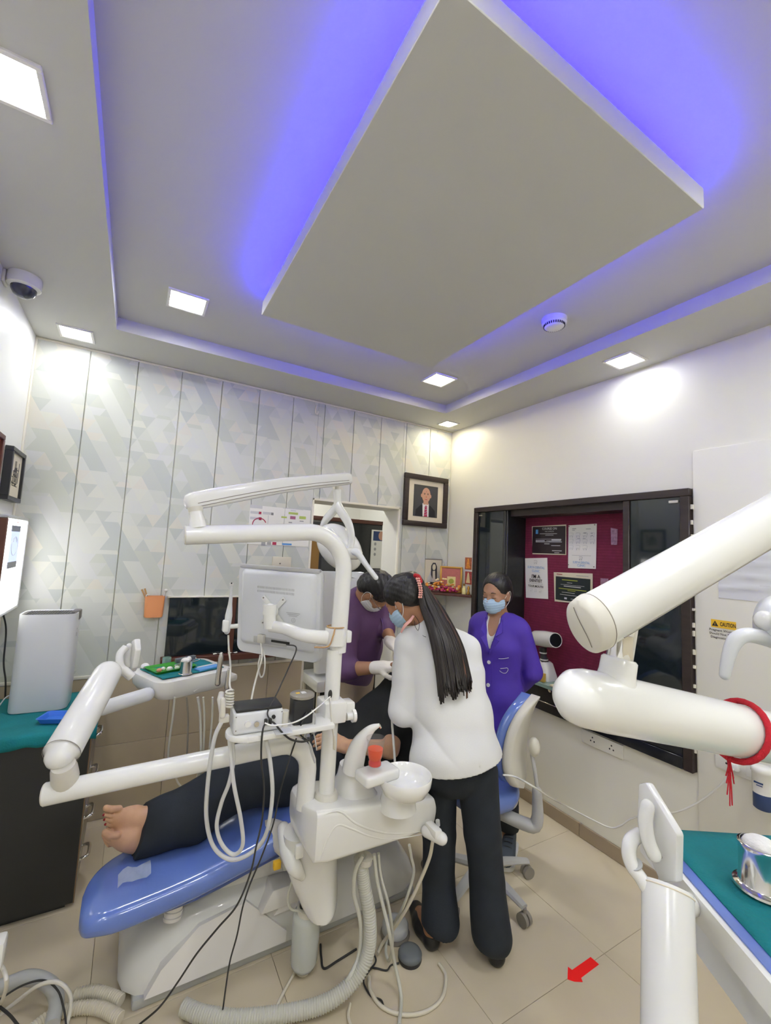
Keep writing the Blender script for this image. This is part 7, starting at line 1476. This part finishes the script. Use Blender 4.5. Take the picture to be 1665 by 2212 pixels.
def mask_piece(H, sc, m, parent, loops=True, sides=(1, -1)):
    S = Body(0.004); qq = lambda x, y, z: H(x*sc, y*sc, z*sc)
    S.ell(qq(0.020, 0, -0.052), np.array([0.080, 0.066, 0.060])*sc, H.R, 0.01); S.ell(qq(0.078, 0, -0.046), np.array([0.034, 0.030, 0.040])*sc, H.R, 0.03); S.ell(qq(0.06, 0, -0.085), np.array([0.036, 0.036, 0.026])*sc, H.R, 0.02)
    S.cut(qq(0.014, 0, 0), -H.f); S.cut(qq(0.09, 0, -0.016), nrm(H.u+H.f*0.25)); S.cut(qq(0, 0, -0.112), -H.u)
    pl = lambda X, Y, Z: 0.0016*np.sin(((X-H.c[0])*H.u[0]+(Y-H.c[1])*H.u[1]+(Z-H.c[2])*H.u[2])*420)
    o = S.build(pl).part('mask', m, parent)
    for sg in sides:
        b = B(); b.tube([qq(0.018, 0.066*sg, -0.024), qq(0.0, 0.076*sg, -0.0), qq(-0.022, 0.080*sg, 0.012), qq(-0.034, 0.076*sg, -0.012), qq(-0.018, 0.072*sg, -0.050), qq(0.016, 0.064*sg, -0.078)], 0.0016, 6, 5); b.part('ear_loop', 'sole_white', o, 60)
    return o
mask_piece(nH, 0.97, 'mask_blue', nu)
for sg in (-1, 1):
    b = B(); b.tube([q(0.0865, 0.012*sg, 0.015), q(0.0875, 0.028*sg, 0.021), q(0.077, 0.045*sg, 0.016)], [0.0018, 0.0026, 0.0012], 6, 4); b.part('eyebrow', 'brow', nu)
    b = B(); b.tube([q(0.0835, 0.017*sg, -0.010), q(0.0870, 0.030*sg, -0.0135), q(0.0800, 0.044*sg, -0.009)], [0.001, 0.0016, 0.001], 6, 4); b.part('eyelashes', 'brow', nu)
b = B(); b.ell(nF(0.03, 0, 0), 0.001); 
for sg, fx in ((1, 0.03), (-1, -0.075)):
    o = nF(fx, 0.085*sg+0.02, 0.0); sh = B(); d = nrm(nF.f+nF.l*0.25*sg); l_ = np.cross(A(0, 0, 1), d); R = []
    for t, w_, h_ in ((-0.085, 0.03, 0.055), (-0.075, 0.055, 0.075), (-0.03, 0.062, 0.09), (0.02, 0.074, 0.075), (0.08, 0.086, 0.055), (0.13, 0.078, 0.042), (0.155, 0.05, 0.034), (0.163, 0.02, 0.03)): R.append(np.array([o+d*t+l_*p+A(0, 0, 0.014+h_/2+q_) for p, q_ in rrect(w_, h_, 0.03, 4)]))
    sh.rings([r_[::-1] for r_ in R]); so2_ = sh.part('shoe', 'shoe_grey', nu, 60)
    sl = B(); pl = []
    for p, q_ in rrect(0.255, 0.088, 0.042, 6): pl.append((p, q_))
    sl.prism(pl, o+d*0.038+A(0, 0, 0.012), d, l_, A(0, 0, 1), 0.022, 0.004); sl.part('sole', 'sole_white', so2_)
    la = B()
    for k in range(4): c0_ = o+d*(0.03+0.022*k)+A(0, 0, 0.092-0.012*k); la.tube([c0_-l_*0.022, c0_+A(0, 0, 0.004), c0_+l_*0.022], 0.0025, 6)
    la.part('laces', 'black_rubber', so2_, kind='stuff')
S = Body(0.006)
for sg in (-1, 1): S.chain([nF(0.0, 0.075*sg, 0.84), nF(0.03, 0.08*sg, 0.46), nF(0.0, 0.085*sg, 0.12)], [0.062, 0.060, 0.058], 0.03)
S.cut(nF(0, 0, 0.10), (0, 0, -1)); S.build().part('trousers', 'cloth_black', nu)
# ---------------------------------------------------------------- dentist in purple shirt
de = thing('person', 'man in a purple shirt, white mask and gloves bending over the patient', 'person', A(1.25, 2.50, 0))
dfc = A(0.64, -0.77, 0); pel = P(756, 1462, 2.72); chs = P(783, 1312, 2.58); dl = nrm(np.cross(A(0, 0, 1), dfc))
spx = nrm(chs-pel)
shR, elR, wrR = P(752, 1312, 2.47), P(742, 1446, 2.36), P(814, 1442, 2.27)
shL, elL, wrL = P(814, 1318, 2.66), P(830, 1352, 2.60), P(846, 1388, 2.44)
dH = Fr(P(812, 1276, 2.43), nrm(RT*0.42-UP*0.85+FW*0.12), nrm(RT*0.66+UP*0.46-FW*0.42))
def d_torso(S, o=0.0, k=0.05):
    S.chain([pel, pel*0.6+chs*0.4+dfc*0.015, pel*0.15+chs*0.85, chs+spx*0.02], [0.112+o, 0.122+o, 0.108+o, 0.085+o], k, dl, 1.35); S.cap(shR, chs+spx*0.03, 0.058+o, 0.065+o, 0.05); S.cap(shL, chs+spx*0.03, 0.058+o, 0.065+o, 0.05)
nk0 = chs+spx*0.05+dfc*0.02
S = Body(0.005); d_torso(S); S.cap(nk0, dH(-0.03, 0, -0.05), 0.058, 0.056, 0.04); head(S, dH, 1.02)
S.chain([shR, elR, wrR], [0.052, 0.045, 0.029], 0.03); S.chain([shL, elL, wrL], [0.050, 0.043, 0.029], 0.03)
hR, hL = nrm(P(868, 1438, 2.25)-wrR), nrm(P(860, 1400, 2.37)-wrL)
hand(S, wrR, hR, -A(0, 0, 1)+FW*0.3, 1, (0.35, 0.5, 0.4), 0.98); hand(S, wrL, hL, -A(0, 0, 1)+FW*0.2, -1, (0.3, 0.5, 0.4), 0.98)
lgs = [(pel+dl*0.09*sg-A(0, 0, 0.03), A(pel[0], pel[1], 0.46)+dl*0.11*sg+dfc*0.03, A(pel[0], pel[1], 0.07)+dl*0.12*sg) for sg in (-1, 1)]
for a_, k_, f_ in lgs: S.chain([a_, k_, f_], [0.088, 0.058, 0.04], 0.04); S.cap(f_-A(0, 0, 0.03), f_-A(0, 0, 0.035)+dfc*0.17, 0.036, 0.03, 0.03)
S.build().part('body', 'skin_dentist', de)
S = Body(0.005); d_torso(S, 0.017); S.cap(shR, elR*0.97+wrR*0.03, 0.070, 0.064, 0.03); S.cap(elR, elR*0.76+wrR*0.24, 0.063, 0.060, 0.02); S.cap(shL, elL, 0.068, 0.060, 0.03); S.cap(elL, elL*0.75+wrL*0.25, 0.058, 0.055, 0.02)
S.cap(chs+spx*0.04, nk0+nrm(dH(-0.03, 0, -0.05)-nk0)*0.035, 0.074, 0.072, 0.03); S.cap(nk0, nk0+nrm(dH(-0.03, 0, -0.05)-nk0)*0.12, 0.052, 0.066, 0.006, None, 1.0, '-')
S.cut(pel-A(0, 0, 0.085), (0.1, 0, -1))
S.build(folds(0.011, [(20, -8, 22, 0), (-14, 10, 30, 1.0), (9, 24, 14, 2)], 1.3)).part('shirt', 'shirt_purple', de); dsn = snapper(S)
b = B(); b.tube([dsn(P(x, y, 2.5), ray(x, y), 0.001) for x, y in ((822, 1335), (826, 1350), (826, 1370), (822, 1390), (818, 1410), (812, 1430), (808, 1448))], 0.004, 6, 3); b.part('placket', 'shirt_purple', de)
nd_ = nrm(dH(-0.03, 0, -0.05)-nk0); cfr = frame_z(nd_)
b = B(); b.tube([nk0+nd_*(0.030+0.012*math.cos(a))+(cfr[:, 0]*math.cos(a)+cfr[:, 1]*math.sin(a))*0.074 for a in np.linspace(0, 2*math.pi, 28)[:-1]], 0.016, 10, closed=True, flat=(0.45, 1.5)); b.part('collar', 'shirt_purple', de, 60)
S = Body(0.006); S.cap(pel-A(0, 0, 0.04), pel+A(0, 0, 0.03), 0.135, 0.125, 0.03, dl, 1.30)
for a_, k_, f_ in lgs: S.chain([a_, k_, f_], [0.112, 0.088, 0.075], 0.04)
S.cut(A(0, 0, 0.06), (0, 0, -1)); S.cut(pel+A(0, 0, 0.05), (0, 0, 1)); S.build(folds(0.006, [(14, 20, 12, 0), (-18, 10, 20, 1.0)], 1.0)).part('trousers', 'trouser_beige', de)
for a_, k_, f_ in lgs:
    o = A(f_[0], f_[1], 0); sh = B(); l_ = np.cross(A(0, 0, 1), dfc); R = [np.array([o+dfc*t+l_*p+A(0, 0, 0.002+h_/2+q_) for p, q_ in rrect(w_, h_, 0.03, 4)])[::-1] for t, w_, h_ in ((-0.07, 0.04, 0.06), (-0.05, 0.07, 0.085), (0.03, 0.085, 0.085), (0.12, 0.095, 0.06), (0.18, 0.08, 0.045), (0.2, 0.03, 0.03))]; sh.rings(R); sh.part('shoe', 'shoe_black', de, 60)
S = Body(0.004); hand(S, wrR, hR, -A(0, 0, 1)+FW*0.3, 1, (0.35, 0.5, 0.4), 0.98, 0.0022); S.cap(wrR-hR*0.012, wrR+hR*0.03, 0.034, 0.033, 0.02); S.build().part('glove', 'glove', de)
S = Body(0.004); hand(S, wrL, hL, -A(0, 0, 1)+FW*0.2, -1, (0.3, 0.5, 0.4), 0.98, 0.0022); S.cap(wrL-hL*0.03, wrL+hL*0.03, 0.034, 0.033, 0.02); S.build().part('glove', 'glove', de)
S = Body(0.005); q = lambda x, y, z: dH(x*1.02, y*1.02, z*1.02)
S.ell(q(-0.016, 0, 0.036), (0.100, 0.080, 0.085), dH.R, 0.01); S.ell(q(-0.05, 0, -0.015), (0.066, 0.077, 0.075), dH.R, 0.02)
S.ell(q(0.088, 0, -0.035), (0.070, 0.075, 0.100), dH.R, 0.014, '-'); S.ell(q(0.02, 0, -0.072), (0.075, 0.095, 0.070), dH.R, 0.02, '-'); S.ell(q(-0.040, -0.010, 0.1265), (0.026, 0.022, 0.016), dH.R, 0.010, '-')
hw_d = lambda X, Y, Z: 0.0022*np.sin(190*X+40*Z)*np.sin(150*Y-60*Z)+0.0012*np.sin(400*X+300*Y)
S.build(hw_d).part('hair', 'hair_black', de)
mask_piece(dH, 1.02, 'mask_white', de)
b = B(); b.tube([q(0.095, -0.045, -0.004), q(0.102, 0.0, -0.008), q(0.095, 0.045, -0.004)], 0.0018, 6, 5)
for sg in (-1, 1): b.tube([q(0.095, 0.045*sg, -0.004), q(0.05, 0.066*sg, 0.0), q(-0.012, 0.078*sg, 0.006)], 0.0016, 6, 4)
b.part('glasses', 'brushed', de)
# ---------------------------------------------------------------- assistant in white jacket
asx = thing('person', 'woman seen from behind in a white jacket and navy trousers with a very long ponytail', 'person', A(1.27, 1.42, 0))
hip = P(984, 1632, 1.83); wst = P(972, 1530, 1.90); sho = P(952, 1400, 1.985); afc = nrm(A(-0.12, 1.0, 0)); al = np.cross(A(0, 0, 1), afc)
asp = nrm(sho-wst)
aL, aR = P(880, 1393, 1.955), P(1004, 1402, 1.975)
eL, eR = P(875, 1532, 1.89), P(1016, 1462, 2.10)
wL, wR_ = P(866, 1440, 2.06), P(930, 1445, 2.18)
aH = Fr(P(872, 1296, 2.03), nrm(-RT*0.62+FW*0.42-UP*0.50), nrm(UP*0.85-RT*0.35+FW*0.25))
acr = nrm(aR-aL)
legL = [P(948, 1660, 1.85), P(948, 1800, 1.84), P(947, 1900, 1.82), PZ(951, 1990, 0.10)]; legR = [P(1030, 1665, 1.82), P(1042, 1800, 1.79), P(1052, 1900, 1.77), PZ(1061, 2018, 0.10)]
def a_torso(S, o=0.0, k=0.05):
    S.chain([hip, wst, wst*0.4+sho*0.6, sho], [0.112+o, 0.098+o, 0.096+o, 0.076+o], k, acr, 1.40); S.cap(aL+acr*0.02, aR-acr*0.02, 0.055+o, None, 0.05)
S = Body(0.005); a_torso(S, -0.016); S.cap(sho+asp*0.03, aH(-0.03, 0, -0.06), 0.05, 0.048, 0.04); head(S, aH, 0.97)
S.chain([aL, eL, wL], [0.046, 0.040, 0.028], 0.03); S.chain([aR, eR, wR_], [0.046, 0.040, 0.028], 0.03)
hand(S, wL, P(872, 1425, 2.14)-wL, -A(0, 0, 1), -1, (0.4, 0.5, 0.4), 0.92); hand(S, wR_, P(905, 1430, 2.22)-wR_, -A(0, 0, 1), 1, (0.4, 0.5, 0.4), 0.92)
toes = (nrm(PZ(893, 1965, 0.0)-PZ(936, 2062, 0.0)), nrm(PZ(1056, 1990, 0.0)-PZ(1073, 2092, 0.0)))
heels = (PZ(936, 2056, 0.0), PZ(1073, 2092, 0.0))
for lg_, d_, o_ in ((legL, toes[0], heels[0]), (legR, toes[1], heels[1])):
    S.chain([lg_[0], lg_[1], lg_[2], A(o_[0], o_[1], 0.08)+d_*0.03], [0.070, 0.052, 0.046, 0.032], 0.03); f0 = A(o_[0], o_[1], 0.033)+d_*0.022; S.cap(f0, f0+d_*0.10-A(0, 0, 0.004), 0.029, 0.028, 0.03); S.cap(f0+d_*0.08, f0+d_*0.165-A(0, 0, 0.010), 0.030, 0.020, 0.03, np.cross(A(0, 0, 1), d_), 1.3)
S.build().part('body', 'skin_assist', asx)
S = Body(0.004); a_torso(S, 0.019, 0.06); S.cap(hip-asp*0.005, hip-A(0, 0, 0.06)+A(0.006, -0.006, 0), 0.134, 0.138, 0.04, acr, 1.36)
S.chain([aL, eL*0.5+aL*0.5, eL], [0.060, 0.064, 0.066], 0.010); S.cap(eL, wL, 0.064, 0.045, 0.03); S.chain([aR, eR], [0.060, 0.062], 0.010); S.cap(eR, wR_, 0.060, 0.045, 0.03)
S.cap(sho+asp*0.02, sho+asp*0.02+nrm(aH(-0.03, 0, -0.06)-sho)*0.095, 0.082, 0.066, 0.04); ncd = nrm(aH(-0.03, 0, -0.06)-sho); S.cap(sho+ncd*0.05, sho+ncd*0.20, 0.050, 0.062, 0.006, None, 1.0, '-')
S.cap(P(1032, 1616, 1.69), P(1040, 1672, 1.66), 0.0015, 0.0105, 0.003, FW, 8.0, '-')
hemc = (P(893, 1662, 1.78)+P(1085, 1640, 1.78))/2; hn_ = nrm(np.cross(nrm(P(1085, 1640, 1.78)-P(893, 1662, 1.78)), afc)); hn_ = hn_ if hn_[2] < 0 else -hn_
S.cut(hemc+A(0, 0, 0.004), hn_)
def a_fold(X, Y, Z):
    w_ = np.sin(8*X+6*Z)+np.sin(9*Y-5*Z+1); u = (X-sho[0])*acr[0]+(Y-sho[1])*acr[1]+(Z-sho[2])*acr[2]
    rg = lambda t: (1-np.abs(np.sin(t)))**2
    v_ = (X-sho[0])*asp[0]+(Y-sho[1])*asp[1]+(Z-sho[2])*asp[2]
    return 0.007*np.sin(20*u+6*v_+1.1*w_)*(0.5+0.5*np.sin(6*v_+2))+0.010*rg(9*v_+7*u+0.7*w_)*(0.5+0.5*np.sin(13*u-5*v_+1))+0.007*rg(6*v_-11*u+0.8*w_+1)*(0.5+0.5*np.sin(9*u+8*v_))-0.006
S.build(a_fold).part('jacket', 'jacket_white', asx)
S = Body(0.005)
S.cap(hip-A(0, 0, 0.05), hip+A(0, 0, 0.0), 0.110, 0.10, 0.03, acr, 1.36)
S.chain([legL[0], legL[1], legL[2], legL[3]], [0.078, 0.070, 0.067, 0.078], 0.012); S.chain([legR[0], legR[1], legR[2], legR[3]], [0.086, 0.076, 0.071, 0.078], 0.012)
S.cut(A(heels[1][0], heels[1][1], 0.060), (-0.05, 0.12, -1.0)); S.cut(hemc+A(0, 0, 0.06), -hn_); S.build(folds(0.005, [(30, 18, 5, 0), (-22, 26, 8, 1.0)], 0.9)).part('trousers', 'trouser_navy', asx)
for d_, o_ in zip(toes, heels):
    o_ = A(o_[0], o_[1], 0); l_ = np.cross(A(0, 0, 1), d_); S = Body(0.004)
    S.cap(o_+d_*0.022+A(0, 0, 0.030), o_+d_*0.11+A(0, 0, 0.028), 0.036, 0.036, 0.02); S.cap(o_+d_*0.09+A(0, 0, 0.026), o_+d_*0.20+A(0, 0, 0.018), 0.036, 0.024, 0.03, l_, 1.3)
    S.ell(o_+d_*0.075+A(0, 0, 0.075), (0.085, 0.030, 0.045), np.stack([d_, l_, A(0, 0, 1)], 1), 0.006, '-'); S.cut(o_+A(0, 0, 0.002), (0, 0, -1)); S.build().part('shoe', 'shoe_black', asx)
S = Body(0.005); q = lambda x, y, z: aH(x*0.97, y*0.97, z*0.97)
S.ell(q(-0.016, 0, 0.036), (0.101, 0.081, 0.087), aH.R, 0.01); S.ell(q(-0.05, 0, 0.005), (0.070, 0.079, 0.072), aH.R, 0.02); S.ell(q(-0.10, 0.0, 0.045), (0.035, 0.045, 0.05), aH.R, 0.03)
S.ell(q(0.088, 0, -0.035), (0.070, 0.072, 0.098), aH.R, 0.014, '-'); S.ell(q(0.02, 0, -0.085), (0.075, 0.095, 0.082), aH.R, 0.02, '-')
S.build(lambda X, Y, Z: 0.0009*np.sin(330*X+260*Y)+0.001*np.sin(250*Z+120*X)).part('hair', 'hair_black', asx)
mask_piece(aH, 0.97, 'mask_blue', asx)
b = B(); b.ell(q(-0.004, 0.079, -0.046), 0.0035, None, 8, 5); b.part('earring', 'gold', asx)
b = B(); b.tube([P(866, 1366, 1.93), P(874, 1352, 1.92), P(886, 1340, 1.925), P(893, 1330, 1.94)], [0.004, 0.006, 0.006, 0.004], 8, 4, flat=(0.5, 1.3)); b.part('scarf', 'bead_pink', asx, 60)
# ponytail: many tapering locks
Lk = [((908, 1262), (906, 1300), (928, 1365), (941, 1440), (948, 1512)), ((922, 1268), (958, 1318), (998, 1392), (1016, 1460), (1020, 1492))]
Ds = (1.955, 1.935, 1.852, 1.800, 1.760)
b = B(); bs = B()
for k in range(120):
    u = (k+0.5)/120; u = min(max(u+random.uniform(-.02, .02), 0), 1); lay = random.uniform(0, 1); pts = []
    for i in range(5):
        a_, c_ = np.array(Lk[0][i], float), np.array(Lk[1][i], float); xy = a_+(c_-a_)*u+np.array([random.uniform(-1.5, 1.5), 0])
        bulge = math.sin(math.pi*u)*(0.022 if i > 0 else 0.012)
        if i == 4: xy = xy+np.array([0, random.uniform(-16, 6)+9*math.sin(u*17)])
        pts.append(P(xy[0], xy[1], Ds[i]-bulge*(0.4+0.6*lay)+0.03*(u-0.5)*(0.3 if i < 2 else 1.0)))
    tgt = bs if (u > 0.84 and random.random() < 0.28) or random.random() < 0.012 else b
    tgt.tube(pts, [0.006, 0.0085, 0.0095, 0.009, 0.0075, 0.0035], 6, 6, flat=(1.0, 0.6))
pt = b.part('ponytail', 'hair_brown', asx, 60, kind='stuff'); bs.part('hair_streaks', 'hair_streak', pt, 60, kind='stuff', label='reddish brown streaks along the right side of the ponytail')
for pts in (((896, 1330, 1.95), (905, 1345, 1.93), (903, 1362, 1.92), (893, 1375, 1.915)), ((894, 1340, 1.95), (898, 1356, 1.93), (912, 1372, 1.90), (920, 1376, 1.89))):
    bq = B(); bq.tube([P(*z_) for z_ in pts], 0.0011, 5, 5); bq.part('loose_strand', 'hair_black', asx, 60)
b = B(); b.tube([P(897, 1243, 1.945), P(903, 1246, 1.94), P(908, 1256, 1.935)], [0.010, 0.012, 0.010], 10, 3, round_end=True); cl = b.part('hair_clip', 'red_gloss', asx, 60, label='red clip with a strip of pink beads')
for k in range(9):
    for s_ in (-1, 1):
        t_ = k/8; bq = B(); bq.ell(P(902+6.5*math.sin(t_*2.2)+2.2*s_, 1250+40*t_, 1.928), 0.0052, None, 8, 6); bq.part('bead', 'bead_pink', cl, 60)
# ---------------------------------------------------------------- patient lying on the chair
pa = thing('person', 'barefoot patient in black clothes lying on the blue dental chair', 'person', A(0.8, 1.95, 0.42))
f1a, f1t = P(318, 1768, 1.69), P(226, 1768, 1.63)         # upper foot: ankle, toes
f2a, f2t = P(312, 1822, 1.66), P(222, 1810, 1.60)
kn1, kn2 = P(545, 1640, 1.90), P(520, 1690, 1.80); hp1, hp2 = P(700, 1650, 2.03), P(690, 1685, 1.94)
ch_, hd_ = P(815, 1560, 2.22), P(876, 1452, 2.38); ab_ = P(752, 1622, 2.10)
FLR = ((-0.05, 0.09, 0.3, 0.55, 0.74, 0.95, 1.08, 1.17, 1.27, 1.36, 1.5), (0.399, 0.401, 0.421, 0.480, 0.516, 0.501, 0.500, 0.592, 0.694, 0.775, 0.87))
pl_ax = nrm(A(-0.1, 1, 0.1)); pH_ = Fr(hd_+A(0.05, 0, 0), nrm(A(-0.35, -0.1, 0.95)), nrm(A(1, 0.1, 0.3)))
shP, elP, wrP = P(868, 1535, 2.16), P(842, 1617, 1.99), P(748, 1612, 1.86)
S = Body(0.0035)
S.chain([hp1*0.5+hp2*0.5, ab_, ch_], [0.10, 0.095, 0.10], 0.05, pl_ax, 1.35); S.cap(ch_, pH_(0.0, 0, -0.07), 0.06, 0.05, 0.04); head(S, pH_, 0.97)
S.chain([shP, elP, wrP], [0.044, 0.038, 0.027], 0.03); hand(S, wrP, P(703, 1598, 1.84)-wrP, -A(0, 0, 1)+FW*0.5, 1, (0.35, 0.45, 0.35), 0.95)
S.chain([hp1, kn1, f1a], [0.075, 0.052, 0.034], 0.03); S.chain([hp2, kn2, f2a], [0.075, 0.052, 0.034], 0.03)
def foot(S, an, to, wid, big_side, toes_up):
    d = nrm(to-an); w_ = nrm(wid-d*(wid @ d)); n_ = np.cross(d, w_)
    if n_ @ (EYE-an) < 0: n_ = -n_
    L = np.linalg.norm(to-an)
    S.cap(an, an+d*L*0.45, 0.031, 0.026, 0.03, w_, 1.15); S.cap(an+d*L*0.35, an+d*L*0.74, 0.025, 0.0165, 0.03, w_, 1.75)
    tl = []
    for i in range(5):
        u = (i-2+(0.25 if i else -0.1))*0.0172*big_side; ln = (0.040, 0.040, 0.036, 0.031, 0.026)[i]; rr = (0.0118, 0.0082, 0.0078, 0.0074, 0.0070)[i]
        p0 = an+d*L*(0.74-0.02*i)-w_*u*1.0+w_*0.0; p1 = p0+d*ln*0.6+n_*0.004; p2 = p0+d*ln*1.15-n_*0.004; S.cap(p0, p1, rr, rr, 0.004); S.cap(p1, p2, rr, rr*0.88, 0.003); tl.append((p2, d, n_, w_, rr))
    return tl
t1 = foot(S, f1a, f1t, UP, 1, 0); t2 = foot(S, f2a, f2t, nrm(UP*0.8-FW*0.5), 1, 0)
S.build(floor=FLR).part('body', 'skin_patient', pa)
for tl in (t1[1:4],):
    for p2, d, n_, w_, rr in tl: b = B(); b.ell(p2+n_*rr*0.55+d*0.002, (0.0055, 0.005, 0.003), np.stack([d, w_, n_], 1), 10, 6); b.part('toenail', 'nail_red', pa, 60)
S = Body(0.005); S.chain([hp1, kn1], [0.105, 0.088], 0.05); S.chain([hp2, kn2], [0.105, 0.085], 0.05)
cf1, cf2 = P(318, 1772, 1.70), P(318, 1832, 1.66)
S.cap(kn1, P(420, 1730, 1.76), 0.086, 0.066, 0.05); S.cap(P(420, 1730, 1.76), P(290, 1780, 1.68), 0.066, 0.060, 0.04); S.cap(kn2, P(420, 1775, 1.72), 0.084, 0.068, 0.05); S.cap(P(420, 1775, 1.72), P(290, 1822, 1.645), 0.068, 0.064, 0.04)
S.cap(hp1*0.5+hp2*0.5, ab_, 0.125, 0.125, 0.05, pl_ax, 1.2)
cn = nrm(P(296, 1800, 1.6)-P(400, 1775, 1.7)); S.cut(P(298, 1800, 1.66), nrm(cn+UP*0.25))
S.cut(A(0, 0, 0), (0, 0, -1)); S.build(folds(0.008, [(22, 10, 26, 0), (16, -20, 18, 1.0), (30, 6, -14, 2.0)], 1.1), floor=FLR).part('trousers', 'trouser_navy', pa)
S = Body(0.005); S.chain([ab_-A(0.06, 0, 0), ab_, ch_*0.5+ab_*0.5, ch_], [0.125, 0.125, 0.128, 0.128], 0.05, pl_ax, 1.3); S.cap(ch_, shP, 0.10, 0.075, 0.05); S.cap(shP, elP*0.60+shP*0.40, 0.064, 0.058, 0.03); S.cap(ch_, pH_(-0.01, 0, -0.12), 0.10, 0.07, 0.05); S.cap(P(866, 1555, 2.12), P(872, 1640, 2.06), 0.065, 0.055, 0.04)
S.build(folds(0.009, [(20, 14, 18, 0), (-16, 18, 22, 1.0), (26, -8, 10, 2)], 1.3), floor=FLR).part('shirt', 'cloth_black', pa)
S = Body(0.005); S.ell(pH_(-0.03, 0, 0.03), (0.09, 0.085, 0.09), pH_.R, 0.01); S.ell(pH_(0.09, 0, -0.03), (0.08, 0.08, 0.11), pH_.R, 0.01, '-'); S.build(floor=FLR).part('hair', 'hair_black', pa)
b = B(); zf = lambda x: 0.4045+0.06*max(0.0, x-0.1)
G = [[A(0.055+0.10*i/7, 1.80+0.075*j/5+0.012*math.sin(i*0.9), 0.402+0.05*i/7*0.4+0.004*math.sin(i*1.7+j)) for j in range(6)] for i in range(8)]
b.sheet(G); b.thing('plastic_film', 'film', 'clear plastic film on the blue foot cushion below the bare feet', 'film', ang=60)
